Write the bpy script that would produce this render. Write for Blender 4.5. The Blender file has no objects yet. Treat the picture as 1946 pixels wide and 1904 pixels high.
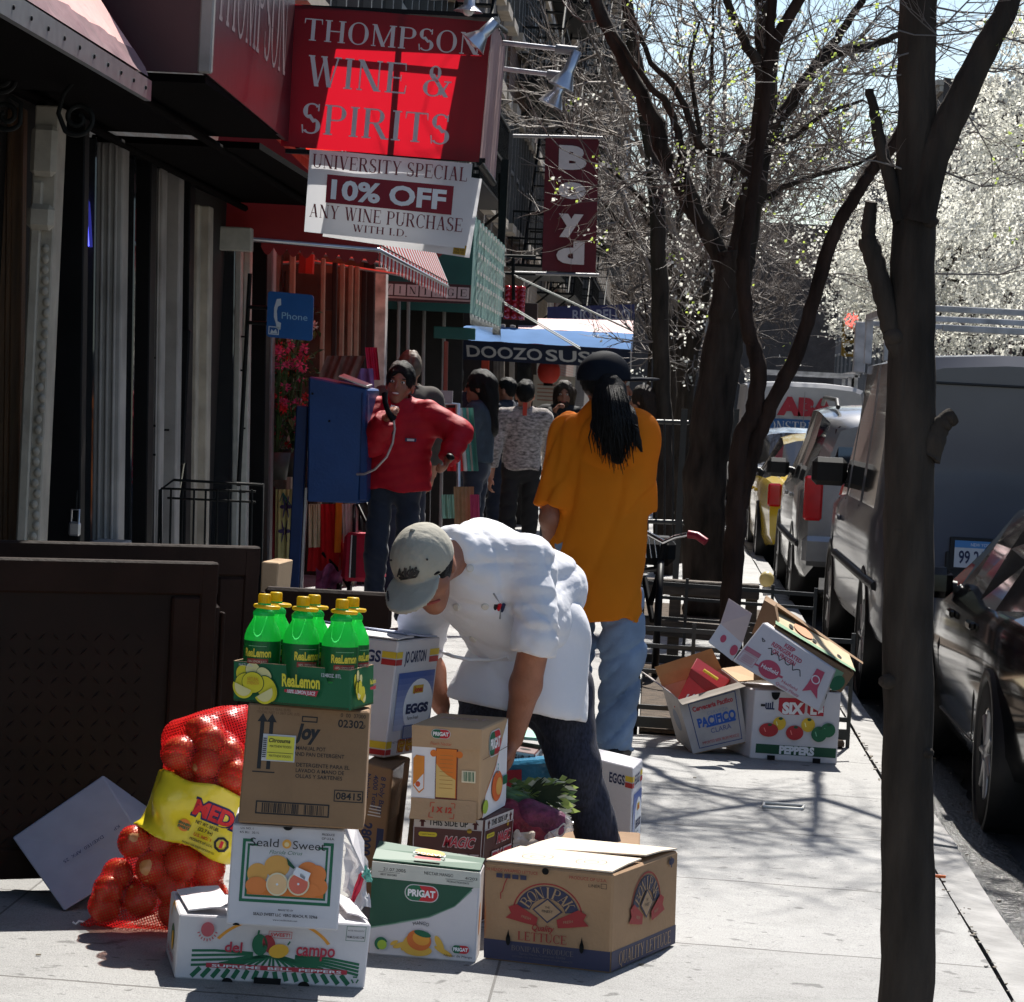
import bpy, math, random
import numpy as np
from mathutils import Vector, Matrix, noise as mnoise
R = math.radians
sin, cos, pi = math.sin, math.cos, math.pi
scene = bpy.context.scene
COL = scene.collection
rng = random.Random(7)
CAM_H, FPX, PW, PH = 1.58, 5500.0, 1946.0, 1904.0
ROLL, PITCH, YAW = R(3.0), R(-2.19), R(2.77)
F0 = Vector((-sin(YAW) * cos(PITCH), cos(YAW) * cos(PITCH), sin(PITCH)))
R0 = Vector((cos(YAW), sin(YAW), 0))
U0 = R0.cross(F0)
RIGHT = R0 * cos(ROLL) + U0 * sin(ROLL)
UP = U0 * cos(ROLL) - R0 * sin(ROLL)
CPOS = Vector((0, 0, CAM_H))
cd = bpy.data.cameras.new('camera')
cam = bpy.data.objects.new('camera', cd)
COL.objects.link(cam)
M3 = Matrix((RIGHT, UP, -F0)).transposed()
cam.matrix_world = Matrix.Translation(CPOS) @ M3.to_4x4()
cd.sensor_fit = 'HORIZONTAL'
cd.sensor_width = 36
cd.lens = 36 * FPX / PW
cd.clip_start, cd.clip_end = 0.1, 3000
cd.dof.use_dof = True
cd.dof.focus_distance = 8.6
cd.dof.aperture_fstop = 45
scene.camera = cam
SUN_EL, SUN_AZ = R(53), R(11)            # azimuth measured clockwise from +Y
SUND = Vector((sin(SUN_AZ) * cos(SUN_EL), cos(SUN_AZ) * cos(SUN_EL), sin(SUN_EL)))
w = bpy.data.worlds.new('World')
scene.world = w
w.use_nodes = True
nt = w.node_tree
bg = nt.nodes['Background']
sky = nt.nodes.new('ShaderNodeTexSky')
sky.sky_type = 'NISHITA'
sky.sun_disc = False
sky.sun_elevation = SUN_EL
sky.sun_rotation = SUN_AZ
sky.air_density, sky.dust_density, sky.ozone_density = 1.0, 0.6, 1.4
nt.links.new(sky.outputs[0], bg.inputs[0])
bg.inputs[1].default_value = 0.078
sl = bpy.data.lights.new('sun', 'SUN')
sl.energy = 5.0
sl.angle = R(0.5)
sl.color = (1, 0.955, 0.88)
so = bpy.data.objects.new('sun', sl)
COL.objects.link(so)
so.rotation_euler = SUND.to_track_quat('Z', 'Y').to_euler()
so.location = (0, 0, 60)
vs = scene.view_settings
vs.view_transform = 'Standard'
vs.look = 'None'
vs.exposure = 0.82
vs.gamma = 1.0
cy = scene.cycles
cy.max_bounces = 6
cy.transparent_max_bounces = 8
cy.use_denoising = True
def ray(px, py):
 return F0 + RIGHT * ((px - PW / 2) / FPX) + UP * ((PH / 2 - py) / FPX)
def W(px, py, y):
 d = ray(px, py)
 return CPOS + d * (y / d.y)
def WX(px, py, x):
 d = ray(px, py)
 return CPOS + d * (x / d.x)
def WZ(px, py, z):
 d = ray(px, py)
 return CPOS + d * ((z - CAM_H) / d.z)
SLOPE = -0.018
def gz(x):
 return SLOPE * x
def G(px, py):
 d = ray(px, py)
 t = CAM_H / (SLOPE * d.x - d.z)
 return CPOS + d * t
def PX(p):
 v = Vector(p) - CPOS
 k = v.dot(F0)
 return (PW / 2 + FPX * v.dot(RIGHT) / k, PH / 2 - FPX * v.dot(UP) / k)
def HZ(px, y):
 return None
MATS = {}
def mat(name, col, rough=0.7, metal=0.0, var=0.12, scale=14.0, bump=0.0, bscale=60.0, spec=0.4, trans=0.0, tcol=None,
  coat=0.0, col2=None, emit=None, estr=0.0, alpha=1.0, stretch=None, detail=4.0, glass=False, sheen=0.0):
 if name in MATS:
  return MATS[name]
 m = bpy.data.materials.new(name)
 m.use_nodes = True
 n, l = m.node_tree.nodes, m.node_tree.links
 b = n['Principled BSDF']
 out = n['Material Output']
 tc = n.new('ShaderNodeTexCoord')
 src = tc.outputs['Object']
 if stretch:
  mp = n.new('ShaderNodeMapping')
  mp.inputs['Scale'].default_value = stretch
  l.new(src, mp.inputs[0])
  src = mp.outputs[0]
 nz = n.new('ShaderNodeTexNoise')
 nz.inputs['Scale'].default_value = scale
 nz.inputs['Detail'].default_value = detail
 l.new(src, nz.inputs['Vector'])
 rp = n.new('ShaderNodeValToRGB')
 rp.color_ramp.elements[0].position = 0.3
 rp.color_ramp.elements[1].position = 0.7
 c = Vector(col)
 a = c * (1 - var)
 d = Vector(col2) if col2 else c * (1 + var)
 rp.color_ramp.elements[0].color = (*a, 1)
 rp.color_ramp.elements[1].color = (min(d[0], 1), min(d[1], 1), min(d[2], 1), 1)
 l.new(nz.outputs[0], rp.inputs[0])
 l.new(rp.outputs[0], b.inputs['Base Color'])
 b.inputs['Roughness'].default_value = rough
 b.inputs['Metallic'].default_value = metal
 b.inputs['Specular IOR Level'].default_value = spec
 b.inputs['Coat Weight'].default_value = coat
 b.inputs['Coat Roughness'].default_value = 0.06
 if sheen:
  b.inputs['Sheen Weight'].default_value = sheen
 if glass:
  b.inputs['Transmission Weight'].default_value = 1.0
 if alpha < 1:
  b.inputs['Alpha'].default_value = alpha
 if emit:
  b.inputs['Emission Color'].default_value = (*emit, 1)
  b.inputs['Emission Strength'].default_value = estr
 if bump:
  n2 = n.new('ShaderNodeTexNoise')
  n2.inputs['Scale'].default_value = bscale
  n2.inputs['Detail'].default_value = 5
  l.new(src, n2.inputs['Vector'])
  bp = n.new('ShaderNodeBump')
  bp.inputs['Strength'].default_value = min(bump, 1)
  bp.inputs['Distance'].default_value = 0.01 * max(1, bump)
  l.new(n2.outputs[0], bp.inputs['Height'])
  l.new(bp.outputs[0], b.inputs['Normal'])
 if trans:
  t = n.new('ShaderNodeBsdfTranslucent')
  t.inputs[0].default_value = (*(tcol or col), 1)
  mx = n.new('ShaderNodeMixShader')
  mx.inputs[0].default_value = trans
  l.new(b.outputs[0], mx.inputs[1])
  l.new(t.outputs[0], mx.inputs[2])
  l.new(mx.outputs[0], out.inputs[0])
 MATS[name] = m
 return m
def flat(col, rough=0.6, var=0.05, **k):
 return mat('ink_%s_%s' % ('_'.join('%03d' % int(c * 999) for c in col), '%02d' % int(rough * 99)), col, rough=rough, var=var, **k)
INK = dict(black=flat((.012, .012, .014)), white=flat((.78, .78, .8)), green=flat((.012, .13, .06)), dgreen=flat((.006, .07, .03)),
   red=flat((.5, .02, .03)), dred=flat((.2, .012, .016)), navy=flat((.02, .03, .09)), blue=flat((.02, .09, .38)),
   orange=flat((.75, .25, .03)), yellow=flat((.8, .55, .05)), tan=flat((.42, .26, .14)), grey=flat((.3, .3, .31)),
   lgrey=flat((.55, .55, .57)), teal=flat((.05, .32, .3)), pink=flat((.7, .3, .3)), brown=flat((.12, .06, .03)),
   lime=flat((.35, .5, .05)), cream=flat((.75, .68, .5)))
_tx = {}
def text_mesh(s, bold):
 k = (s, bold)
 if k not in _tx:
  cu = bpy.data.curves.new('t', 'FONT')
  cu.body = s
  cu.offset = bold
  cu.resolution_u = 3
  ob = bpy.data.objects.new('t', cu)
  COL.objects.link(ob)
  dg = bpy.context.evaluated_depsgraph_get()
  me = bpy.data.meshes.new_from_object(ob.evaluated_get(dg))
  vs_ = [(v.co.x, v.co.y) for v in me.vertices]
  fs = [tuple(p.vertices) for p in me.polygons]
  bpy.data.objects.remove(ob)
  bpy.data.curves.remove(cu)
  bpy.data.meshes.remove(me)
  _tx[k] = (vs_, fs)
 return _tx[k]
def frame(o, x, y=None, z=None):
 """matrix from an origin and axes"""
 x = Vector(x).normalized()
 if y is None:
  z = Vector(z).normalized()
  y = z.cross(x).normalized()
 y = Vector(y)
 y = (y - x * y.dot(x)).normalized()
 z = x.cross(y)
 m = Matrix((x, y, z)).transposed().to_4x4()
 m.translation = Vector(o)
 return m
class MB:
 def __init__(s):
  s.v, s.f, s.m, s.mats, s.sm = [], [], [], [], []
 def mi(s, m):
  if isinstance(m, str):
   m = INK[m]
  if m not in s.mats:
   s.mats.append(m)
  return s.mats.index(m)
 def add(s, vs, fs, m, smooth=False):
  o = len(s.v)
  i = s.mi(m)
  s.v.extend([tuple(p) for p in vs])
  for f in fs:
   s.f.append(tuple(o + k for k in f))
   s.m.append(i)
   s.sm.append(smooth)
  return s
 def poly(s, pts, m):
  return s.add(pts, [tuple(range(len(pts)))], m)
 def box(s, c, size, m, rot=None, bev=0.0):
  """axis box, centre c; rot = 3x3 or 4x4"""
  h = Vector(size) / 2
  cs = [Vector((x * h.x, y * h.y, z * h.z)) for z in (-1, 1) for y in (-1, 1) for x in (-1, 1)]
  if rot is not None:
   cs = [rot.to_3x3() @ p for p in cs]
  c = Vector(c)
  return s.hexa([p + c for p in cs], m, bev)
 def hexa(s, c8, m, bev=0.0):
  """8 corners ordered x fastest, then y, then z"""
  c8 = [Vector(p) for p in c8]
  if bev <= 0:
   return s.add(c8, [(0, 2, 3, 1), (4, 5, 7, 6), (0, 1, 5, 4), (2, 6, 7, 3), (0, 4, 6, 2), (1, 3, 7, 5)], m)
  def tri(u, v, w_):
   r = Vector()
   for k in range(8):
    a = (u if k & 1 else 1 - u) * (v if k & 2 else 1 - v) * (w_ if k & 4 else 1 - w_)
    r += c8[k] * a
   return r
  L = [max((c8[1] - c8[0]).length, 1e-6), max((c8[2] - c8[0]).length, 1e-6), max((c8[4] - c8[0]).length, 1e-6)]
  b = [min(bev / q, 0.45) for q in L]
  vs, idx = [], {}
  for k in range(8):
   sg = [(k >> a) & 1 for a in range(3)]
   for ax in range(3):
    co = []
    for a in range(3):
     e = float(sg[a])
     co.append(e if a == ax else (b[a] if sg[a] == 0 else 1 - b[a]))
    idx[(k, ax)] = len(vs)
    vs.append(tri(*co))
  fs = []
  for ax in range(3):
   for side in (0, 1):
    a1, a2 = (ax + 1) % 3, (ax + 2) % 3
    ks = []
    for p, q in ((0, 0), (1, 0), (1, 1), (0, 1)):
     ks.append((side << ax) | (p << a1) | (q << a2))
    f = [idx[(k, ax)] for k in ks]
    fs.append(tuple(f if side else f[::-1]))
  for ax in range(3):
   a1, a2 = (ax + 1) % 3, (ax + 2) % 3
   for p in (0, 1):
    for q in (0, 1):
     k0 = (p << a1) | (q << a2)
     k1 = k0 | (1 << ax)
     fs.append((idx[(k0, a1)], idx[(k1, a1)], idx[(k1, a2)], idx[(k0, a2)]))
  for k in range(8):
   fs.append((idx[(k, 0)], idx[(k, 1)], idx[(k, 2)]))
  return s.add(vs, fs, m)
 def tube(s, pts, rad, m, seg=8, cap=True, smooth=True):
  pts = [Vector(p) for p in pts]
  n = len(pts)
  if not isinstance(rad, (list, tuple)):
   rad = [rad] * n
  vs, fs = [], []
  ref = None
  for i in range(n):
   t = (pts[min(i + 1, n - 1)] - pts[max(i - 1, 0)])
   if t.length < 1e-9:
    t = Vector((0, 0, 1))
   t.normalize()
   if ref is None:
    ref = t.orthogonal().normalized()
   else:
    ref = ref - t * ref.dot(t)
    ref = ref.normalized() if ref.length > 1e-6 else t.orthogonal().normalized()
   bn = t.cross(ref)
   for k in range(seg):
    a = 2 * pi * k / seg
    vs.append(pts[i] + (ref * cos(a) + bn * sin(a)) * rad[i])
  for i in range(n - 1):
   for k in range(seg):
    k2 = (k + 1) % seg
    fs.append((i * seg + k, i * seg + k2, (i + 1) * seg + k2, (i + 1) * seg + k))
  s.add(vs, fs, m, smooth)
  if cap:
   s.add(vs[:seg], [tuple(range(seg))[::-1]], m)
   s.add(vs[-seg:], [tuple(range(seg))], m)
  return s
 def lathe(s, prof, m, M=None, seg=24, smooth=True):
  """prof: list of (radius, height)"""
  M = M or Matrix()
  vs, fs = [], []
  for r_, h in prof:
   for k in range(seg):
    a = 2 * pi * k / seg
    vs.append(M @ Vector((r_ * cos(a), r_ * sin(a), h)))
  for i in range(len(prof) - 1):
   for k in range(seg):
    k2 = (k + 1) % seg
    fs.append((i * seg + k, i * seg + k2, (i + 1) * seg + k2, (i + 1) * seg + k))
  return s.add(vs, fs, m, smooth)
 def ell(s, c, r3, m, seg=16, M=None):
  c = Vector(c)
  prof = []
  n = seg // 2
  vs, fs = [], []
  for i in range(n + 1):
   t = pi * i / n
   for k in range(seg):
    a = 2 * pi * k / seg
    p = Vector((r3[0] * sin(t) * cos(a), r3[1] * sin(t) * sin(a), r3[2] * cos(t)))
    if M is not None:
     p = M.to_3x3() @ p
    vs.append(c + p)
  for i in range(n):
   for k in range(seg):
    k2 = (k + 1) % seg
    fs.append((i * seg + k, (i + 1) * seg + k, (i + 1) * seg + k2, i * seg + k2))
  return s.add(vs, fs, m, True)
 def prism(s, pts, depth, m, M=None):
  """2D outline (ccw) in the xy plane of M, extruded +z by depth"""
  M = M or Matrix()
  n = len(pts)
  a = [M @ Vector((p[0], p[1], 0)) for p in pts]
  b = [M @ Vector((p[0], p[1], depth)) for p in pts]
  fs = [tuple(range(n))[::-1], tuple(range(n, 2 * n))]
  for i in range(n):
   j = (i + 1) % n
   fs.append((i, j, n + j, n + i))
  return s.add(a + b, fs, m)
 def arr(s, V, F, m, smooth=True):
  return s.add([tuple(p) for p in V], [tuple(f) for f in F], m, smooth)
 def sheet(s, fn, nu, nv, m, smooth=True, thick=0):
  """fn(u,v)->point, u,v in 0..1"""
  vs = [fn(i / nu, j / nv) for j in range(nv + 1) for i in range(nu + 1)]
  fs = []
  for j in range(nv):
   for i in range(nu):
    a = j * (nu + 1) + i
    fs.append((a, a + 1, a + nu + 2, a + nu + 1))
  return s.add(vs, fs, m, smooth)
 def build(s, name, parent=None, label=None):
  me = bpy.data.meshes.new(name)
  off = Vector((0, 0, 0))
  p = parent
  while p is not None:
   off += p.location
   p = p.parent
  V = [(a - off.x, b - off.y, c - off.z) for a, b, c in s.v] if off.length > 0 else s.v
  me.from_pydata(V, [], s.f)
  for m_ in s.mats:
   me.materials.append(m_)
  me.polygons.foreach_set('material_index', s.m)
  me.polygons.foreach_set('use_smooth', s.sm)
  me.update()
  o = bpy.data.objects.new(name, me)
  COL.objects.link(o)
  if parent is not None:
   o.parent = parent
  if label:
   o['label'] = label
  return o
def thing(name, label, cat, loc=(0, 0, 0), group=None):
 o = bpy.data.objects.new(name, None)
 o.empty_display_size = 0.1
 COL.objects.link(o)
 o.location = loc
 o['label'] = label
 o['category'] = cat
 if group:
  o['group'] = group
 return o
def tag(o, label, cat, group=None, kind=None):
 o['label'] = label
 o['category'] = cat
 if group:
  o['group'] = group
 if kind:
  o['kind'] = kind
 return o
def struct(o, kind='structure'):
 o['kind'] = kind
 return o
def dup(root, loc=None, rotz=None, label=None, group=None):
 r = root.copy()
 COL.objects.link(r)
 if loc is not None:
  r.location = loc
 if rotz is not None:
  r.rotation_euler = (0, 0, rotz)
 if label:
  r['label'] = label
 if group:
  r['group'] = group
 for ch in list(root.children):
  c = ch.copy()
  COL.objects.link(c)
  c.parent = r
  for g in ch.children:
   d = g.copy()
   COL.objects.link(d)
   d.parent = c
 return r
def _arc(cx, cy, rx, ry, a0, a1, n=12):
 return [(cx + rx * cos(R(a0 + (a1 - a0) * i / n)), cy + ry * sin(R(a0 + (a1 - a0) * i / n))) for i in range(n + 1)]
TK, TN, SF = .155, .05, .045
def _ring(cx, cy, rx, ry, a0, a1, tk=TK, tn=TN, n=14):
 """stroke that is thick at the sides and thin at top and bottom, as quads"""
 q = []
 for i in range(n):
  A = [R(a0 + (a1 - a0) * (i + k) / n) for k in (0, 1)]
  e = []
  for a in A:
   t = tn + (tk - tn) * abs(cos(a)) ** 1.5
   e.append(((cx + rx * cos(a), cy + ry * sin(a)), (cx + max(rx - t, .001) * cos(a), cy + (ry - tn - (t - tn) * .0) * sin(a))))
  q.append([e[0][0], e[1][0], e[1][1], e[0][1]])
 return q
def _rc(x0, y0, x1, y1):
 return [(x0, y0), (x1, y0), (x1, y1), (x0, y1)]
def _st(x, w_=None, y0=0, y1=1, s=1):
 """vertical stem with slab serifs at both ends"""
 w_ = w_ or TK
 e = .07 * s
 return [_rc(x, y0, x + w_, y1), _rc(x - e, y0, x + w_ + e, y0 + SF), _rc(x - e, y1 - SF, x + w_ + e, y1)]
def _dg(x0, y0, x1, y1, w_):
 return [[(x0, y0), (x0 + w_, y0), (x1 + w_, y1), (x1, y1)]]
def _serifs(*xs, y=0, e=.08, w_=.06):
 return [_rc(x - e, y, x + w_ + e, y + SF) for x in xs]
def glyph(c):
 if c == 'T': return .74, _st(.29) + [_rc(0, .95, .74, 1), [(0, .95), (.05, .95), (.02, .76), (0, .76)], [(.69, .95), (.74, .95), (.74, .76), (.72, .76)]]
 if c == 'H': return .86, _st(.07) + _st(.86 - .07 - TK) + [_rc(.2, .48, .66, .53)]
 if c == 'I': return .32, _st(.08)
 if c == 'L': return .68, _st(.07) + [_rc(.2, 0, .68, .05), [(.63, .05), (.68, .05), (.68, .28), (.65, .28)]]
 if c == 'E': return .72, _st(.07) + [_rc(.2, 0, .7, .05), _rc(.2, .95, .67, 1), _rc(.2, .48, .52, .53), [(.65, .05), (.7, .05), (.72, .28), (.69, .28)], [(.63, .95), (.67, .95), (.68, .76), (.65, .76)], _rc(.5, .4, .53, .61)]
 if c == 'F': return .68, _st(.07) + [_rc(.2, .95, .67, 1), _rc(.2, .48, .52, .53), [(.63, .95), (.67, .95), (.68, .76), (.65, .76)], _rc(.5, .4, .53, .61)]
 if c == 'N': return .86, _st(.09, .05, s=1) + _st(.72, .05) + _dg(.03, 1, .6, 0, .18)
 if c == 'M': return 1.02, _st(.09, .05) + _st(.8, TK) + _dg(.05, 1, .44, 0, .16) + _dg(.82, 1, .46, 0, .06)
 if c == 'O': return .84, _ring(.42, .5, .42, .52, 0, 360, n=28)
 if c == 'C': return .78, _ring(.42, .5, .42, .52, 42, 318, n=22) + [[(.68, .66), (.74, .66), (.74, .98), (.7, .98)]]
 if c == 'G': return .82, _ring(.42, .5, .42, .52, 42, 318, n=22) + [[(.68, .66), (.74, .66), (.74, .98), (.7, .98)], _rc(.6, .08, .76, .42), _rc(.52, .4, .84, .45)]
 if c == 'D': return .84, _st(.07) + [q for q in _ring(.38, .5, .45, .5, -90, 90, n=18)] + [_rc(.2, 0, .4, .05), _rc(.2, .95, .4, 1)]
 if c == 'P': return .72, _st(.07) + _ring(.4, .735, .31, .265, -90, 90, n=16) + [_rc(.2, .47, .42, .52), _rc(.2, .95, .42, 1)]
 if c == 'R': return .84, _st(.07) + _ring(.4, .745, .3, .255, -90, 90, n=16) + [_rc(.2, .49, .42, .54), _rc(.2, .95, .42, 1)] + _dg(.34, .5, .64, .0, .18) + [_rc(.64, 0, .88, SF)]
 if c == 'B': return .78, _st(.07) + _ring(.38, .75, .3, .25, -90, 90) + _ring(.4, .26, .35, .27, -90, 90) + [_rc(.2, .48, .42, .53), _rc(.2, .95, .4, 1), _rc(.2, 0, .42, .05)]
 if c == 'S': return .62, _ring(.31, .745, .29, .27, 35, 250, n=16) + _ring(.31, .255, .31, .27, -145, 70, n=16) + [[(.16, .60), (.28, .64), (.46, .40), (.36, .36)], [(.5, .76), (.55, .76), (.55, 1), (.51, 1)], [(.04, 0), (.08, 0), (.05, .28), (.0, .28)]]
 if c == 'U': return .84, _st(.07, y0=.3)[0:1] + [_rc(.0, .95, .3, 1), _rc(.6, .95, .86, 1), _rc(.7, .3, .75, 1)] + [[(a, b) for a, b in q] for q in _ring(.41, .3, .34, .32, 180, 360, n=16)]
 if c == 'V': return .82, _dg(.32, 0, .06, 1, .17) + _dg(.4, 0, .68, 1, .055) + _serifs(.1, .68, y=.955)
 if c == 'W': return 1.14, _dg(.28, 0, .06, 1, .15) + _dg(.34, 0, .54, .9, .05) + _dg(.7, 0, .48, 1, .15) + _dg(.77, 0, 1.0, 1, .055) + _serifs(.1, .52, 1.0, y=.955)
 if c == 'A': return .84, _dg(.1, 0, .4, 1, .055) + _dg(.6, 0, .36, 1, .17) + [_rc(.22, .3, .6, .35)] + _serifs(.1, .66, y=0)
 if c == 'Y': return .82, _st(.33, y1=.45)[0:2] + _dg(.36, .42, .05, 1, .16) + _dg(.41, .42, .68, 1, .055) + _serifs(.1, .68, y=.955)
 if c == '&': return .94, _ring(.4, .77, .2, .24, 0, 360, n=18, tk=.12) + _ring(.36, .27, .34, .28, 60, 360, n=20) + _dg(.74, 0, .22, .74, .16) + [[(.6, .1), (.7, .28), (.84, .5), (.89, .5), (.76, .22), (.64, .03)], _rc(.72, .48, .96, .53)]
 if c == 'K': return .86, _st(.07) + _dg(.18, .42, .58, 1, .06) + _dg(.62, 0, .3, .56, .17) + [_rc(.5, .955, .78, 1), _rc(.56, 0, .86, SF)]
 if c == 'Q': return .84, _ring(.42, .5, .42, .52, 0, 360, n=28) + _dg(.58, -.2, .36, .06, .16)
 if c == '.': return .24, [_rc(.04, 0, .18, .13)]
 return .4, []
class Canvas:
 """flat printing on one face: fn(x, y, off) maps metres on the face to 3D"""
 def __init__(s, mb, w_, h, fn):
  s.mb, s.w, s.h, s.fn, s.k = mb, w_, h, fn, 0
 def lay(s, step=1):
  s.k += step
  return s
 def poly(s, pts, m, dk=0):
  s.mb.add([s.fn(x, y, .0009 + .00035 * (s.k + dk)) for x, y in pts], [tuple(range(len(pts)))], m)
  return s
 def rect(s, x0, y0, x1, y1, m):
  return s.poly([(x0, y0), (x1, y0), (x1, y1), (x0, y1)], m)
 def border(s, x0, y0, x1, y1, t, m):
  s.rect(x0, y0, x1, y0 + t, m); s.rect(x0, y1 - t, x1, y1, m)
  s.rect(x0, y0 + t, x0 + t, y1 - t, m); s.rect(x1 - t, y0 + t, x1, y1 - t, m)
  return s
 def ell(s, cx, cy, rx, ry, m, n=24, a0=0, a1=360, rot=0):
  p = []
  for i in range(n if a1 - a0 == 360 else n + 1):
   a = R(a0 + (a1 - a0) * i / n)
   x, y = rx * cos(a), ry * sin(a)
   p.append((cx + x * cos(R(rot)) - y * sin(R(rot)), cy + x * sin(R(rot)) + y * cos(R(rot))))
  return s.poly(p, m)
 def band(s, cx, cy, r0, r1, a0, a1, m, n=24, sy=1.0):
  for i in range(n):
   A, B = R(a0 + (a1 - a0) * i / n), R(a0 + (a1 - a0) * (i + 1) / n)
   s.poly([(cx + r0 * cos(A), cy + sy * r0 * sin(A)), (cx + r1 * cos(A), cy + sy * r1 * sin(A)),
     (cx + r1 * cos(B), cy + sy * r1 * sin(B)), (cx + r0 * cos(B), cy + sy * r0 * sin(B))], m)
  return s
 def line(s, pts, wd, m):
  for (x0, y0), (x1, y1) in zip(pts, pts[1:]):
   dx, dy = x1 - x0, y1 - y0
   L = math.hypot(dx, dy) or 1
   nx, ny = -dy / L * wd / 2, dx / L * wd / 2
   s.poly([(x0 + nx, y0 + ny), (x0 - nx, y0 - ny), (x1 - nx, y1 - ny), (x1 + nx, y1 + ny)], m)
  return s
 def pill(s, cx, cy, rx, ry, m, n=10):
  p = _arc(cx + rx - ry, cy, ry, ry, -90, 90, n) + _arc(cx - rx + ry, cy, ry, ry, 90, 270, n)
  return s.poly(p, m)
 def text(s, t, cx, cy, h, m, width=None, bold=.0, rot=0, shear=0, serif=False, cap=.70, fan=None):
  """text centred on (cx, cy); h = capital height; width squeezes it; fan = (radius) bends it along an arc"""
  polys = []
  if serif:
   x = 0
   for c in t:
    if c == ' ':
     x += .42
     continue
    wd, q = glyph(c)
    for k, p in enumerate(q):
     polys.append(([(x + a, b) for a, b in p], k % 5))
    x += wd + .11
   tw, sc = x - .11, h
   vs_, fs = [], []
  else:
   vs0, fs = text_mesh(t, bold)
   if not vs0:
    return s
   x0, x1 = min(v[0] for v in vs0), max(v[0] for v in vs0)
   tw, sc = x1 - x0, h / cap
   vs_ = [(a - x0, b) for a, b in vs0]
  kx = (width / tw) if width else sc
  def place(a, b):
   x, y = (a - tw / 2) * kx, b * sc - h / 2
   if fan:
    r_ = fan + y
    an = x / fan
    x, y = r_ * sin(an), r_ * cos(an) - fan
   x += shear * y
   return (cx + x * cos(R(rot)) - y * sin(R(rot)), cy + x * sin(R(rot)) + y * cos(R(rot)))
  if serif:
   for p, k in polys:
    s.poly([place(a, b) for a, b in p], m, dk=k * .4)
  else:
   s.mb.add([s.fn(*place(a, b), .0009 + .00035 * s.k) for a, b in vs_], fs, m)
  return s
def plane_canvas(mb, o, u, v, w_, h):
 """o = lower left corner, u / v directions"""
 o, u, v = Vector(o), Vector(u).normalized(), Vector(v)
 v = (v - u * v.dot(u)).normalized()
 n = u.cross(v)
 return Canvas(mb, w_, h, lambda x, y, k: o + u * x + v * y + n * k)
def quad_canvas(mb, bl, br, tl, tr):
 bl, br, tl, tr = Vector(bl), Vector(br), Vector(tl), Vector(tr)
 w_ = ((br - bl).length + (tr - tl).length) / 2
 h = ((tl - bl).length + (tr - br).length) / 2
 n = (br - bl).cross(tl - bl).normalized()
 ex = abs((bl - br - tl + tr).dot(n)) / 4
 def fn(x, y, k):
  a, b = x / w_, y / h
  k += ex
  return (bl * (1 - a) + br * a) * (1 - b) + (tl * (1 - a) + tr * a) * b + n * k
 return Canvas(mb, w_, h, fn)
def A3(p):
 return np.array(p, dtype=np.float32)
def s_cap(P, a, b, ra, rb):
 a, b = A3(a), A3(b)
 ab = b - a
 t = np.clip(((P - a) @ ab) / max(float(ab @ ab), 1e-9), 0, 1)
 return np.linalg.norm(P - a - t[:, None] * ab, axis=1) - (ra + (rb - ra) * t)
def s_ell(P, c, r, M=None):
 Q = P - A3(c)
 if M is not None:
  Q = Q @ np.array(M.to_3x3(), dtype=np.float32)
 r = A3(r)
 k0 = np.linalg.norm(Q / r, axis=1)
 k1 = np.linalg.norm(Q / (r * r), axis=1)
 return k0 * (k0 - 1) / np.maximum(k1, 1e-6)
def s_box(P, c, h, rd=0.01, M=None):
 Q = P - A3(c)
 if M is not None:
  Q = Q @ np.array(M.to_3x3(), dtype=np.float32)
 q = np.abs(Q) - (A3(h) - rd)
 return np.linalg.norm(np.maximum(q, 0), axis=1) + np.minimum(q.max(axis=1), 0) - rd
def smin(a, b, k):
 h = np.clip(0.5 + 0.5 * (b - a) / k, 0, 1)
 return b * (1 - h) + a * h - k * h * (1 - h)
def smax(a, b, k):
 return -smin(-a, -b, k)
def s_plane(P, o, n):
 n = A3(Vector(n).normalized())
 return (P - A3(o)) @ n
def folds(P, amp, freq, seed=0, axis=None):
 r_ = np.random.RandomState(seed)
 out = np.zeros(len(P), dtype=np.float32)
 for i in range(5):
  k = r_.normal(size=3)
  if axis is not None:
   a = A3(axis)
   a = a / np.linalg.norm(a)
   k = k - a * (k @ a) * .75
  k = k / np.linalg.norm(k) * freq * (.6 + .5 * i)
  ph = r_.uniform(0, 6.28)
  warp = np.sin(P @ A3(r_.normal(size=3) * freq * .5) + ph) * .9
  out += np.sin(P @ A3(k) + ph + warp) / (1 + .6 * i)
 return out * (amp / 2)
def creases(P, amp, freq, seed=0, axis=None):
 r_ = np.random.RandomState(seed)
 out = np.zeros(len(P), dtype=np.float32)
 for i in range(4):
  k = r_.normal(size=3)
  if axis is not None:
   a = A3(axis)
   a = a / np.linalg.norm(a)
   k = k - a * (k @ a) * .85
  k = k / np.linalg.norm(k) * freq * (.7 + .4 * i)
  g = P @ A3(r_.normal(size=3) * freq * .35)
  s_ = np.abs(np.sin(P @ A3(k) + r_.uniform(0, 6) + 1.3 * np.sin(g)))
  out += (1 - s_) ** 3 * np.clip(.5 + .8 * np.sin(P @ A3(r_.normal(size=3) * freq * .3) + i), 0, 1)
 return -out * amp
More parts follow.
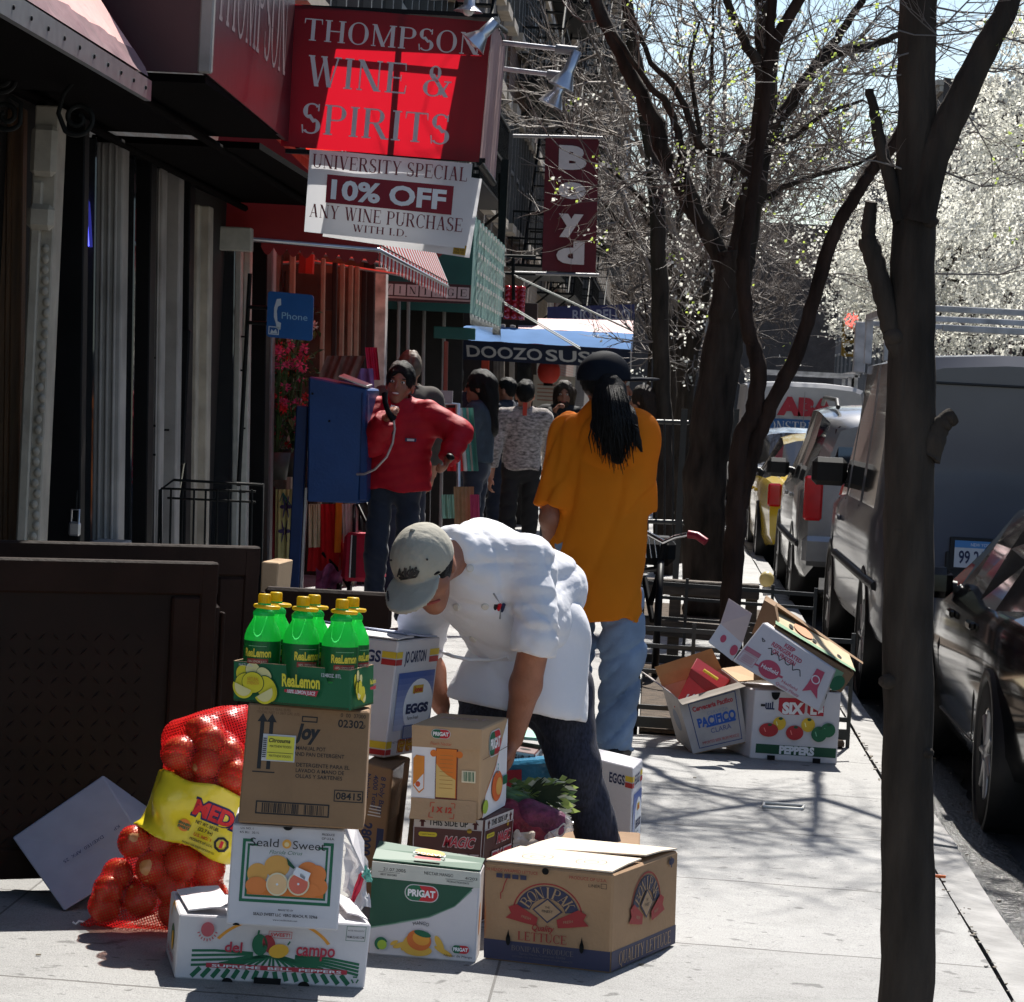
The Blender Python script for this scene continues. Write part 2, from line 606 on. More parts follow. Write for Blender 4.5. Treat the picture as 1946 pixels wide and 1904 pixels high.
def surface(fn, lo, hi, res):
 lo, hi = np.array(lo, dtype=np.float64), np.array(hi, dtype=np.float64)
 n = np.maximum(np.ceil((hi - lo) / res).astype(int) + 1, 4)
 xs = [lo[i] + np.arange(n[i]) * res for i in range(3)]
 D = np.empty(n, dtype=np.float32)
 step = max(1, 400000 // int(n[1] * n[2]))
 for i in range(0, n[0], step):
  g = np.stack(np.meshgrid(xs[0][i:i + step], xs[1], xs[2], indexing='ij'), -1)
  D[i:i + step] = fn(g.reshape(-1, 3).astype(np.float32)).reshape(g.shape[:3])
 S = D < 0
 c = np.zeros(n - 1, dtype=np.int32)
 for a in (0, 1):
  for b in (0, 1):
   for d in (0, 1):
    c += S[a:n[0] - 1 + a, b:n[1] - 1 + b, d:n[2] - 1 + d]
 act = (c > 0) & (c < 8)
 ids = -np.ones(n - 1, dtype=np.int64)
 ii = np.argwhere(act)
 ids[act] = np.arange(len(ii))
 acc = np.zeros((len(ii), 3))
 cnt = np.zeros(len(ii))
 off = [(a, b, d) for a in (0, 1) for b in (0, 1) for d in (0, 1)]
 for p in range(8):
  for q in range(p + 1, 8):
   df = [abs(off[p][k] - off[q][k]) for k in range(3)]
   if sum(df) != 1:
    continue
   A_, B_ = ii + np.array(off[p]), ii + np.array(off[q])
   da, db = D[tuple(A_.T)], D[tuple(B_.T)]
   mk = (da < 0) != (db < 0)
   t = np.where(mk, da / np.where(np.abs(da - db) < 1e-12, 1, da - db), 0)
   pt = A_ + (B_ - A_) * t[:, None]
   acc[mk] += pt[mk]
   cnt[mk] += 1
 V = lo + acc / np.maximum(cnt, 1)[:, None] * res
 F = []
 for ax in range(3):
  a1, a2 = (ax + 1) % 3, (ax + 2) % 3
  sl0 = [slice(None)] * 3
  sl1 = [slice(None)] * 3
  sl0[ax] = slice(0, n[ax] - 1)
  sl1[ax] = slice(1, n[ax])
  e = S[tuple(sl0)] != S[tuple(sl1)]
  idx = np.argwhere(e)
  ok = (idx[:, a1] > 0) & (idx[:, a2] > 0) & (idx[:, a1] < n[a1] - 1) & (idx[:, a2] < n[a2] - 1)
  idx = idx[ok]
  if len(idx) == 0:
   continue
  inside = S[tuple(sl0)][tuple(idx.T)]
  d1 = np.zeros(3, int); d1[a1] = 1
  d2 = np.zeros(3, int); d2[a2] = 1
  q = np.stack([ids[tuple((idx - d1 - d2).T)], ids[tuple((idx - d2).T)], ids[tuple(idx.T)], ids[tuple((idx - d1).T)]], 1)
  q = np.where(inside[:, None], q, q[:, ::-1])
  F.append(q)
 F = np.concatenate(F) if F else np.zeros((0, 4), int)
 F = F[(F >= 0).all(axis=1)]
 return V, F
def soft(fn, lo, hi, res, m, name=None, parent=None, label=None, mb=None):
 V, F = surface(fn, lo, hi, res)
 b = mb or MB()
 b.arr(V.tolist(), F.tolist(), m, True)
 return b.build(name, parent, label) if name else b
# ================================================================ setting
KX, KO = 1.06, 1.21            # joint between pavement and kerb, outer face of the kerb
ROADZ = -0.16
def node_mat(name):
 m = bpy.data.materials.new(name)
 m.use_nodes = True
 return m, m.node_tree.nodes, m.node_tree.links
def pavement_mat():
 m, n, l = node_mat('pavement_concrete')
 b = n['Principled BSDF']
 tc = n.new('ShaderNodeTexCoord')
 def noise(scale, det=5, rough=.6, stretch=None):
  t = n.new('ShaderNodeTexNoise')
  t.inputs['Scale'].default_value = scale
  t.inputs['Detail'].default_value = det
  t.inputs['Roughness'].default_value = rough
  if stretch:
   mp = n.new('ShaderNodeMapping')
   mp.inputs['Scale'].default_value = stretch
   l.new(tc.outputs['Object'], mp.inputs[0])
   l.new(mp.outputs[0], t.inputs['Vector'])
  else:
   l.new(tc.outputs['Object'], t.inputs['Vector'])
  return t.outputs[0]
 def ramp(src, stops):
  r_ = n.new('ShaderNodeValToRGB')
  e = r_.color_ramp.elements
  while len(e) < len(stops):
   e.new(.5)
  for k, (p, c) in enumerate(stops):
   e[k].position = p
   e[k].color = (*c, 1) if isinstance(c, tuple) else (c, c, c, 1)
  l.new(src, r_.inputs[0])
  return r_.outputs[0]
 def mul(a, c, f=1.0):
  mx = n.new('ShaderNodeMix')
  mx.data_type = 'RGBA'
  mx.blend_type = 'MULTIPLY'
  mx.inputs[0].default_value = f
  l.new(a, mx.inputs[6])
  l.new(c, mx.inputs[7])
  return mx.outputs[2]
 base = ramp(noise(.55, 6), [(.3, (.27, .267, .262)), (.7, (.34, .337, .33))])
 fine = ramp(noise(210, 3, .7), [(.32, .55), (.5, 1.0), (.75, 1.15)])
 blot = ramp(noise(2.3, 6, .7), [(.3, .78), (.5, 1.0)])
 spot = mul(ramp(noise(9, 2, .5), [(.29, .35), (.335, 1.0)]), ramp(noise(31, 1, .5), [(.24, .3), (.28, 1.0)]))
 ck = ramp(noise(1.1, 9, .75), [(.494, 1.0), (.5, .55), (.506, 1.0)])
 col = mul(mul(mul(mul(base, fine), blot), spot, .85), ck, .5)
 sx = n.new('ShaderNodeSeparateXYZ')
 l.new(tc.outputs['Object'], sx.inputs[0])
 def math_(op, a, v=None, v2=None):
  q = n.new('ShaderNodeMath')
  q.operation = op
  for i, s_ in enumerate((a, v, v2)):
   if s_ is None:
    continue
   if isinstance(s_, (int, float)):
    q.inputs[i].default_value = s_
   else:
    l.new(s_, q.inputs[i])
  return q.outputs[0]
 wob = math_('MULTIPLY', noise(4, 3), .03)
 yy = math_('ADD', math_('DIVIDE', math_('SUBTRACT', sx.outputs['Y'], 8.42), 1.17), wob)
 row = math_('FLOOR', yy)
 fr = math_('FRACT', yy)
 xx = math_('DIVIDE', math_('SUBTRACT', sx.outputs['X'], -.35), 1.42)
 clm = math_('FLOOR', xx)
 fx = math_('FRACT', xx)
 wn = n.new('ShaderNodeTexWhiteNoise')
 wn.noise_dimensions = '2D'
 cb = n.new('ShaderNodeCombineXYZ')
 l.new(row, cb.inputs[0])
 l.new(clm, cb.inputs[1])
 l.new(cb.outputs[0], wn.inputs['Vector'])
 tone = ramp(wn.outputs['Value'], [(0, .86), (1, 1.08)])
 col = mul(col, tone)
 def groove(f_, wd):
  a = math_('LESS_THAN', f_, wd)
  c = math_('GREATER_THAN', f_, 1 - wd)
  return math_('MAXIMUM', a, c)
 g = math_('MAXIMUM', groove(fr, .006), groove(fx, .0025))
 mx = n.new('ShaderNodeMix')
 mx.data_type = 'RGBA'
 l.new(g, mx.inputs[0])
 l.new(col, mx.inputs[6])
 mx.inputs[7].default_value = (.09, .085, .08, 1)
 l.new(mx.outputs[2], b.inputs['Base Color'])
 rr = ramp(noise(1.2, 4), [(.3, .5), (.7, .72)])
 l.new(rr, b.inputs['Roughness'])
 b.inputs['Specular IOR Level'].default_value = .42
 bp = n.new('ShaderNodeBump')
 bp.inputs['Strength'].default_value = .75
 bp.inputs['Distance'].default_value = .006
 hn = math_('ADD', noise(160, 5, .7), math_('MULTIPLY', noise(14, 4), 1.2))
 h = math_('SUBTRACT', hn, math_('MULTIPLY', g, 1.5))
 l.new(h, bp.inputs['Height'])
 l.new(bp.outputs[0], b.inputs['Normal'])
 return m
PAVE = pavement_mat()
KERBM = mat('kerb_stone', (.235, .23, .225), rough=.7, var=.3, scale=6, bump=.8, bscale=40)
ASPH = mat('asphalt', (.028, .028, .030), rough=.85, var=.4, scale=3.5, bump=1.0, bscale=120, spec=.12)
DIRT = mat('dirt', (.07, .05, .035), rough=.95, var=.5, scale=20, bump=1, bscale=60)
g = MB()
def gp(x, y):
 return Vector((x, y, gz(x)))
ys = [-6, 0, 4, 8, 12, 16, 24, 40, 80, 160, 400]
for a, b_ in zip(ys, ys[1:]):
 g.poly([gp(-4.6, a), gp(KX - .006, a), gp(KX - .006, b_), gp(-4.6, b_)], PAVE)
struct(g.build('pavement'))
kb = MB()
kbr = random.Random(3)
y0 = -6.0
while y0 < 220:
 L = kbr.uniform(1.6, 2.4)
 dz, dx = kbr.uniform(-.006, .004), kbr.uniform(-.008, .006)
 xa, xb = KX + .006, KO + dx
 zt = gz(1.1) + dz
 n_ = 5
 for k in range(n_):
  ya, yb = y0 + L * k / n_, y0 + L * (k + 1) / n_ - (.012 if k == n_ - 1 else 0)
  za = zt + .004 * sin(ya * 3.1)
  zb = zt + .004 * sin((y0 + L * (k + 1) / n_) * 3.1)
  kb.hexa([(xa, ya, ROADZ - .1), (xb, ya, ROADZ - .1), (xa, yb, ROADZ - .1), (xb, yb, ROADZ - .1),
     (xa, ya, za), (xb - .012, ya, za - .012), (xa, yb, zb), (xb - .012, yb, zb - .012)], KERBM)
 y0 += L
struct(kb.build('kerb'))
sub = MB()
sub.box((KX, 100, ROADZ - .13), (.5, 640, .2), DIRT)
struct(sub.build('kerb_bed'))
rd = MB()
for a, b_ in zip(ys, ys[1:]):
 rd.poly([(KO - .05, a, ROADZ), (6, a, ROADZ + .05), (6, b_, ROADZ + .05), (KO - .05, b_, ROADZ)], ASPH)
 rd.poly([(6, a, ROADZ + .05), (10.8, a, ROADZ), (10.8, b_, ROADZ), (6, b_, ROADZ + .05)], ASPH)
struct(rd.build('road'))
fp = MB()
fp.box((13.3, 190, -.13), (5.2, 420, .26), KERBM)
struct(fp.build('far_pavement'))
gr = MB()
gr.poly([(-900, -300, -.6), (900, -300, -.6), (900, 2400, -.6), (-900, 2400, -.6)], DIRT)
struct(gr.build('ground'))
pud = mat('gutter_water', (.03, .03, .03), rough=.24, var=.5, scale=5, spec=.5, bump=1.2, bscale=55)
pb = MB()
pb.sheet(lambda u, v: Vector((KO - .01 + (.30 + .14 * mnoise.noise(Vector((0, v * 9, 3))) + .05 * mnoise.noise(Vector((0, v * 40, 7)))) * u, 6 + 11 * v, ROADZ + .008 + .004 * u)), 3, 90, pud)
struct(pb.build('gutter_water'), 'stuff')
lt = MB()
lcols = [flat((.16, .14, .11)), flat((.24, .22, .2)), flat((.09, .06, .04)), flat((.2, .16, .1))]
for k in range(190):
 if k < 110:
  x_, y_ = KX + kbr.gauss(0, .012), kbr.uniform(7.2, 16)
 elif k < 160:
  x_, y_ = kbr.uniform(KO, KO + .5), kbr.uniform(7.5, 17)
 else:
  x_, y_ = kbr.uniform(-1.6, 1), kbr.uniform(7.3, 16)
 z_ = (gz(x_) if x_ < KO else ROADZ + .01) + .004
 s_ = kbr.uniform(.003, .008)
 M_ = Matrix.Rotation(kbr.uniform(0, 6.3), 3, 'Z') @ Matrix.Rotation(kbr.uniform(-.5, .5), 3, 'X')
 lt.box((x_, y_, z_), (s_ * 2.2, s_, s_ * .5), kbr.choice(lcols), rot=M_)
struct(lt.build('grit'), 'stuff')
def brick_mat(name, c1, c2, mortar, scale=1.0):
 m, n, l = node_mat(name)
 b = n['Principled BSDF']
 tc = n.new('ShaderNodeTexCoord')
 sx = n.new('ShaderNodeSeparateXYZ')
 l.new(tc.outputs['Object'], sx.inputs[0])
 ad = n.new('ShaderNodeMath')
 ad.operation = 'ADD'
 l.new(sx.outputs[0], ad.inputs[0])
 l.new(sx.outputs[1], ad.inputs[1])
 cb = n.new('ShaderNodeCombineXYZ')
 l.new(ad.outputs[0], cb.inputs[0])
 l.new(sx.outputs[2], cb.inputs[1])
 br = n.new('ShaderNodeTexBrick')
 br.inputs['Scale'].default_value = scale
 br.inputs['Brick Width'].default_value = .22
 br.inputs['Row Height'].default_value = .075
 br.inputs['Mortar Size'].default_value = .008
 br.inputs['Color1'].default_value = (*c1, 1)
 br.inputs['Color2'].default_value = (*c2, 1)
 br.inputs['Mortar'].default_value = (*mortar, 1)
 l.new(cb.outputs[0], br.inputs['Vector'])
 nz = n.new('ShaderNodeTexNoise')
 nz.inputs['Scale'].default_value = .8
 nz.inputs['Detail'].default_value = 6
 l.new(tc.outputs['Object'], nz.inputs['Vector'])
 rp = n.new('ShaderNodeValToRGB')
 rp.color_ramp.elements[0].position, rp.color_ramp.elements[1].position = .3, .7
 rp.color_ramp.elements[0].color = (.6, .6, .6, 1)
 l.new(nz.outputs[0], rp.inputs[0])
 mx = n.new('ShaderNodeMix')
 mx.data_type = 'RGBA'
 mx.blend_type = 'MULTIPLY'
 mx.inputs[0].default_value = 1
 l.new(br.outputs[0], mx.inputs[6])
 l.new(rp.outputs[0], mx.inputs[7])
 l.new(mx.outputs[2], b.inputs['Base Color'])
 b.inputs['Roughness'].default_value = .9
 return m
BR = [brick_mat('brick_brown', (.13, .065, .045), (.17, .09, .06), (.2, .18, .16)),
  brick_mat('brick_red', (.2, .07, .045), (.24, .1, .06), (.22, .2, .18)),
  brick_mat('brick_tan', (.30, .22, .15), (.36, .27, .19), (.33, .3, .27)),
  brick_mat('brick_dark', (.06, .045, .04), (.085, .06, .05), (.1, .1, .1)),
  mat('stucco_grey', (.32, .32, .33), rough=.9, var=.2, scale=2),
  mat('tower_glass', (.36, .42, .52), rough=.35, var=.15, scale=.4)]  # last one: distance haze put into the tower's pale blue
STONE = mat('lintel_stone', (.42, .37, .31), rough=.85, var=.2, scale=5)
WGL = mat('dark_window_glass', (.012, .014, .018), rough=.06, var=.1, spec=.8)
WFR = mat('window_frame_paint', (.10, .10, .10), rough=.5)
IRON = mat('black_iron', (.010, .011, .011), rough=.6, var=.3, scale=20, spec=.15)
TAR = mat('roof_tar', (.06, .06, .06), rough=.9)
def building(label, xf, y0, y1, h, depth, bm, side=-1, z0=0.0, first=3.6, storey=3.1, bay=1.6, escape=None, cornice=True, cat='building', name='brick_building'):
 """side -1: on the left of the street, front wall at x = xf facing +x; side 1: facing -x"""
 s = -side
 t = thing(name, label, cat, (xf, (y0 + y1) / 2, 0))
 wl = MB()
 xb = xf - s * depth
 wl.hexa([(min(xf, xb), y0, -.5), (max(xf, xb), y0, -.5), (min(xf, xb), y1, -.5), (max(xf, xb), y1, -.5),
    (min(xf, xb), y0, h), (max(xf, xb), y0, h), (min(xf, xb), y1, h), (max(xf, xb), y1, h)], bm)
 wl.build('wall', t)
 rf = MB()
 rf.box(((xf + xb) / 2, (y0 + y1) / 2, h + .06), (depth * .98, (y1 - y0) * .98, .1), TAR)
 rf.build('roof', t)
 if cornice:
  c_ = MB()
  c_.box((xf + s * .2, (y0 + y1) / 2, h - .25), (.44, y1 - y0 + .05, .3), STONE)
  c_.box((xf + s * .1, (y0 + y1) / 2, h - .6), (.24, y1 - y0, .34), STONE)
  k = y0 + .3
  while k < y1 - .2:
   c_.box((xf + s * .2, k, h - .58), (.3, .14, .3), STONE)
   k += .8
  c_.build('cornice', t)
 nb = max(1, int((y1 - y0) / bay))
 z = first
 wn = 0
 while z + 2.3 < h - .4:
  for k in range(nb):
   if wn >= 60:
    break
   wn += 1
   yc = y0 + (y1 - y0) * (k + .5) / nb
   f_ = MB()
   ww, wh = .95, 1.75
   zc = z + .7 + wh / 2
   f_.box((xf + s * .04, yc - ww / 2 - .04, zc), (.10, .08, wh), WFR)
   f_.box((xf + s * .04, yc + ww / 2 + .04, zc), (.10, .08, wh), WFR)
   f_.box((xf + s * .04, yc, zc), (.08, ww, .06), WFR)
   f_.box((xf + s * .07, yc, zc - wh / 2 - .07), (.2, ww + .3, .14), STONE)
   f_.box((xf + s * .06, yc, zc + wh / 2 + .1), (.16, ww + .3, .2), STONE)
   w_ = f_.build('window', t)
   p_ = MB()
   p_.box((xf + s * .012, yc, zc), (.02, ww, wh - .01), WGL)
   p_.build('pane', w_)
  z += storey
 if escape:
  e0, e1 = escape
  e_ = MB()
  z = first + .1
  fl = 0
  while z < min(h - 2, 16):
   xo = xf + s * .8
   e_.box(((xf + xo) / 2, (e0 + e1) / 2, z), (.8, e1 - e0, .05), IRON)
   for q in range(int((e1 - e0) / .16)):
    e_.box((xo, e0 + .16 * q, z + .45), (.018, .018, .9), IRON)
   for zz in (.45, .9):
    e_.box((xo, (e0 + e1) / 2, z + zz), (.035, e1 - e0, .035), IRON)
    for ye in (e0, e1):
     e_.box(((xf + xo) / 2, ye, z + zz), (.8, .035, .035), IRON)
   for ye in (e0, e1):
    for q in range(6):
     e_.box((xf + s * (.08 + .13 * q), ye, z + .45), (.018, .018, .9), IRON)
    e_.tube([(xf, ye, z - .7), (xo, ye, z)], .02, IRON, 5)
   for dx in (.25, .65):
    e_.tube([(xf + s * dx, e0 + .5, z), (xf + s * dx, e1 - .6, z + storey)], .028, IRON, 5)
   for q in range(11):
    u = (q + .5) / 11
    e_.box((xf + s * .45, e0 + .5 + (e1 - e0 - 1.1) * u, z + storey * u), (.38, .2, .025), IRON)
   z += storey
   fl += 1
  e_.build('fire_escape', t)
 return t
building('dark brick wine shop building on the left, behind the maroon awning', -2.75, 5.5, 19.4, 11, 9, BR[3], first=4.2)
building('brown brick building behind the flower shop window and blue phone booth', -2.7, 19.45, 27, 14, 9, BR[0])
building('red brick building behind the brown vintage shop sign', -2.7, 27.05, 36, 15, 9, BR[1], escape=(29, 34))
building('dark brick building with fire escape behind the blue striped canopy', -2.72, 36.05, 47, 14.5, 9, BR[3])
building('brown brick building with fire escape behind the maroon banner', -2.68, 47.05, 58, 16, 9, BR[0], escape=(49, 55))
building('tan brick building beyond the maroon banner on the left side', -2.7, 58.05, 72, 17, 9, BR[2], escape=(62, 68))
building('red brick building farther along the left side of the street', -2.66, 72.05, 90, 16, 9, BR[1], escape=(76, 84))
building('dark brick building near the far end of the left row', -2.7, 90.05, 120, 18, 9, BR[3], escape=(98, 108), bay=2.4)
building('tan building at the far end of the left row', -2.7, 120.05, 175, 20, 9, BR[2], bay=3.4)
building('pale blue grey tower rising at the end of the street', -6, 420, 434, 40, 11, BR[5], cornice=False, bay=3, name='tower', first=8, storey=4)
building('low brown building closing the far end of the street', 20, 330, 350, 22, 34, BR[3], bay=3.2)
building('dark brick building opposite, behind the white blossom tree', 15.8, 20, 46, 15, 9, BR[3], side=1, bay=2.4)
building('brown brick building opposite with stone window sills', 15.8, 46.1, 78, 12, 9, BR[0], side=1, bay=2.6)
building('red brick building opposite, behind the bare twigs', 15.8, 78.1, 118, 15, 9, BR[1], side=1, bay=3)
building('brown building opposite with a gap of sky above it', 15.8, 118.1, 170, 17, 9, BR[0], side=1, bay=3.4)
building('dark brick block at the far right end of the street', 15.6, 170.1, 260, 21, 9, BR[3], side=1, bay=5)
# ================================================================ shop fronts and awnings on the left
MAROON = mat('maroon_vinyl', (.042, .003, .008), rough=.38, var=.15, scale=3, spec=.5, bump=.2, bscale=6)
MAROON_T = mat('maroon_vinyl_translucent', (.10, .006, .014), rough=.4, var=.12, scale=3, trans=.5, tcol=(.78, .010, .028))
PINKV = mat('faded_pink_vinyl', (.55, .38, .37), rough=.5, var=.12, scale=3, trans=.3, tcol=(.6, .3, .3))  # awning's street side, pale from grazing sun painted into the colour
BLKP = mat('black_paint', (.006, .006, .007), rough=.5, var=.3, scale=5, spec=.12)
WHTP = mat('white_gloss_paint', (.29, .275, .26), rough=.6, var=.25, spec=.2, scale=4, bump=.2, bscale=30)
CREAMP = mat('cream_paint', (.36, .32, .26), rough=.6, var=.25, scale=6, bump=.3, bscale=40)
WOODB = mat('varnished_wood', (.11, .05, .018), rough=.4, var=.4, scale=6, stretch=(8, 8, .6), bump=.3)
GREYM = mat('grey_metal', (.25, .25, .26), rough=.4, metal=.6, var=.15)
ALU = mat('aluminium', (.6, .6, .62), rough=.3, metal=.9, var=.1)
GLASSD = mat('shop_glass', (.015, .017, .02), rough=.05, var=.1, spec=.9)
LETG = flat((.60, .52, .54))
DARKIN = mat('dark_interior', (.02, .017, .015), rough=.8)
XF = -2.6
sf = thing('storefront', 'wine shop front of black posts, white mouldings and dark glass under the maroon awning', 'shop front', (XF, 14.5, 0))
def post(px0, px1, d, z0, z1, m, nm, th=.12, gro=0, par=sf):
 b = MB()
 a, c = W(px0, 950, d), W(px1, 950, d)
 l0, l1 = Vector((.034 * (1.2 - z0), 0, z0)), Vector((.034 * (1.2 - z1), 0, z1))
 b.hexa([Vector((x, y, 0)) + l_ for l_ in (l0, l1) for y in (d, d + th) for x in (a.x, c.x)], m, bev=.006)
 for k in range(gro):
  u = a.x + (c.x - a.x) * (k + 1) / (gro + 1)
  hw = (c.x - a.x) / (gro + 1) * .22
  b.hexa([Vector((u + x, y, .01 - .02 * (l_ is l1))) + l_ for l_ in (l0, l1) for y in (d - .012, d + .01) for x in (-hw, hw)], m, bev=.004)
 return b.build(nm, par)
post(-40, 33, 11.45, .05, 2.6, WOODB, 'door', .08, 2)
pl = MB()
a, c = W(33, 950, 11.3), W(78, 950, 11.3)
wd = c.x - a.x
pl.box(((a.x + c.x) / 2, 11.38, 1.3), (wd, .16, 2.6), CREAMP, bev=.005)
pl.box((a.x + wd * .3, 11.29, 1.15), (wd * .42, .04, 2.3), CREAMP, bev=.006)
pl.box((a.x + wd * .5, 11.28, 2.16), (wd * 1.14, .07, .1), CREAMP, bev=.02)
pl.box((a.x + wd * .5, 11.28, 2.42), (wd * 1.1, .05, .2), CREAMP, bev=.02)
pr_ = random.Random(5)
for k in range(46):
 pl.ell((a.x + wd * .78 + pr_.uniform(-.008, .008), 11.295, .15 + k * .042), (.016, .012, .018), CREAMP, 8)
pl.build('pilaster', sf)
post(78, 150, 12.0, .02, 2.62, BLKP, 'black_panel', .1)
post(150, 172, 13.0, .02, 2.62, GLASSD, 'dark_pane', .04)
post(172, 222, 13.2, .75, 2.62, WHTP, 'moulding', .16, 3)
post(172, 224, 13.15, .02, .72, WHTP, 'lower_panel', .16, 1)
post(166, 226, 12.9, .72, .80, WHTP, 'sill', .3)
post(222, 246, 13.9, .02, 2.62, GLASSD, 'dark_pane', .04)
post(243, 276, 14.2, .02, 2.62, BLKP, 'black_post', .16)
post(276, 298, 14.7, .02, 2.62, WHTP, 'moulding', .14, 2)
post(299, 330, 15.0, .02, 2.62, WHTP, 'moulding', .14)
post(329, 350, 15.4, .02, 2.62, BLKP, 'black_post', .16)
post(350, 366, 15.7, .02, 2.5, CREAMP, 'window_frame', .14)
post(366, 387, 15.8, .02, 2.5, CREAMP, 'window_frame', .14)
post(387, 436, 17.3, .3, 2.42, GLASSD, 'dark_pane', .03)
FRM = mat('pale_window_frame', (.42, .41, .36), rough=.55, var=.15)
post(385, 466, 17.1, 2.32, 2.46, FRM, 'window_frame', .1)
post(436, 448, 17.4, .3, 2.4, FRM, 'window_frame', .1)
post(452, 465, 17.5, .3, 2.4, FRM, 'window_frame', .1)
post(465, 497, 17.9, .02, 2.5, BLKP, 'black_post', .2)
post(497, 509, 18.6, .02, 2.5, GREYM, 'grey_post', .14)
post(380, 470, 17.0, .02, .34, WHTP, 'lower_panel', .3, 2)
bk = MB()
bk.hexa([(-2.74, 11.2, 0), (-2.64, 11.2, 0), (-2.74, 19.4, 0), (-2.64, 19.4, 0), (-2.74, 11.2, 2.7), (-2.64, 11.2, 2.7), (-2.74, 19.4, 2.7), (-2.64, 19.4, 2.7)], DARKIN)
bk.build('shop_glass', sf)
ir = MB()       # rods, hinges, bolts on the mouldings
for px, d, ys_ in ((286, 14.65, (680, 809, 864)), (312, 14.9, (817,)), (458, 17.45, (640, 704, 814, 935))):
 for py in ys_:
  p = W(px, py, d)
  ir.tube([p + Vector((-.03, -.02, 0)), p + Vector((.03, -.02, .002))], .006, IRON, 5)
ir.tube([W(450, 430, 17.45), W(441, 1200, 17.45)], .012, IRON, 6)
ir.build('rod', sf)
lb = MB()
a = W(343, 700, 15.3)
lb.box(a + Vector((0, 0, -.15)), (.10, .1, .72), BLKP, bev=.01)
lb.tube([W(350, 880, 15.3), W(342, 930, 15.28), W(330, 1010, 15.25)], .004, 'cream', 5)
lb.build('wall_lamp', sf)
lk = MB()
p = W(148, 990, 12.0)
lk.box(p + Vector((0, -.06, -.03)), (.05, .025, .06), ALU, bev=.008)
lk.tube([p + Vector((-.016, -.06, 0)), p + Vector((-.016, -.06, .05)), p + Vector((.016, -.06, .05)), p + Vector((.016, -.06, 0))], .005, ALU, 6)
lk.tube([p + Vector((0, -.055, .05)), p + Vector((.0, -.05, .13))], .006, IRON, 6)
tag(lk.build('padlock'), 'small steel padlock hanging on the black shop panel', 'padlock')
NEB = mat('neon_blue', (.1, .1, .9), emit=(.10, .12, 1), estr=1.6)
NER = mat('neon_red', (.5, .02, .03), emit=(.9, .02, .03), estr=.22)
ne = thing('neon_sign', 'blue and red neon tube sign in the dark shop window', 'neon sign', W(158, 460, 12.97))
b = MB()
b.tube([W(px, py, 12.96) for px, py in ((150, 373), (157, 375), (161, 384), (163, 410), (165, 450), (166, 468))], .009, NEB, 8)
b.tube([W(px, py, 12.96) for px, py in ((148, 503), (153, 504), (158, 507))], .009, NEB, 8)
b.build('blue_tube', ne)
b = MB()
for k in range(4):
 b.tube([W(150 + k * 3.4, 392 + k * 2, 12.97), W(150.5 + k * 3.2, 466, 12.97)], .0055, NER, 6)
for k in range(3):
 b.tube([W(150 + k * 3, 470, 12.97), W(150.5 + k * 3, 492, 12.97)], .0055, NER, 6)
b.build('red_tube', ne)
CANB = mat('canopy_black_lining', (.004, .003, .003), rough=.95, spec=.03)
cn = thing('canopy', 'near dark canopy with faded pink fabric edge in the upper left corner', 'canopy', (-2.2, 9, 2.6))
xo, zc, yf = -1.85, 2.565, 10.15
b = MB()
pf = W(281, 181, yf)
xo, zc = pf.x, pf.z
b.hexa([(-2.75, 4, zc + .05), (xo, 4, zc + .03), (-2.75, yf, zc + .0), (xo, yf, zc + .0), (-2.75, 4, zc + .09), (xo, 4, zc + .06), (-2.75, yf, zc + .03), (xo, yf, zc + .03)], CANB)
b.hexa([(-2.75, yf - .02, zc), (xo, yf - .02, zc), (-2.75, yf, zc), (xo, yf, zc), (-2.75, yf - .02, zc + .85), (xo - .62, yf - .02, zc + .85), (-2.75, yf, zc + .85), (xo - .62, yf, zc + .85)], CANB)
b.build('lining', cn)
b = MB()
SUNFAB = mat('canopy_faded_fabric', (.72, .38, .35), rough=.6, var=.15, scale=4, bump=.4, bscale=20)  # bleached red cloth, its sunlit glow put into the pale tint
PURP = mat('canopy_purple_fabric', (.16, .07, .08), rough=.6, var=.3, scale=6, bump=.5, bscale=14)  # strip of the same cloth with its shade painted in
def slope(u, v, o=0):
 y = 4 + (yf - 4) * u
 wv = .006 * sin(y * 23 + v * 9) + .004 * sin(y * 51)
 return Vector((xo + .01 + o - .55 * v + wv * (v > .02), y, zc + .05 + .80 * v))
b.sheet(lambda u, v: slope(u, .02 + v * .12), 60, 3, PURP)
b.sheet(lambda u, v: slope(u, .14 + v * .86, -.002), 60, 6, SUNFAB)
b.build('fabric', cn)
b = MB()
b.hexa([(xo - .01, 4, zc - .02), (xo + .012, 4, zc - .02), (xo - .01, yf, zc - .02), (xo + .012, yf, zc - .02), (xo - .01, 4, zc + .06), (xo + .012, 4, zc + .06), (xo - .01, yf, zc + .05), (xo + .012, yf, zc + .05)], GREYM)
for k in range(14):
 b.ell((xo + .014, yf - .12 - k * .23, zc + .015), (.004, .008, .008), BLKP, 8)
b.build('edge_bar', cn)
b = MB()
def scroll(px, py, d, s_, flip):
 pts = []
 for k in range(40):
  t = k / 39
  a = t * 2.1 * 2 * pi * .8
  r_ = s_ * (1 - t * .82)
  pts.append(W(px + r_ * cos(a + pi) * flip, py + r_ * sin(a) * 1.0, d))
 return pts
b.tube([W(155, 107, 9.9), W(152, 140, 9.9), W(120, 180, 9.9), W(111, 215, 9.9)] + scroll(148, 224, 9.9, 37, 1)[3:], .009, IRON, 6)
b.tube([W(0, 135, 9.9)] + scroll(2, 150, 9.9, 28, -1), .009, IRON, 6)
b.tube([W(20, 183, 9.9), W(40, 196, 9.9)] + scroll(12, 218, 9.9, 32, -1)[2:], .009, IRON, 6)
b.build('scroll_bracket', cn)
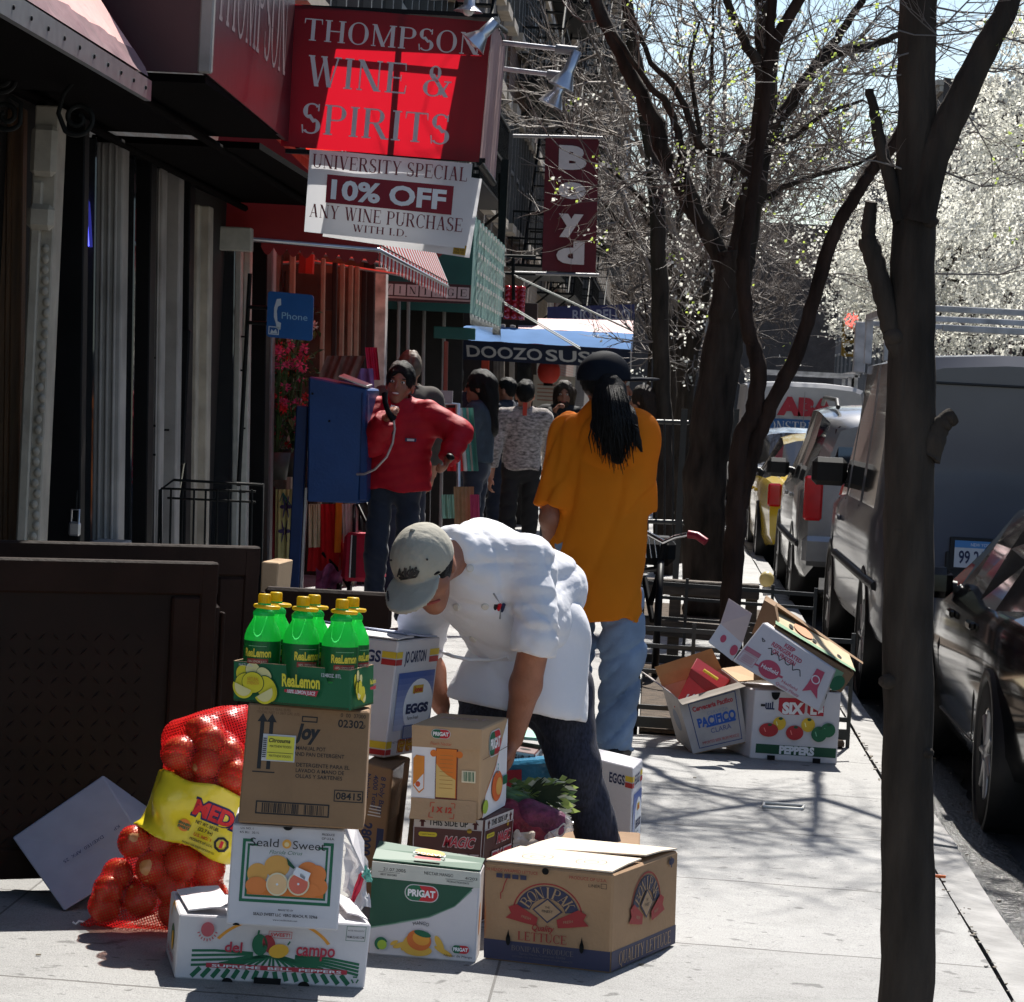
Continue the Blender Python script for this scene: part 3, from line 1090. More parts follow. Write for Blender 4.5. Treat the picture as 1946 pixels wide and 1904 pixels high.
aw = thing('awning', 'maroon box awning lettered for a wine and spirits shop', 'awning', (-1.8, 12.2, 2.7))
xn = W(389, 139, 10.7).x
zb = W(389, 139, 10.7).z
b = MB()
b.hexa([(-2.75, 10.7, zb), (xn, 10.7, zb), (-2.75, 10.72, zb), (xn, 10.72, zb), (-2.75, 10.7, 3.6), (xn, 10.7, 3.6), (-2.75, 10.72, 3.6), (xn, 10.72, 3.6)], MAROON)
b.hexa([(xn - .012, 10.71, zb), (xn + .006, 10.71, zb), (xn - .012, 13.1, zb - .04), (xn + .006, 13.1, zb - .04), (xn - .012, 10.71, 3.6), (xn + .006, 10.71, 3.6), (xn - .012, 13.1, 3.6), (xn + .006, 13.1, 3.6)], MAROON)
cv = plane_canvas(b, (xn + .006, 10.75, zb), (0, 1, 0), (0, 0, 1), 2.3, .9)
cv.text('THOMPSON', 1.12, .43, .40, flat((.20, .15, .16)), width=2.0, serif=True)
b.build('side_panel', aw)
b = MB()
b.box((xn, 10.705, (zb + 3.6) / 2), (.05, .05, 3.6 - zb), WHTP, bev=.006)
b.build('corner_trim', aw)
b = MB()
b.box(((-2.75 + xn) / 2, 11.9, zb - .02), (xn + 2.75, 2.36, .03), CANB)
b.box(((-2.75 + xn) / 2, 11.9, 3.58), (xn + 2.75, 2.36, .02), MAROON)
b.box((-2.31, 15.2, 2.63), (.88, 4.1, .03), CANB)
for k in range(2):
 b.tube([(-2.5 + k * .45, 10.8, zb - .06), (-2.5 + k * .45, 17.1, zb - .12)], .02, CANB, 6)
b.build('soffit', aw)
TL, TR, BL, BRR = W(555, 8, 13.1), W(935, 42, 13.1), W(533, 277, 13.1), W(910, 308, 13.1)
b = MB()
b.poly([BL, BRR, TR, TL], MAROON_T)
cv = quad_canvas(b, BL, BRR, TL, TR)
cw, ch = cv.w, cv.h
cv.text('THOMPSON', .465, ch - .105, .098, LETG, width=.80, serif=True)
cv.text('WINE &', .42, ch - .288, .138, LETG, width=.655, serif=True)
cv.text('SPIRITS', .425, ch - .502, .135, LETG, width=.675, serif=True)
b.build('front_panel', aw)
NT, FT, FB, NB = TR + Vector((0, .006, 0)), W(960, 60, 14.2), W(938, 348, 14.2), BRR + Vector((0, .006, 0))
b = MB()
def strp(u, v):
 p = (NB * (1 - u) + FB * u) * (1 - v) + (NT * (1 - u) + FT * u) * v
 return p + Vector((.006 * sin(u * 40) + .004 * sin(u * 90 + 1), 0, 0))
b.sheet(strp, 40, 6, PINKV)
b.build('street_panel', aw)
b = MB()            # frame bars, with boards added to shape the shadows seen through the vinyl
def fb(p, q, r_=.016):
 b.tube([p, q], r_, IRON, 6)
lx, rx = TL.x, TR.x
fb(W(770, 20, 13.16), W(748, 296, 13.16), .014)
fb(W(545, 78, 13.16), W(925, 112, 13.16), .011)
b.box(((lx + rx) / 2, 13.165, TR.z + .03), (rx - lx + .05, .125, .02), BLKP)
b.box(((lx + rx) / 2, 13.13, BL.z - .02), (rx - lx, .04, .02), BLKP)
b.box((lx + .12, 13.65, TR.z + .034), (.23, .9, .02), BLKP)
b.box((rx - .05, 13.7, TR.z + .038), (.11, .9, .02), BLKP)
b.box((lx + .045, 13.3, (BL.z + TL.z) / 2), (.02, .22, TL.z - BL.z), BLKP)
fb(W(905, 44, 13.2), W(870, 300, 13.2), .010)
fb(NT, FT, .016)
fb(NB, FB, .016)
fb((lx, 14.2, FT.z), FT, .016)
b.build('frame', aw)
bn = thing('banner', 'white vinyl banner offering ten percent off, hung below the maroon awning', 'banner', W(740, 360, 13.05))
VIN = mat('white_banner_vinyl', (.66, .66, .68), rough=.5, var=.05, scale=3, trans=.35, tcol=(.8, .8, .82))
for nm, d, c4 in (('back_sheet', 13.12, ((613, 449), (892, 490), (640, 300), (916, 340))), ('front_sheet', 13.04, ((578, 440), (883, 472), (588.6, 283), (898, 311)))):
 b = MB()
 q = [W(px, py, d) for px, py in c4]
 def bsh(u, v):
  p = (q[0] * (1 - u) + q[1] * u) * (1 - v) + (q[2] * (1 - u) + q[3] * u) * v
  return p + Vector((0, .004 * sin(u * 7 + v * 3) + .003 * sin(u * 15), 0))
 b.sheet(bsh, 24, 10, VIN)
 cv = quad_canvas(b, *[p - Vector((0, .007, 0)) for p in q])
 if nm == 'front_sheet':
  w_, h_ = cv.w, cv.h
  DR = flat((.16, .02, .03))
  cv.text('UNIVERSITY SPECIAL', w_ * .5, h_ * .865, .062, DR, width=w_ * .95, serif=True)
  cv.rect(w_ * .12, h_ * .375, w_ * .90, h_ * .715, flat((.22, .008, .02)))
  cv.lay(6)
  cv.text('10% OFF', w_ * .505, h_ * .545, .083, 'white', width=w_ * .71, bold=.035)
  cv.text('ANY WINE PURCHASE', w_ * .5, h_ * .265, .060, DR, width=w_ * .95, serif=True)
  cv.text('WITH I.D.', w_ * .47, h_ * .105, .032, DR, width=w_ * .34, serif=True)
 else:
  cv.rect(cv.w * .885, cv.h * .02, cv.w * .97, cv.h * .145, flat((.35, .22, .02)))
  cv.lay(5)
  for k in range(3):
   cv.text('FINE WINE'[:9 - k], cv.w * .927, cv.h * (.115 - k * .035), .010, 'black', width=cv.w * .065)
 b.build(nm, bn)
def spot(label, base, tip, aim, d0, d1):
 t = thing('spotlight', label, 'spotlight', W(*base, d0), 'silver spotlights on the maroon awning')
 A_, B_ = W(*base, d0), W(*tip, d1)
 b = MB()
 b.tube([A_, B_], .012, ALU, 8)
 b.tube([A_.lerp(B_, .72), B_], .022, GREYM, 8)
 b.build('arm', t)
 C_ = W(*aim, d1)
 ax = (C_ - B_).normalized()
 fr = frame(B_, ax.orthogonal(), z=ax)
 L = (C_ - B_).length
 b = MB()
 b.lathe([(.001, 0), (.024, 0), (.026, L * .55), (.03, L * .6), (.062, L * .98), (.066, L), (.060, L), (.026, L * .66), (.001, L * .64)], ALU, fr, 20)
 b.build('lamp_head', t)
 b = MB()
 b.ell(B_.lerp(C_, .86), (.03, .03, .03), mat('bulb_glass', (.75, .74, .7), rough=.15, spec=.7), 12)
 b.build('bulb', t)
spot('silver spotlight hanging in front of the maroon sign letters', (935, 44), (942, 40), (899, 84), 13.2, 12.9)
spot('silver spotlight at the top edge of the maroon sign', (820, -4), (893, -6), (890, 22), 13.1, 12.9)
spot('upper silver spotlight on a long arm right of the awning', (956, 81), (1097, 97), (1066, 166), 13.8, 13.7)
spot('lower silver spotlight, bell facing the pavement, right of the awning', (958, 131), (1074, 145), (1046, 200), 13.9, 13.8)
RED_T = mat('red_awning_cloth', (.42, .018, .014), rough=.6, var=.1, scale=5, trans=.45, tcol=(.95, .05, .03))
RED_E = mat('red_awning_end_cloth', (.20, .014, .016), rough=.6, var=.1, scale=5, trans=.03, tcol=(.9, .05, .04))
WSTR = mat('white_awning_stripe', (.75, .70, .70), rough=.6, var=.06, trans=.3)
ra = thing('awning', 'red awning with white stripes and a scalloped edge behind the white banner', 'awning', (-2.1, 20, 2.4))
A_, B_ = W(497, 453, 17.3), W(719, 475, 17.3)
xo, zo = B_.x, B_.z
yf2 = WX(850, 556, xo).y
b = MB()
pts = [A_ + Vector((-.35, 0, 0)), B_, B_ + Vector((-.02, 0, .08)), Vector((xo - .75, 17.3, zo + .72)), Vector((-2.7, 17.3, zo + .72))]
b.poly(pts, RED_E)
n_ = 9
for k in range(n_):
 x0 = A_.x + (B_.x - A_.x) * k / n_
 x1 = A_.x + (B_.x - A_.x) * (k + 1) / n_
 z0, z1 = A_.z + (B_.z - A_.z) * k / n_, A_.z + (B_.z - A_.z) * (k + 1) / n_
 p = [(x0, 17.3, z0)] + [(x0 + (x1 - x0) * q / 8, 17.3, z0 - .05 - .045 * sin(pi * q / 8)) for q in range(9)] + [(x1, 17.3, z1)]
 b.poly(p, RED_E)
b.build('end_panel', ra)
b = MB()
ns = 44
for k in range(ns):
 y0, y1 = 17.3 + (yf2 - 17.3) * k / ns, 17.3 + (yf2 - 17.3) * (k + 1) / ns
 m_ = WSTR if k % 2 else RED_T
 b.poly([(xo, y0, zo + .04), (xo, y1, zo + .04), (xo - .28, y1, zo + .62), (xo - .28, y0, zo + .62)], m_)
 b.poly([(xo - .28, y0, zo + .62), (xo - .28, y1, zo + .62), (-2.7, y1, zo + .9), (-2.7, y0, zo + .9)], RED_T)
 p = [(xo + .004, y0, zo + .03), (xo + .004, y0, zo - .04)] + [(xo + .004, y0 + (y1 - y0) * q / 5, zo - .05 - .05 * sin(pi * q / 5)) for q in range(6)] + [(xo + .004, y1, zo + .03)]
 b.poly(p, m_)
b.build('cloth', ra)
b = MB()
b.tube([A_ + Vector((-.35, -.01, 0)), B_, Vector((xo, yf2, zo))], .014, ALU, 8)
for k in range(3):
 y_ = 17.6 + k * 2.1
 b.tube([(xo, y_, zo), (-2.68, y_, zo + .1)], .012, ALU, 6)
b.build('frame', ra)
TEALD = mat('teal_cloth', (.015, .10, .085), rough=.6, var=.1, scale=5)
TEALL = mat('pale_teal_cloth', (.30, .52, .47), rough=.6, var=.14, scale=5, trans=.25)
ta = thing('awning', 'pale teal awning with fringe beyond the striped awning', 'awning', (-2, 26, 2.6))
a, c = W(893, 595, 24), W(893, 410, 24)
yq = WX(952, 612, a.x).y
b = MB()
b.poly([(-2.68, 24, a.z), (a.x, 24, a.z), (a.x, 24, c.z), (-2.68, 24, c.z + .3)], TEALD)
cv = plane_canvas(b, (-2.68, 24, a.z), (1, 0, 0), (0, 0, 1), a.x + 2.68, .8)
cv.ell(.60, .34, .10, .09, flat((.4, .22, .2)))
cv.line([(.72, .40), (.95, .62)], .05, flat((.3, .05, .05)))
b.build('end_panel', ta)
b = MB()
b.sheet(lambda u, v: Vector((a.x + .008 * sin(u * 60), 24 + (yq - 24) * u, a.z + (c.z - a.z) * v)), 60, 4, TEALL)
cv = plane_canvas(b, (a.x + .012, 24.1, a.z), (0, 1, 0), (0, 0, 1), yq - 24.2, c.z - a.z)
for r_ in range(3):
 for k in range(11):
  x = .4 + k * .4
  cv.border(x, .1 + r_ * .25, x + .26, .28 + r_ * .25, .035, flat((.42, .42, .40)))
for k in range(90):
 y_ = 24 + (yq - 24) * k / 90
 b.poly([(a.x, y_, a.z), (a.x, y_ + .04, a.z), (a.x + .01, y_ + .035, a.z - .09 - .03 * (k % 3)), (a.x + .01, y_ + .01, a.z - .09)], mat('fringe', (.45, .48, .46), rough=.8))
b.build('street_panel', ta)
b = MB()
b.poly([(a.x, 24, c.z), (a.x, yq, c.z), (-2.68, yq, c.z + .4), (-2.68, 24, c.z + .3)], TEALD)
b.build('cloth', ta)
vg = MB()
p0, p1 = W(722, 572, 23.6), W(893, 577, 23.6)
zt = W(722, 533, 23.6).z
VB = mat('sign_brown', (.045, .015, .018), rough=.5)
vg.hexa([(p0.x - .3, 23.6, p0.z), (p1.x, 23.6, p1.z), (p0.x - .3, 23.68, p0.z), (p1.x, 23.68, p1.z), (p0.x - .3, 23.6, zt), (p1.x, 23.6, zt), (p0.x - .3, 23.68, zt), (p1.x, 23.68, zt)], VB)
cv = plane_canvas(vg, (p0.x, 23.598, p0.z), (1, 0, 0), (0, 0, 1), p1.x - p0.x, zt - p0.z)
cv.rect(0, .03, cv.w, .045, flat((.4, .3, .28)))
for k, c_ in enumerate('VINTAGE'):
 x = cv.w * (k + .55) / 7.1
 cv.rect(x - .046, .055, x + .046, .145, flat((.5, .46, .46)))
 cv.lay(8)
 cv.text(c_, x, .10, .06, 'black', width=.055 if c_ != 'I' else None, serif=True)
 cv.lay(-8)
tag(vg.build('shop_sign'), 'brown shop sign reading VINTAGE in white squares under the teal awning', 'sign')
vf = thing('storefront', 'dark vintage shop doorway with slim pale posts below the brown sign', 'shop front', (-2.3, 24.5, 0))
post(700, 722, 23.0, .02, 2.5, mat('peeling_white_paint', (.5, .48, .46), rough=.8, var=.4, scale=9), 'pillar', .2, 0, vf)
for px, d in ((744, 23.9), (762, 23.95), (792, 24.3), (830, 24.6)):
 post(px, px + 6, d, .02, 2.3, WHTP, 'door_post', .06, 0, vf)
post(722, 870, 25.2, .02, 2.5, DARKIN, 'dark_doorway', .05, 0, vf)
post(814, 893, 24.1, 1.98, 2.08, TEALD, 'lintel', .06, 0, vf)
post(834, 842, 23.5, 1.2, 1.95, mat('red_pole', (.22, .06, .04), rough=.6), 'red_pole', .04, 0, vf)
post(812, 814, 23.5, .02, 1.5, ALU, 'door_post', .02, 0, vf)
BEIGE = mat('beige_metal', (.30, .24, .17), rough=.5, var=.15)
fs = thing('storefront', 'flower shop window with beige posts below the red awning', 'shop front', (-2.4, 20, 0))
post(508, 700, 22.6, .02, 2.6, mat('warm_interior', (.10, .065, .04), rough=.8, var=.7, scale=3), 'back_wall', .05, 0, fs)
post(538, 549, 20.2, .02, 2.45, BEIGE, 'window_post', .06, 0, fs)
post(598, 606, 20.6, .02, 2.45, BEIGE, 'window_post', .06, 0, fs)
for px in (620, 634, 650, 662, 676):
 post(px, px + 9, 21 + (px - 600) * .012, .02, 2.45, BEIGE if px % 4 else DARKIN, 'window_post', .06, 0, fs)
post(680, 700, 22.0, .02, 2.5, DARKIN, 'dark_post', .1, 0, fs)
b = MB()
b.box((-2.665, 21.6, 1.38), (.03, 4.1, 2.2), GLASSD)
b.build('shop_glass', fs)
b = MB()
for q in ((512, 520, 532, 470, (.7, .03, .02)), (575, 520, 596, 480, (.5, .05, .03)), (560, 560, 580, 490, (.05, .04, .03)), (620, 590, 640, 520, (.06, .05, .04))):
 p = W((q[0] + q[2]) / 2, (q[1] + q[3]) / 2, 21.4)
 b.box(p, ((q[2] - q[0]) * .0039, .1, (q[1] - q[3]) * .0039), flat(q[4]))
b.build('display_card', fs)
def glow_col(c): return flat(c)
lf = [mat('flower_leaf', (.05, .12, .03), rough=.6, var=.4), mat('flower_leaf_dark', (.03, .07, .025), rough=.6, var=.4)]
def bouquet(label, px, py, d, n, cols, spread, hgt):
 c = W(px, py, d)
 t = thing('potted_plant', label, 'flowers', c, 'flowers in front of the flower shop')
 b = MB()
 r_ = random.Random(int(px * 7 + py))
 b.lathe([(.001, -.02), (.08, -.02), (.10, .16), (.092, .16), (.075, .02)], mat('dark_pot', (.05, .06, .05), rough=.5), Matrix.Translation(c), 14)
 b.build('pot', t)
 b = MB()
 f_ = MB()
 for k in range(n):
  q = c + Vector((r_.gauss(0, spread), r_.gauss(0, spread * .6), .16 + hgt * r_.random() ** .7))
  b.tube([c + Vector((0, 0, .12)), q], .004, lf[0], 4, cap=False)
  for j in range(5):
   o = q + Vector((r_.gauss(0, .05), r_.gauss(0, .05), r_.gauss(-.03, .06)))
   M_ = Matrix.Rotation(r_.uniform(0, 6), 3, 'Z') @ Matrix.Rotation(r_.uniform(-1.2, 1.2), 3, 'X')
   L = r_.uniform(.03, .08)
   b.add([o + M_ @ Vector(v) for v in ((0, 0, 0), (.018, L * .5, .01), (0, L, 0), (-.018, L * .5, .01))], [(0, 1, 2, 3)], lf[j % 2])
  m_ = r_.choice(cols)
  for j in range(8):
   a = 2 * pi * j / 8
   M_ = Matrix.Rotation(r_.uniform(-.6, .6), 3, 'X')
   o = [Vector((0, 0, 0)), Vector((.012 * cos(a - .4), -.01, .012 * sin(a - .4))) * 1.6, Vector((.036 * cos(a), -.012, .036 * sin(a))), Vector((.012 * cos(a + .4), -.01, .012 * sin(a + .4))) * 1.6]
   f_.add([q + M_ @ v for v in o], [(0, 1, 2, 3)], m_)
 b.build('leaves', t)
 f_.build('blossom', t)
PK, RD, YL, WT = mat('petal_pink', (.7, .08, .2), rough=.6), mat('petal_red', (.55, .03, .03), rough=.6), mat('petal_yellow', (.75, .5, .1), rough=.6), mat('petal_white', (.7, .65, .6), rough=.6)
bouquet('pink flowers in a pot at the left of the flower display', 522, 905, 18.9, 26, [PK, PK, RD], .07, .75)
bouquet('green leafy plant with red flowers behind the phone booth post', 556, 900, 19.1, 40, [RD, PK], .09, .7)
bouquet('yellow and brown dried flowers high in the shop window', 545, 800, 19.8, 30, [YL, WT, RD], .09, .6)
bp = MB()
bp.box(W(952, 470, 29), (.075, .09, 1.75), IRON)
for py in (486, 519):
 bp.tube([W(952, py, 29), W(1018, py + 2, 29)], .016, IRON, 6)
bp.tube([W(952, 330, 29), W(952, 600, 29)], .03, IRON, 6)
bp.tube([W(975, 490, 29), W(976, 570, 29)], .018, IRON, 6)
pt_ = bp.build('iron_pole')
tag(pt_, 'black iron pole with side bars hanging beyond the teal awning', 'pole')
rp_ = MB()
for (a, c) in (((976, 522), (1200, 627)), ((978, 525), (1203, 630)), ((958, 574), (1102, 660)), ((959, 578), (1103, 664))):
 rp_.tube([W(*a, 29), W(*c, 26)], .006, mat('rope', (.5, .5, .48), rough=.7), 5)
tag(rp_.build('rope'), 'pale double ropes running down from the iron pole to the canopy', 'rope')
rs = MB()
GRED = mat('gloss_red', (.5, .01, .015), rough=.15, spec=.8)
o = W(978, 575, 31)
for i in range(3):
 for j in range(6):
  rs.ell(o + Vector((-.075 + i * .075, 0, -.14 + j * .058)), (.036, .04, .032), GRED, 10)
rs.box(o + Vector((0, .03, 0)), (.22, .03, .36), GRED)
tag(rs.build('lantern_string'), 'cluster of shiny red lanterns hanging above the blue canopy', 'lanterns')
SKYB = mat('pale_blue_canvas', (.10, .19, .37), rough=.9, var=.08, scale=4, bump=.3, bscale=8, spec=.05)
NAVY = mat('navy_canvas', (.006, .010, .028), rough=.7, var=.1)
dz = thing('canopy', 'pale blue canopy with navy valance lettered for a sushi restaurant', 'canopy', (-1.2, 31, 2.2))
q = [W(865, 682, 30), W(1197, 700, 30), W(862, 645, 30), W(1198, 664, 30)]
tq = [W(885, 619, 30.9), W(1203, 634, 30.9)]
b = MB()
b.hexa([q[0], q[1], q[0] + Vector((0, .02, 0)), q[1] + Vector((0, .02, 0)), q[2], q[3], q[2] + Vector((0, .02, 0)), q[3] + Vector((0, .02, 0))], NAVY)
cv = quad_canvas(b, q[0], q[1], q[2], q[3])
cv.text('DOOZO', cv.w * .285, cv.h * .46, .115, flat((.52, .48, .42)), width=cv.w * .43, bold=.02)
cv.text('SUSHI', cv.w * .72, cv.h * .46, .115, flat((.52, .48, .42)), width=cv.w * .40, bold=.02)
b.build('valance', dz)
b = MB()
def dtop(u, v):
 lo_, hi_ = q[2].lerp(q[3], u), tq[0].lerp(tq[1], u)
 p = lo_.lerp(hi_, v)
 return p + Vector((0, 0, .03 * sin(pi * v) + .006 * sin(u * 30)))
b.sheet(dtop, 30, 6, SKYB)
b.poly([q[3], q[3] + Vector((0, 1.8, 0)), tq[1] + Vector((0, .9, 0)), tq[1]], SKYB)
b.poly([q[1], q[1] + Vector((0, 1.8, 0)), q[3] + Vector((0, 1.8, 0)), q[3]], NAVY)
b.poly([tq[0], tq[1], tq[1] + Vector((0, .9, 0)), tq[0] + Vector((0, .9, 0))], SKYB)
b.build('canvas', dz)
b = MB()
for x_, y_ in ((q[1].x - .03, 30.05), (q[1].x - .03, 31.7)):
 b.tube([(x_, y_, gz(x_)), (x_, y_, q[1].z)], .02, ALU, 8)
b.build('pole', dz)
pk = thing('canopy', 'faded pink topped canopy with a red edge just behind the blue canopy', 'canopy', (-.9, 34, 2.4))
q2 = [W(985, 628, 33), W(1203, 640, 33), W(985, 604, 34.2), W(1204, 609, 34.2)]
b = MB()
b.poly([q2[0], q2[1], q2[3], q2[2]], mat('faded_pink_canvas', (.62, .40, .40), rough=.6))
b.build('canvas', pk)
b = MB()
b.poly([q2[1], q2[1] - Vector((0, 0, .28)), q2[3] - Vector((0, 0, .45)), q2[3]], mat('crimson_edge', (.30, .01, .04), rough=.5))
b.poly([q2[0], q2[1], q2[1] - Vector((0, 0, .25)), q2[0] - Vector((0, 0, .25))], mat('crimson_edge', (.3, .01, .04)))
b.build('valance', pk)
sn = MB()
q3 = [W(1040, 612, 40), W(1206, 614, 40), W(1040, 583, 40), W(1206, 578, 40)]
sn.hexa([q3[0], q3[1], q3[0] + Vector((0, .1, 0)), q3[1] + Vector((0, .1, 0)), q3[2], q3[3], q3[2] + Vector((0, .1, 0)), q3[3] + Vector((0, .1, 0))], mat('sign_navy', (.025, .03, .12), rough=.5))
cv = quad_canvas(sn, *q3)
cv.text('RIO BELLO', cv.w * .62, cv.h * .45, .145, flat((.33, .35, .45)), width=cv.w * .66, bold=.02)
tag(sn.build('shop_sign'), 'navy restaurant sign above the pink and blue canopies', 'sign')
lan = thing('paper_lantern', 'red paper lantern hanging under the sushi canopy', 'lantern', W(1043, 705, 30.3))
b = MB()
c = W(1043, 706, 30.3)
prof = [(.03, .13), (.05, .125)] + [(.118 * math.sqrt(max(0, 1 - ((h - 0) / .135) ** 2)) + .012 * (k % 2) * .3, -h) for k, h in enumerate([-.11 + .22 * i / 16 for i in range(17)])] + [(.045, -.125), (.02, -.13)]
b.lathe(prof, mat('red_paper', (.6, .05, .03), rough=.7, trans=.3), Matrix.Translation(c), 20)
b.build('shade', lan)
b = MB()
b.lathe([(.001, -.12), (.05, -.12), (.05, -.15), (.001, -.15)], BLKP, Matrix.Translation(c), 14)
b.tube([c + Vector((0, 0, .12)), c + Vector((0, 0, .2))], .004, BLKP, 5)
b.build('cap_ring', lan)
po = MB()
q4 = [W(1012, 772, 31.6), W(1092, 777, 31.6), W(1014, 712, 31.6), W(1093, 716, 31.6)]
po.hexa([q4[0], q4[1], q4[0] + Vector((0, .03, 0)), q4[1] + Vector((0, .03, 0)), q4[2], q4[3], q4[2] + Vector((0, .03, 0)), q4[3] + Vector((0, .03, 0))], flat((.42, .37, .30)))
cv = quad_canvas(po, *q4)
cv.text('CUT SALE', cv.w * .6, cv.h * .85, .035, flat((.35, .12, .08)), width=cv.w * .6)
for k in range(5):
 cv.rect(cv.w * .1, cv.h * (.68 - k * .12), cv.w * (.9 - .12 * (k % 2)), cv.h * (.72 - k * .12), flat((.3, .14, .1)))
tag(po.build('poster'), 'cream poster with red lettering under the red paper lantern', 'poster')
df = thing('storefront', 'shadowed restaurant front with grey columns below the blue canopy', 'shop front', (-2, 33, 0))
post(862, 1010, 33.5, .02, 2.6, DARKIN, 'dark_doorway', .1, 0, df)
post(928, 948, 31.8, .02, 2.3, mat('grey_column', (.22, .2, .18), rough=.7, var=.2), 'column', .2, 2, df)
post(958, 968, 32.0, .02, 2.3, WHTP, 'column', .1, 0, df)
post(972, 1000, 32.2, .6, 2.2, GLASSD, 'dark_pane', .04, 0, df)
post(905, 920, 32.4, 1.75, 2.0, flat((.45, .06, .03)), 'red_notice', .03, 0, df)
by = thing('banner', 'tall maroon banner with white letters stacked downwards', 'banner', W(1085, 390, 36))
q = [W(1030, 514, 36), W(1132, 519, 36), W(1037, 260, 36), W(1138, 265, 36)]
ks = 36 / 55
b = MB()
b.sheet(lambda u, v: (q[0].lerp(q[1], u)).lerp(q[2].lerp(q[3], u), v) + Vector((0, .012 * sin(u * 5 + v * 4), 0)), 12, 20, mat('banner_maroon', (.10, .006, .015), rough=.6))
cv = quad_canvas(b, *[p - Vector((0, .03, 0)) for p in q])
for ch_, v, h_ in (('B', .855, .40), ('o', .615, .30), ('y', .40, .40), ('d', .145, .38)):
 cv.text(ch_, cv.w * .52, cv.h * v, ks * h_ * (1 if ch_ != 'o' else .95), flat((.62, .6, .62)), width=cv.w * (.52 if ch_ != 'y' else .46), bold=.06, cap=.7 if ch_ in 'Bd' else .52 if ch_ == 'o' else .72)
b.build('cloth', by)
b = MB()
b.tube([W(975, 258, 36), W(1145, 262, 36)], .022, GREYM, 6)
b.build('rail', by)
b = MB()
b.tube([W(972, 518, 36), W(1138, 523, 36)], .022, GREYM, 6)
b.build('rail', by)
# ================================================================ cartons in the foreground
CARD = mat('brown_cardboard', (.25, .15, .08), rough=.85, var=.08, scale=8, bump=.15, bscale=90)
CARDL = mat('pale_cardboard', (.46, .31, .18), rough=.85, var=.06, scale=8, bump=.15, bscale=90)
WCARD = mat('white_cardboard', (.60, .58, .60), rough=.75, var=.05, scale=6, bump=.12, bscale=60)
GCARD = mat('green_card', (.012, .125, .045), rough=.45, var=.08, scale=6)
DGCARD = mat('dark_green_card', (.010, .075, .042), rough=.5, var=.1, scale=6)
BRCARD = mat('dark_brown_card', (.085, .022, .018), rough=.5, var=.1, scale=6)
HOLE = flat((.004, .004, .004), .9)
def tone(a, k):
 return tuple(c * k for c in a)
class Carton:
 """a carton from its four front corners (3D) and a depth vector"""
 def __init__(s, name, label, m, bl, br, tl, tr, dv, group=None, bev=.004, cat='box', build_hex=True):
  bl, br, tl, tr, dv = Vector(bl), Vector(br), Vector(tl), Vector(tr), Vector(dv)
  s.c = dict(bl=bl, br=br, tl=tl, tr=tr, bbl=bl + dv, bbr=br + dv, btl=tl + dv, btr=tr + dv)
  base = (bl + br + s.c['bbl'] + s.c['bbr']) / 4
  s.t = thing(name, label, cat, base, group)
  s.b = MB()
  if build_hex:
   s.b.hexa([bl, br, bl + dv, br + dv, tl, tr, tl + dv, tr + dv], m, bev)
  c = s.c
  s.front = quad_canvas(s.b, bl, br, tl, tr)
  s.right = quad_canvas(s.b, br, c['bbr'], tr, c['btr'])
  s.left = quad_canvas(s.b, c['bbl'], bl, c['btl'], tl)
  s.top = quad_canvas(s.b, tl, tr, c['btl'], c['btr'])
 def done(s):
  s.b.build('body', s.t)
  return s.t
def flapq(par, nm, a, b_, d, e, m, th=.004):
 """thin flap with corners a b (hinge) and d e (free edge), given in order a,b,e,d"""
 a, b_, d, e = Vector(a), Vector(b_), Vector(d), Vector(e)
 n = (b_ - a).cross(d - a).normalized() * th
 mb = MB()
 mid1, mid2 = a.lerp(d, .5) + n * .8, b_.lerp(e, .5) + n * .6
 mb.hexa([a, b_, mid1, mid2, a + n, b_ + n, mid1 + n, mid2 + n], m)
 mb.hexa([mid1, mid2, d, e, mid1 + n, mid2 + n, d + n, e + n], m)
 return mb, mb.build(nm, par)
bl, br = G(331, 1859), G(692, 1879)
tl, tr = W(341.5, 1737.6, bl.y + .004), W(705.6, 1757, br.y + .004)
bt = W(674, 1712, br.y + .335)
dv = bt - tr
dv.z = 0
C = Carton('produce_carton', 'white bell pepper carton with del campo lettering, lowest of the left stack', WCARD, bl, br, tl, tr, dv)
f = C.front
w_, h_ = f.w, f.h
f.band(w_ * .50, h_ * .30, .160, .169, 30, 150, flat((.75, .32, .04)), 24, .72)
for side in (-1, 1):
 for k in range(8):
  x0 = w_ * (.5 + side * .40 * (k + .4) / 8)
  x1 = w_ * (.5 + side * .435 * (k + .6) / 8)
  f.line([(w_ * (.5 + side * .05 * (k + 1) / 8), h_ * .43), (w_ * (.5 + side * .30 * (k + .3) / 8), h_ * .27)], .006, 'green')
  f.line([(x0, h_ * .19), (x1, h_ * .05)], .012, 'green')
for k in range(4):
 f.line([(w_ * .08, h_ * (.45 - .075 * k)), (w_ * (.2 + .05 * k), h_ * (.47 - .06 * k)), (w_ * .40, h_ * (.46 - .02 * k))], .0065, 'green')
 f.line([(w_ * .96, h_ * (.37 - .055 * k)), (w_ * .8, h_ * (.44 - .045 * k)), (w_ * .62, h_ * (.45 - .02 * k))], .0065, 'green')
f.lay(8)
f.rect(w_ * .16, h_ * .205, w_ * .90, h_ * .275, flat((.42, .03, .05)))
f.lay(6)
f.text('SUPREME  BELL  PEPPERS', w_ * .53, h_ * .24, .0068, 'white', width=w_ * .68, bold=.02)
f.text('del', w_ * .295, h_ * .545, .026, flat((.45, .03, .06)), width=.045, bold=.02)
f.text('campo', w_ * .725, h_ * .545, .026, flat((.45, .03, .06)), width=.10, bold=.02, cap=.55)
f.ell(.212, h_ * .60, .020, .028, 'green', rot=8)
f.ell(.235, h_ * .62, .016, .024, flat((.33, .03, .04)), rot=20).lay(6)
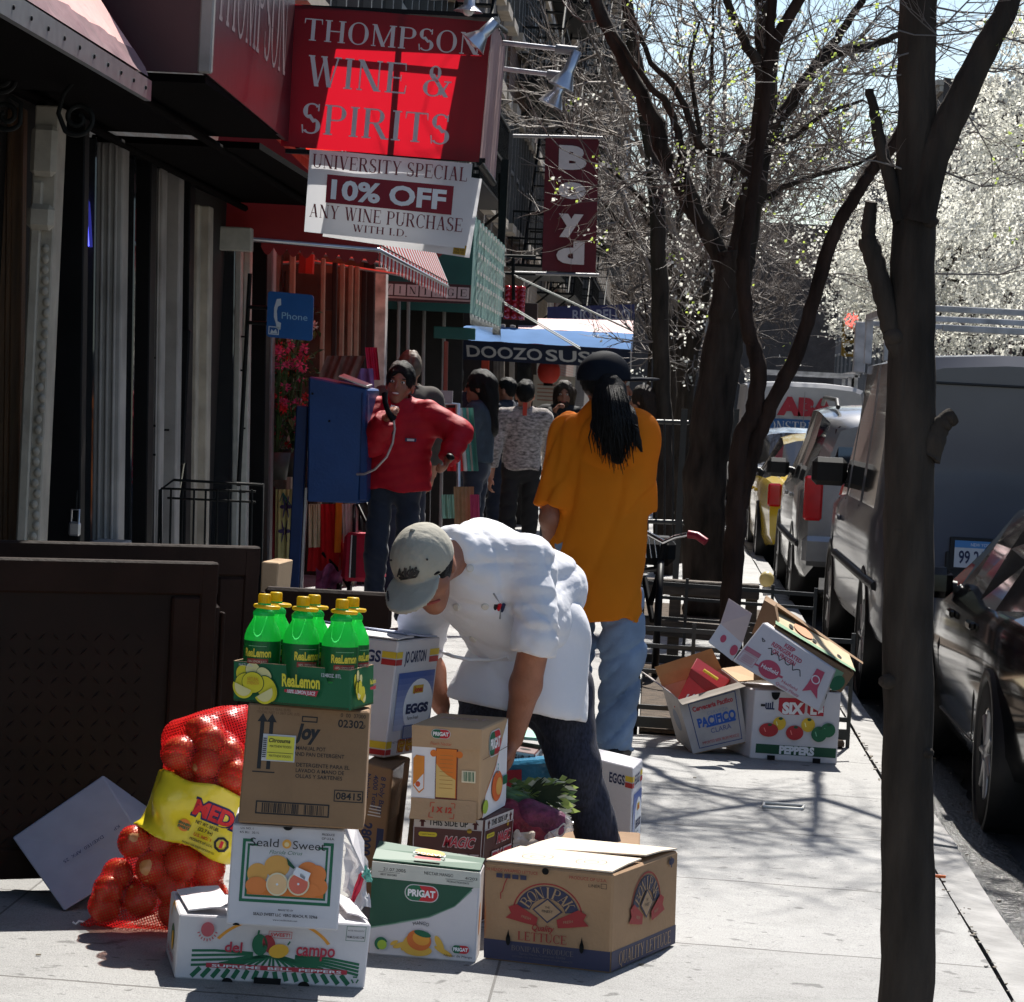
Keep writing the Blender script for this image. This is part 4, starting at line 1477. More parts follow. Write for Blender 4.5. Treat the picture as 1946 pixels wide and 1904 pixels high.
f.ell(.262, h_ * .52, .026, .018, flat((.75, .42, .04)), rot=10).lay(6)
f.border(.232, h_ * .72, .292, h_ * .83, .0012, 'red').text('SWEET!', .262, h_ * .775, .009, 'red', width=.05, bold=.02)
f.line([(.205, h_ * .75), (.207, h_ * .83)], .005, 'green').line([(.283, h_ * .62), (.289, h_ * .68)], .004, 'green')
f.ell(.075, h_ * .80, .017, .019, flat((.5, .1, .12))).text('2003', .075, h_ * .60, .005, 'lgrey', width=.016)
for k in range(9):
 f.line([(.075 + .021 * cos(R(200 + 18 * k)), h_ * .8 + .024 * sin(R(200 + 18 * k))), (.075 + .027 * cos(R(200 + 18 * k)), h_ * .8 + .031 * sin(R(200 + 18 * k)))], .003, flat((.5, .1, .12)))
f.border(w_ - .062, h_ * .74, w_ - .012, h_ * .97, .0012, 'green').text('WATER MANAGEMENT', w_ - .037, h_ * .90, .004, 'black', width=.043).text('PRIMUSLABS.COM', w_ - .037, h_ * .80, .006, 'black', width=.044, bold=.01)
for k in range(3):
 a = R(90 + 120 * k)
 f.line([(w_ - .027 + .009 * cos(a - .6), h_ * .14 + .009 * sin(a - .6)), (w_ - .027 + .009 * cos(a + .7), h_ * .14 + .009 * sin(a + .7))], .004, 'green')
f.ell(.137, .0, .014, .011, HOLE, a0=0, a1=180).rect(.205, 0, .275, .016, HOLE).ell(.335, 0, .015, .012, HOLE, a0=0, a1=180)
l = C.left
l.band(l.w * .5, l.h * .45, .085, .096, 60, 150, flat((.7, .35, .05)), 10)
l.ell(l.w * .55, l.h * .5, .05, .03, 'green').lay(5).ell(l.w * .62, l.h * .45, .03, .025, flat((.75, .42, .04)))
l.text('del campo', l.w * .5, l.h * .22, .02, flat((.45, .03, .06)), width=.2)
t_ = C.top
t_.line([(0, t_.h * .5), (t_.w * .28, t_.h * .47)], .003, 'grey').line([(t_.w * .72, t_.h * .52), (t_.w, t_.h * .5)], .003, 'grey')
t_.text('SW 50', t_.w * .2, t_.h * .75, .022, flat((.5, .05, .08)), width=.075, rot=20)
DEL = C
C.done()
zt = (tl.z + tr.z) / 2
c = C.c
flapq(C.t, 'flap', c['btl'] + Vector((.02, -.03, .006)), c['tl'] + Vector((.02, .02, .006)), c['btl'] + Vector((.13, -.02, .022)), c['tl'] + Vector((.13, .05, .016)), WCARD)
flapq(C.t, 'flap', c['tr'] + Vector((-.012, .02, .006)), c['btr'] + Vector((-.012, -.03, .006)), c['tr'] + Vector((-.07, .05, .015)), c['btr'] + Vector((-.06, -.04, .022)), WCARD)
bl, br = WZ(429.4, 1756, zt + .02), WZ(642, 1768.8, zt + .02)
yb = (bl.y + br.y) / 2
bl, br = W(429.4, 1756, yb), W(642, 1768.8, yb)
tl, tr = W(443, 1565, yb + .03), W(654.7, 1577, yb + .03)
zmin = min(bl.z, br.z)
C = Carton('citrus_carton', 'white carton printed with oranges and a green double frame, on the bell pepper carton', WCARD, bl, br, tl, tr, Vector((-.03, .30, .0)))
f = C.front
w_, h_ = f.w, f.h
for (i, o, t) in ((0, 0, .0075), (.013, .013, .0055)):
 x0, x1, y0, y1 = w_ * .10 + i, w_ * .915 - i, h_ * .235 + i, h_ * .86 - i * .9
 f.rect(x0, y0, x1, y0 + t, 'green').rect(x0, y0 + t, x0 + t, y1, 'green').rect(x1 - t, y0 + t, x1, y1, 'green')
 f.rect(x0 + t, y1 - t, x0 + .026, y1, 'green').rect(x1 - .026, y1 - t, x1 - t, y1, 'green')
ORA, ORB, ORC = flat((.72, .36, .08)), flat((.75, .22, .05)), flat((.78, .5, .25))
f.rect(w_ * .165, h_ * .31, w_ * .85, h_ * .43, flat((.7, .2, .03)))
for (x, y, rx, ry, m_) in ((.25, .52, .026, .026, ORA), (.42, .60, .032, .028, ORA), (.70, .56, .028, .026, ORB), (.78, .54, .024, .024, ORB), (.80, .42, .024, .022, ORB), (.25, .40, .028, .022, ORB), (.72, .38, .028, .018, ORB)):
 f.lay(2).ell(w_ * x, h_ * y, rx, ry, m_)
f.lay(2).poly([(w_ * .50, h_ * .70), (w_ * .585, h_ * .60), (w_ * .57, h_ * .585), (w_ * .52, h_ * .62)], 'dgreen')
for (x, y, m_) in ((.435, .425, ORC), (.625, .44, flat((.72, .16, .10)))):
 f.lay(3).ell(w_ * x, h_ * y, .028, .029, flat((.78, .68, .45))).lay(3).ell(w_ * x, h_ * y, .024, .025, m_).lay(3).ell(w_ * x, h_ * y, .003, .003, 'white')
f.lay(4).poly([(w_ * .60, h_ * .61), (w_ * .73, h_ * .555), (w_ * .705, h_ * .47), (w_ * .57, h_ * .535)], 'white')
f.lay(4)
for k in range(5):
 f.line([(w_ * (.645 + .009 * k), h_ * (.548 - .007 * k)), (w_ * (.64 + .009 * k), h_ * (.515 - .007 * k))], .0013, 'black')
f.text('Seald', w_ * .30, h_ * .835, .021, 'black', width=.072, serif=False)
f.text('Sweet', w_ * .70, h_ * .825, .021, 'black', width=.082)
f.ell(w_ * .50, h_ * .83, .0115, .0115, flat((.75, .35, .05))).lay(2).ell(w_ * .50, h_ * .825, .006, .006, flat((.8, .6, .3)))
f.text('Florida Citrus', w_ * .5, h_ * .745, .0095, 'green', width=.082, shear=.35)
f.text('U.S. NO. 1', w_ * .135, h_ * .965, .0052, 'black', width=.032, bold=.01).text('4/5 BU.  20.1L', w_ * .16, h_ * .925, .0052, 'black', width=.05, bold=.01)
f.text('PRODUCE', w_ * .865, h_ * .945, .0055, 'black', width=.032, bold=.02).text('OF U.S.A.', w_ * .865, h_ * .905, .0055, 'black', width=.032, bold=.02)
f.text('MARKETED BY', w_ * .53, h_ * .175, .0045, 'black', width=.038, bold=.01)
f.text('SEALD SWEET LLC  VERO BEACH, FL 32966', w_ * .53, h_ * .125, .0068, 'black', width=.162, bold=.03)
f.text('www.sealdsweet.com', w_ * .53, h_ * .075, .0045, 'black', width=.062, bold=.01)
f.ell(w_ * .5, h_, .012, .009, HOLE, a0=180, a1=360).ell(w_ * .1, 0, .009, .006, HOLE, a0=0, a1=180)
CIT = C
C.done()
z2 = (tl.z + tr.z) / 2
flapq(C.t, 'flap', C.c['btr'] + Vector((0, -.02, 0)), C.c['btr'] + Vector((0, -.14, -.01)), W(690, 1600, yb + .28), W(690, 1655, yb + .22), WCARD)
bl, br = W(452, 1563, yb - .0), W(690.5, 1577.5, yb - .0)
tl, tr = W(472, 1336, yb + .03), W(702, 1352.5, yb + .03)
C = Carton('detergent_carton', 'brown dish detergent carton with black arrows and a barcode, between citrus carton and lemon tray', CARD, bl, br, tl, tr, Vector((-.02, .26, .0)))
f = C.front
w_, h_ = f.w, f.h
for x in (.13, .205):
 f.poly([(w_ * x - .013, h_ * .855), (w_ * x + .013, h_ * .855), (w_ * x, h_ * .925)], 'black').rect(w_ * x - .005, h_ * .46, w_ * x + .005, h_ * .86, 'black')
f.rect(w_ * .08, h_ * .43, w_ * .26, h_ * .44, 'black')
f.text('2-3.78 L/1 GAL (US)', w_ * .22, h_ * .965, .0062, 'brown', width=.082).text('TOTAL NET 11.36/3 GAL (US)', w_ * .255, h_ * .935, .0062, 'brown', width=.11)
f.text('0  00  37000', w_ * .87, h_ * .955, .010, 'black', width=.064).text('02302', w_ * .855, h_ * .885, .019, 'black', width=.066, bold=.02).text('9', w_ * .965, h_ * .87, .009, 'black')
f.border(w_ * .45, h_ * .875, w_ * .58, h_ * .925, .003, 'black')
f.text('Joy', w_ * .51, h_ * .795, .036, 'black', width=.060, bold=.05, shear=.2)
for k, t in enumerate(('MANUAL POT', 'AND PAN DETERGENT')):
 f.text(t, w_ * (.44 + (.10 if k == 0 else .17)) , h_ * (.655 - .05 * k), .0095, 'black', width=.075 if k == 0 else .128, bold=.01)
for k, (t, q) in enumerate((('DETERGENTE PARA EL', .135), ('LAVADO A MANO DE', .122), ('OLLAS Y SARTENES', .118))):
 f.text(t, w_ * .43 + q / 2, h_ * (.515 - .047 * k), .0095, 'black', width=q, bold=.01)
f.border(w_ * .75, h_ * .225, w_ * .985, h_ * .325, .0025, 'black').text('08415', w_ * .868, h_ * .275, .017, 'black', width=.064, bold=.02)
f.border(w_ * .13, h_ * .085, w_ * .72, h_ * .195, .0035, 'black')
r_ = random.Random(9)
x = w_ * .18
while x < w_ * .68:
 q = r_.choice((.0012, .0012, .0022, .003))
 if not (w_ * .48 < x < w_ * .51):
  f.rect(x, h_ * .10, x + q, h_ * .18, 'black')
 x += q + r_.choice((.0012, .002, .003))
f.lay(4).rect(w_ * .145, h_ * .53, w_ * .415, h_ * .755, flat((.5, .5, .52))).lay(4).rect(w_ * .185, h_ * .54, w_ * .405, h_ * .74, flat((.68, .62, .06))).lay(4)
f.text('Citrosuma', w_ * .285, h_ * .705, .010, 'black', width=.055, bold=.02, shear=.2).rect(w_ * .19, h_ * .60, w_ * .40, h_ * .604, 'black')
for k in range(2):
 f.text('MATTHEW FOODS', w_ * .295, h_ * (.655 - .08 * k), .006, 'black', width=.055)
for k in range(10):
 f.rect(w_ * .15, h_ * (.56 + .017 * k), w_ * .178, h_ * (.568 + .017 * k), 'black')
rt = C.right
rt.rect(rt.w * .05, rt.h * .46, rt.w * .12, rt.h * .47, 'black')
JOY = C
C.done()
z3 = (tl.z + tr.z) / 2
zf = min(C.c['tl'].z, C.c['tr'].z, C.c['btl'].z) + .004
fl, fr_ = W(444, 1331, yb + .06), W(666, 1350, yb - .05)
bk_ = W(709.5, 1339, yb + .135)
dv = bk_ - fr_
dv.z *= .3
tfl, tfr = W(444.5, 1256, yb + .07), W(671, 1277.5, yb - .045)
LEMG = flat((.70, .60, .03))
LEMI = flat((.74, .66, .30))
ry = thing('juice_tray', 'open green tray printed with lemons, holding six juice bottles', 'tray', (fl + fr_ + dv) / 2 if False else (fl + fr_) / 2 + dv / 2)
b = MB()
up = (tfl - fl)
th = .004
def wall(p, q, mo, mi_):
 n = (q - p).cross(up).normalized() * th
 b.hexa([p, q, p - n, q - n, p + up, q + up, p - n + up, q - n + up], mo)
 return quad_canvas(b, p, q, p + up, q + up)
fcan = wall(fl, fr_, GCARD, CARD)
rcan = wall(fr_, fr_ + dv, GCARD, CARD)
wall(fr_ + dv, fl + dv, GCARD, CARD)
wall(fl + dv, fl, GCARD, CARD)
b.hexa([fl + up * .01, fr_ + up * .01, fl + dv + up * .01, fr_ + dv + up * .01, fl + up * .05, fr_ + up * .05, fl + dv + up * .05, fr_ + dv + up * .05], CARD)
for f, k in ((fcan, 1), (rcan, .42)):
 w_, h_ = f.w, f.h
 s_ = 1 if k == 1 else .5
 for (x, y, rx, ry_, m_, rot) in ((.085, .70, .020, .022, LEMG, 0), (.17, .82, .020, .018, LEMI, 0), (.27, .72, .022, .016, LEMI, -30), (.115, .48, .030, .024, LEMG, 10), (.30, .36, .034, .026, LEMG, -60), (.18, .50, .030, .026, LEMG, 0)):
  cx, cy_ = (w_ * x if k == 1 else w_ * (.09 + x)), h_ * y
  f.lay(2).ell(cx, cy_, rx * s_ * 1.06, ry_ * s_ * (1 if k == 1 else 1.6) * 1.06, 'dgreen', rot=rot).lay(2).ell(cx, cy_, rx * s_, ry_ * s_ * (1 if k == 1 else 1.6), m_, rot=rot)
 for (x, y, rot) in ((.10, .38, -30), (.285, .28, 20)):
  cx = w_ * x if k == 1 else w_ * (.09 + x)
  f.lay(3).ell(cx, h_ * y, .030 * s_, .030 * s_, LEMG, a0=190, a1=370, rot=rot).lay(3).ell(cx, h_ * y, .024 * s_, .024 * s_, LEMI, a0=190, a1=370, rot=rot)
 f.lay(3)
 if k == 1:
  f.text('NATURAL', w_ * .19, h_ * .59, .008, flat((.6, .3, .03)), width=.032, bold=.02).text('STRENGTH', w_ * .19, h_ * .49, .008, flat((.6, .3, .03)), width=.034, bold=.02)
  f.text('ReaLemon', w_ * .60, h_ * .63, .030, flat((.78, .66, .05)), width=.106, bold=.035)
  f.poly([(w_ * .46, h_ * .40), (w_ * .75, h_ * .42), (w_ * .73, h_ * .27), (w_ * .46, h_ * .33)], flat((.5, .03, .05))).lay(3)
  f.text('100% LEMON JUICE', w_ * .605, h_ * .355, .009, 'white', width=.078, bold=.02, shear=.15, rot=-1)
  f.text('12/48OZ. BTL', w_ * .86, h_ * .83, .009, 'lgrey', width=.055, bold=.02).text('NATURAL', w_ * .13, h_ * .93, .007, 'lgrey', width=.04)
 else:
  f.text('ReaLemon', w_ * .74, h_ * .62, .013, flat((.7, .6, .05)), width=.26 * w_, bold=.03)
  f.poly([(w_ * .62, h_ * .48), (w_ * .87, h_ * .50), (w_ * .86, h_ * .40), (w_ * .62, h_ * .42)], flat((.5, .03, .05)))
b.build('body', ry)
b = MB()
for p, q in ((fl, fr_), (fr_, fr_ + dv), (fr_ + dv, fl + dv), (fl + dv, fl)):
 n = (q - p).cross(up).normalized() * th
 b.hexa([p + up * .99, q + up * .99, p - n + up * .99, q - n + up * .99, p + up * 1.012, q + up * 1.012, p - n + up * 1.012, q - n + up * 1.012], CARDL)
b.build('cut_edge', ry)
LIQ = mat('green_bottle', (.05, .50, .12), rough=.2, var=.06, spec=.6, trans=.70, tcol=(.14, 1, .30))
LIQD = mat('green_bottle_neck', (.01, .30, .09), rough=.15, spec=.7, trans=.5, tcol=(.02, .6, .2))
YCAP = mat('yellow_plastic', (.82, .52, .01), rough=.35, var=.03, trans=.3, tcol=(.9, .6, .02))
LBL = mat('bottle_label', (.008, .10, .03), rough=.35, var=.05, trans=.18, tcol=(.01, .25, .03))
def make_bottle(label, turn):
 t = thing('juice_bottle', label, 'bottle', (0, 0, 0), 'lemon juice bottles in the green tray')
 rb = .0465
 b = MB()
 b.lathe([(.001, 0), (rb * .9, 0), (rb, .006), (rb, .150), (rb * .985, .160), (rb * .92, .172), (rb * .80, .184), (rb * .67, .195), (rb * .57, .204), (rb * .55, .208), (rb * .58, .212)], LIQ, None, 28)
 b.build('bottle_body', t)
 b = MB()
 b.lathe([(rb * .58, .212), (rb * .60, .216), (rb * .58, .221), (rb * .47, .226), (.0175, .230), (.0165, .243)], LIQD, None, 28)
 b.build('neck', t)
 b = MB()
 b.lathe([(rb * 1.012, .062), (rb * 1.012, .149)], LBL, None, 28)
 def fn(x, y, k):
  a = x / rb - pi / 2 + turn
  r2 = rb * 1.012 + k
  return Vector((r2 * cos(a), r2 * sin(a), .062 + y))
 cv = Canvas(b, .1, .087, fn)
 cv.text('ReaLemon', 0, .058, .020, flat((.72, .58, .05)), width=.070, bold=.035)
 for i in range(10):
  cv.rect(-.028 + .0056 * i, .030, -.028 + .0056 * (i + 1), .043, flat((.28, .03, .02)))
 cv.lay(4).text('100% LEMON JUICE', 0, .036, .006, flat((.65, .55, .4)), width=.048)
 for i in range(9):
  cv.rect(-.024 + .0052 * i, .074, -.024 + .0052 * (i + 1), .0755, flat((.2, .4, .2)))
 b.build('label', t)
 b = MB()
 b.lathe([(.001, .266), (.0145, .266), (.0155, .264), (.0155, .243), (.0145, .2425)], YCAP, None, 22)
 for k in range(22):
  a = 2 * pi * k / 22
  b.box((.0156 * cos(a), .0156 * sin(a), .2535), (.0016, .0016, .018), YCAP, rot=Matrix.Rotation(a, 3, 'Z'))
 b.build('cap', t)
 b = MB()
 ra_ = turn
 for i in range(25):
  pass
 pts = [Vector((.007 + .030 * cos(2 * pi * i / 24), .026 * sin(2 * pi * i / 24), .2345 - .05 * (.03 * cos(2 * pi * i / 24)))) for i in range(25)]
 pts = [Matrix.Rotation(ra_, 3, 'Z') @ p for p in pts]
 b.tube(pts, .0050, YCAP, 8, cap=False)
 b.build('handle_ring', t)
 return t
fdir = (fr_ - fl) / 3
ddir = dv / 2
names = ['front left green juice bottle with its label facing the camera', 'front middle green juice bottle in the lemon tray', 'front right green juice bottle beside the egg carton',
   'back left green juice bottle, half hidden by the bottle before it', 'back middle green juice bottle in the lemon tray', 'back right green juice bottle nearest the egg carton']
turns = [-.12, .55, .42, .4, .9, 1.1]
k = 0
for j in range(2):
 for i in range(3):
  p = fl + fdir * (i + .5) + ddir * (.54 + j * .92) + up * .05
  o = make_bottle(names[k], turns[k])
  o.location = p
  k += 1
bl, br = G(699, 1813), G(903, 1830)
tl, tr = W(708, 1637, bl.y + .015), W(912.5, 1659, br.y + .015)
dv = W(921, 1638, br.y + .17) - tr
dv.z = 0
C = Carton('nectar_carton', 'green and white mango nectar carton standing in front, left of the lettuce carton', WCARD, bl, br, tl, tr, dv)
f = C.front
w_, h_ = f.w, f.h
f.poly([(0, h_ * .30), (w_ * .25, h_ * .375), (w_ * .55, h_ * .475), (w_ * .78, h_ * .62), (w_ * .93, h_ * .81), (w_ * .95, h_ * .83), (0, h_ * .83)], DGCARD)
for k in range(3):
 f.line([(0, h_ * (.295 - .006 * k)), (w_ * .25, h_ * (.37 - .006 * k)), (w_ * .55, h_ * (.47 - .006 * k)), (w_ * .78, h_ * (.615 - .006 * k)), (w_ * .93, h_ * (.805 - .006 * k))], .003, flat(((.012 + .12 * k), .13 + .12 * k, .06 + .12 * k)))
def prigat(cv, cx, cy, s_, r3=0):
 cv.lay(2).pill(cx, cy, .042 * s_, .0205 * s_, 'lgrey').lay(2)
 cv.poly(_arc(cx - .0395 * s_ + .0185 * s_, cy, .0185 * s_, .0185 * s_, 90, 270, 10) + [(cx - .006 * s_, cy - .0185 * s_), (cx + .006 * s_, cy), (cx - .006 * s_, cy + .0185 * s_)], 'green')
 cv.poly(_arc(cx + .0395 * s_ - .0185 * s_, cy, .0185 * s_, .0185 * s_, -90, 90, 10) + [(cx - .006 * s_, cy + .0185 * s_), (cx + .006 * s_, cy), (cx - .006 * s_, cy - .0185 * s_)], 'red')
 cv.lay(3).text('PRIGAT', cx, cy, .0155 * s_, 'white', width=.068 * s_, bold=.045)
prigat(f, w_ * .47, h_ * .71, 1.12)
f.text('MANGO', w_ * .48, h_ * .39, .0095, 'black', width=.045, fan=.05)
f.band(w_ * .48, h_ * .33, .014, .0152, 60, 120, 'grey', 6)
for (x, y, rx, ry_, rot) in ((.36, .17, .028, .010, 60), (.30, .13, .022, .007, 20), (.66, .18, .024, .009, -60), (.70, .10, .028, .007, -25), (.46, .09, .040, .016, 0), (.24, .15, .012, .005, 30)):
 f.lay(1).ell(w_ * x, h_ * y, rx, ry_, flat((.70, .42, .06)), rot=rot)
f.lay(2).ell(w_ * .47, h_ * .20, .034, .028, flat((.66, .16, .03)), rot=-12).lay(2).ell(w_ * .49, h_ * .22, .024, .018, flat((.75, .33, .04)), rot=-12)
f.lay(2).ell(w_ * .50, h_ * .275, .024, .0085, 'green', rot=-12)
f.lay(2).ell(w_ * .12, h_ * .13, .018, .018, 'green', a0=20, a1=250).lay(2).ell(w_ * .13, h_ * .12, .013, .013, 'lime')
prigat(f, w_ * .86, h_ * .14, .60)
f.text('Nectar de Mango', w_ * .84, h_ * .065, .0065, 'black', width=.078, rot=-1)
r_ = C.right
r_.ell(r_.w * .4, r_.h * .45, .02, .045, flat((.7, .25, .04)))
C.done()
a, e, d_, g_ = f.fn(-.001, h_ * .835, .004), f.fn(w_ + .001, h_ * .835, .004), f.fn(0, h_ * 1.005, .006), f.fn(w_, h_ * 1.005, .006)
b = MB()
n = (e - a).cross(d_ - a).normalized() * .004
b.hexa([a, e, a - n, e - n, d_, g_, d_ - n, g_ - n], mat('strip_card', (.50, .52, .48), rough=.8, var=.06))
cv = quad_canvas(b, a, e, d_, g_)
cv.text('21.07.2005', cv.w * .21, cv.h * .60, .0085, 'black', width=.062).text('NECTAR MANGO', cv.w * .62, cv.h * .62, .0085, 'black', width=.080).text('4/203', cv.w * .92, cv.h * .55, .0075, 'black', width=.034)
cv.text('BEST BEFORE', cv.w * .16, cv.h * .25, .0055, 'black', width=.045).text('PRODUCTION DATE', cv.w * .80, cv.h * .22, .0055, 'black', width=.062)
cv.rect(cv.w * .06, cv.h * .40, cv.w * .26, cv.h * .42, 'black').rect(cv.w * .68, cv.h * .36, cv.w * .94, cv.h * .38, 'black')
b.build('flap', C.t)
c = C.c
mb, o = flapq(C.t, 'lid', c['tl'] + Vector((0, .004, .004)), c['tr'] + Vector((0, .004, .004)), c['btl'] + Vector((0, 0, .03)), c['btr'] + Vector((0, 0, .012)), DGCARD)
mb2 = MB()
lc = quad_canvas(mb2, c['tl'] + Vector((0, .004, .010)), c['tr'] + Vector((0, .004, .010)), c['btl'] + Vector((0, 0, .036)), c['btr'] + Vector((0, 0, .018)))
lc.ell(lc.w * .5, lc.h * .62, .042, .032, flat((.6, .3, .04)))
lc.lay(6).text('MANGO', lc.w * .5, lc.h * .45, .02, 'white', width=.09, rot=180).rect(lc.w * .38, lc.h * .1, lc.w * .62, lc.h * .24, 'red')
mb2.build('lid_print', o) if False else mb2.build('lid_print', C.t)
L0, N0, R0_ = G(918, 1822), G(1160, 1850), G(1283, 1797)
tl, tr = W(920.5, 1637, L0.y + .004), W(1166, 1661, N0.y + .004)
dv = R0_ - N0
dv.z = 0
C = Carton('lettuce_carton', 'brown lettuce carton with navy and red arched emblem, front right of the pile', mat('lettuce_cardboard', (.36, .22, .12), rough=.85, var=.09, scale=7, bump=.2, bscale=80), L0, N0, tl, tr, dv, bev=.006)
NV, RB = flat((.03, .032, .07)), flat((.30, .022, .022))
TANP = flat((.36, .23, .13))
def bonipak(f, cx, cy, s_, sx=1.0):
 f.band(cx, cy, .093 * s_, .097 * s_, 8, 172, RB, 26, .88)
 f.lay(2).band(cx, cy, .050 * s_, .088 * s_, 12, 168, NV, 26, .88)
 f.lay(4)
 n_ = 7
 for i, ch_ in enumerate('BONIPAK'):
  a = R(150 - 120 * i / 6)
  rr = .068 * s_
  f.text(ch_, cx + rr * cos(a), cy + rr * .88 * sin(a), .030 * s_, TANP, width=.022 * s_ if ch_ != 'I' else None, rot=math.degrees(a) - 90, serif=True)
 f.poly([(cx - .042 * s_, cy + .012 * s_), (cx, cy + .046 * s_), (cx + .042 * s_, cy + .012 * s_), (cx, cy - .022 * s_)], NV).lay(2)
 f.poly([(cx - .036 * s_, cy + .012 * s_), (cx, cy + .041 * s_), (cx + .036 * s_, cy + .012 * s_), (cx, cy - .017 * s_)], TANP).lay(3)
 f.text('THE', cx, cy + .021 * s_, .006 * s_, 'black', width=.013 * s_).text('FINEST', cx, cy + .010 * s_, .007 * s_, 'black', width=.03 * s_)
 for q in (-1, 1):
  f.poly([(cx + q * .108 * s_, cy + .012 * s_), (cx + q * .085 * s_, cy + .022 * s_), (cx + q * .026 * s_, cy - .010 * s_), (cx + q * .030 * s_, cy - .032 * s_), (cx + q * .060 * s_, cy - .028 * s_), (cx + q * .115 * s_, cy - .018 * s_), (cx + q * .100 * s_, cy - .004 * s_)], RB)
  f.lay(2).text('FRESH', cx + q * .058 * s_, cy - .012 * s_, .007 * s_, TANP, width=.026 * s_, rot=q * 12)
f = C.front
w_, h_ = f.w, f.h
f.rect(.002, .004, w_ - .002, h_ * .215, flat((.035, .035, .075)))
bonipak(f, w_ * .50, h_ * .52, 1.02)
f.text('Quality', w_ * .47, h_ * .385, .017, RB, width=.062, shear=.25, bold=.02)
f.text('LETTUCE', w_ * .465, h_ * .285, .024, RB, width=.138, serif=True)
f.lay(4).text('BONIPAK PRODUCE', w_ * .47, h_ * .155, .0145, flat((.16, .13, .12)), width=.176, serif=True)
f.text('Santa Maria, California 93456', w_ * .47, h_ * .105, .006, flat((.11, .1, .11)), width=.13).text('DISTRIBUTED IN CANADA AND OTHER MARKETS', w_ * .47, h_ * .07, .005, flat((.1, .09, .1)), width=.17)
f.text('24 HEADS WRAPPED LETTUCE', w_ * .22, h_ * .935, .0085, RB, width=.145).text('PRODUCE OF U.S.A.', w_ * .81, h_ * .93, .0085, RB, width=.105)
for k in range(4):
 f.rect(w_ * (.10 + .062 * k), h_ * .855, w_ * (.148 + .062 * k), h_ * .90, NV)
f.text('LINER', w_ * .86, h_ * .865, .0085, 'black', width=.032).border(w_ * .91, h_ * .845, w_ * .955, h_ * .895, .0012, 'black')
f.ell(w_ * .48, h_ * .965, .0095, .0095, HOLE)
f.line([(w_ * .20, h_ * .90), (w_ * .165, h_ * .80), (w_ * .15, h_ * .72), (w_ * .135, h_ * .70), (w_ * .137, h_ * .64)], .0028, RB)
for x in (.20, .775):
 f.lay(2).ell(w_ * x, h_ * .23, .0065, .0155, HOLE).poly([(w_ * x - .005, h_ * .25), (w_ * x + .005, h_ * .25), (w_ * x, h_ * .34)], HOLE)
f = C.right
w_, h_ = f.w, f.h
f.rect(.002, .004, w_ - .002, h_ * .215, flat((.035, .035, .075))).lay(3)
f.text('QUALITY LETTUCE', w_ * .51, h_ * .115, .036, TANP, width=w_ * .80, serif=True)
bonipak(f, w_ * .50, h_ * .52, 1.22)
f.ell(w_ * .86, h_ * .92, .022, .010, NV).lay(2).rect(w_ * .845, h_ * .86, w_ * .865, h_ * .97, NV)
C.done()
LETC = C
c = C.c
up_ = Vector((0, 0, 1))
for (a, e, d_, g_) in ((c['tl'] + Vector((.004, .004, .002)), c['tr'] + Vector((-.004, .005, .002)), c['tl'].lerp(c['btl'], .47) + Vector((.004, 0, .010)), c['tr'].lerp(c['btr'], .47) + Vector((-.01, 0, .008))),
      (c['btr'] + Vector((-.003, -.003, .003)), c['btl'] + Vector((.003, -.003, .003)), c['tr'].lerp(c['btr'], .50) + Vector((-.004, 0, .016)), c['tl'].lerp(c['btl'], .49) + Vector((.01, 0, .005)))):
 flapq(C.t, 'flap', a, e, d_, g_, mat('bleached_card', (.62, .52, .41), rough=.8, var=.06))  # flaps painted near white for the sun glare on the carton top
b = MB()
tc_ = quad_canvas(b, c['tl'] + up_ * .016, c['tr'] + up_ * .016, c['tl'].lerp(c['btl'], .5) + up_ * .020, c['tr'].lerp(c['btr'], .5) + up_ * .018)
for cx in (.3, .72):
 tc_.band(tc_.w * cx, tc_.h * .42, .040, .042, 0, 360, flat((.45, .33, .22)), 20).lay(1).band(tc_.w * cx, tc_.h * .42, .018, .020, 0, 360, flat((.45, .33, .22)), 16)
b.build('flap_print', C.t)
def magic(cv, s_, full=True):
 w_, h_ = cv.w, cv.h
 cv.rect(w_ * .02, h_ * .90, w_ * .98, h_ * .995, flat((.55, .52, .5))).lay(3)
 cv.text('THIS SIDE UP', w_ * .5, h_ * .947, h_ * .055, 'black', width=w_ * .55, bold=.02)
 for x in (.14, .88):
  cv.poly([(w_ * x - w_ * .05, h_ * .945), (w_ * x + w_ * .05, h_ * .945), (w_ * x, h_ * .985)], flat((.08, .015, .015))).rect(w_ * x - w_ * .022, h_ * .90, w_ * x + w_ * .022, h_ * .95, flat((.08, .015, .015)))
 cv.ell(w_ * .80, h_ * .885, w_ * .035, w_ * .035, flat((.4, .25, .02)))
 cv.border(w_ * .015, h_ * .02, w_ * .985, h_ * .90, w_ * .012, flat((.5, .45, .45)))
 cv.pill(w_ * .22, h_ * .83, w_ * .13, h_ * .021, flat((.68, .55, .03))).lay(2).text('0 GRAMS TRANS FAT', w_ * .22, h_ * .83, h_ * .014, 'black', width=w_ * .2)
 cv.text('MAGIC', w_ * .67, h_ * .775, h_ * .095, flat((.6, .5, .5)), width=w_ * .44, bold=.07, shear=.25).lay(4)
 cv.text('MAGIC', w_ * .67, h_ * .775, h_ * .09, flat((.5, .02, .04)), width=w_ * .42, bold=.02, shear=.25)
 cv.text('FRY-ZZ', w_ * .63, h_ * .58, h_ * .15, flat((.6, .5, .5)), width=w_ * .68, bold=.08, serif=False, shear=-.1).lay(4)
 cv.text('FRY-ZZ', w_ * .63, h_ * .58, h_ * .14, flat((.5, .02, .04)), width=w_ * .65, bold=.03, shear=-.1)
ym = 8.42
bl0, br0 = W(777, 1760, ym), W(906, 1766, ym)
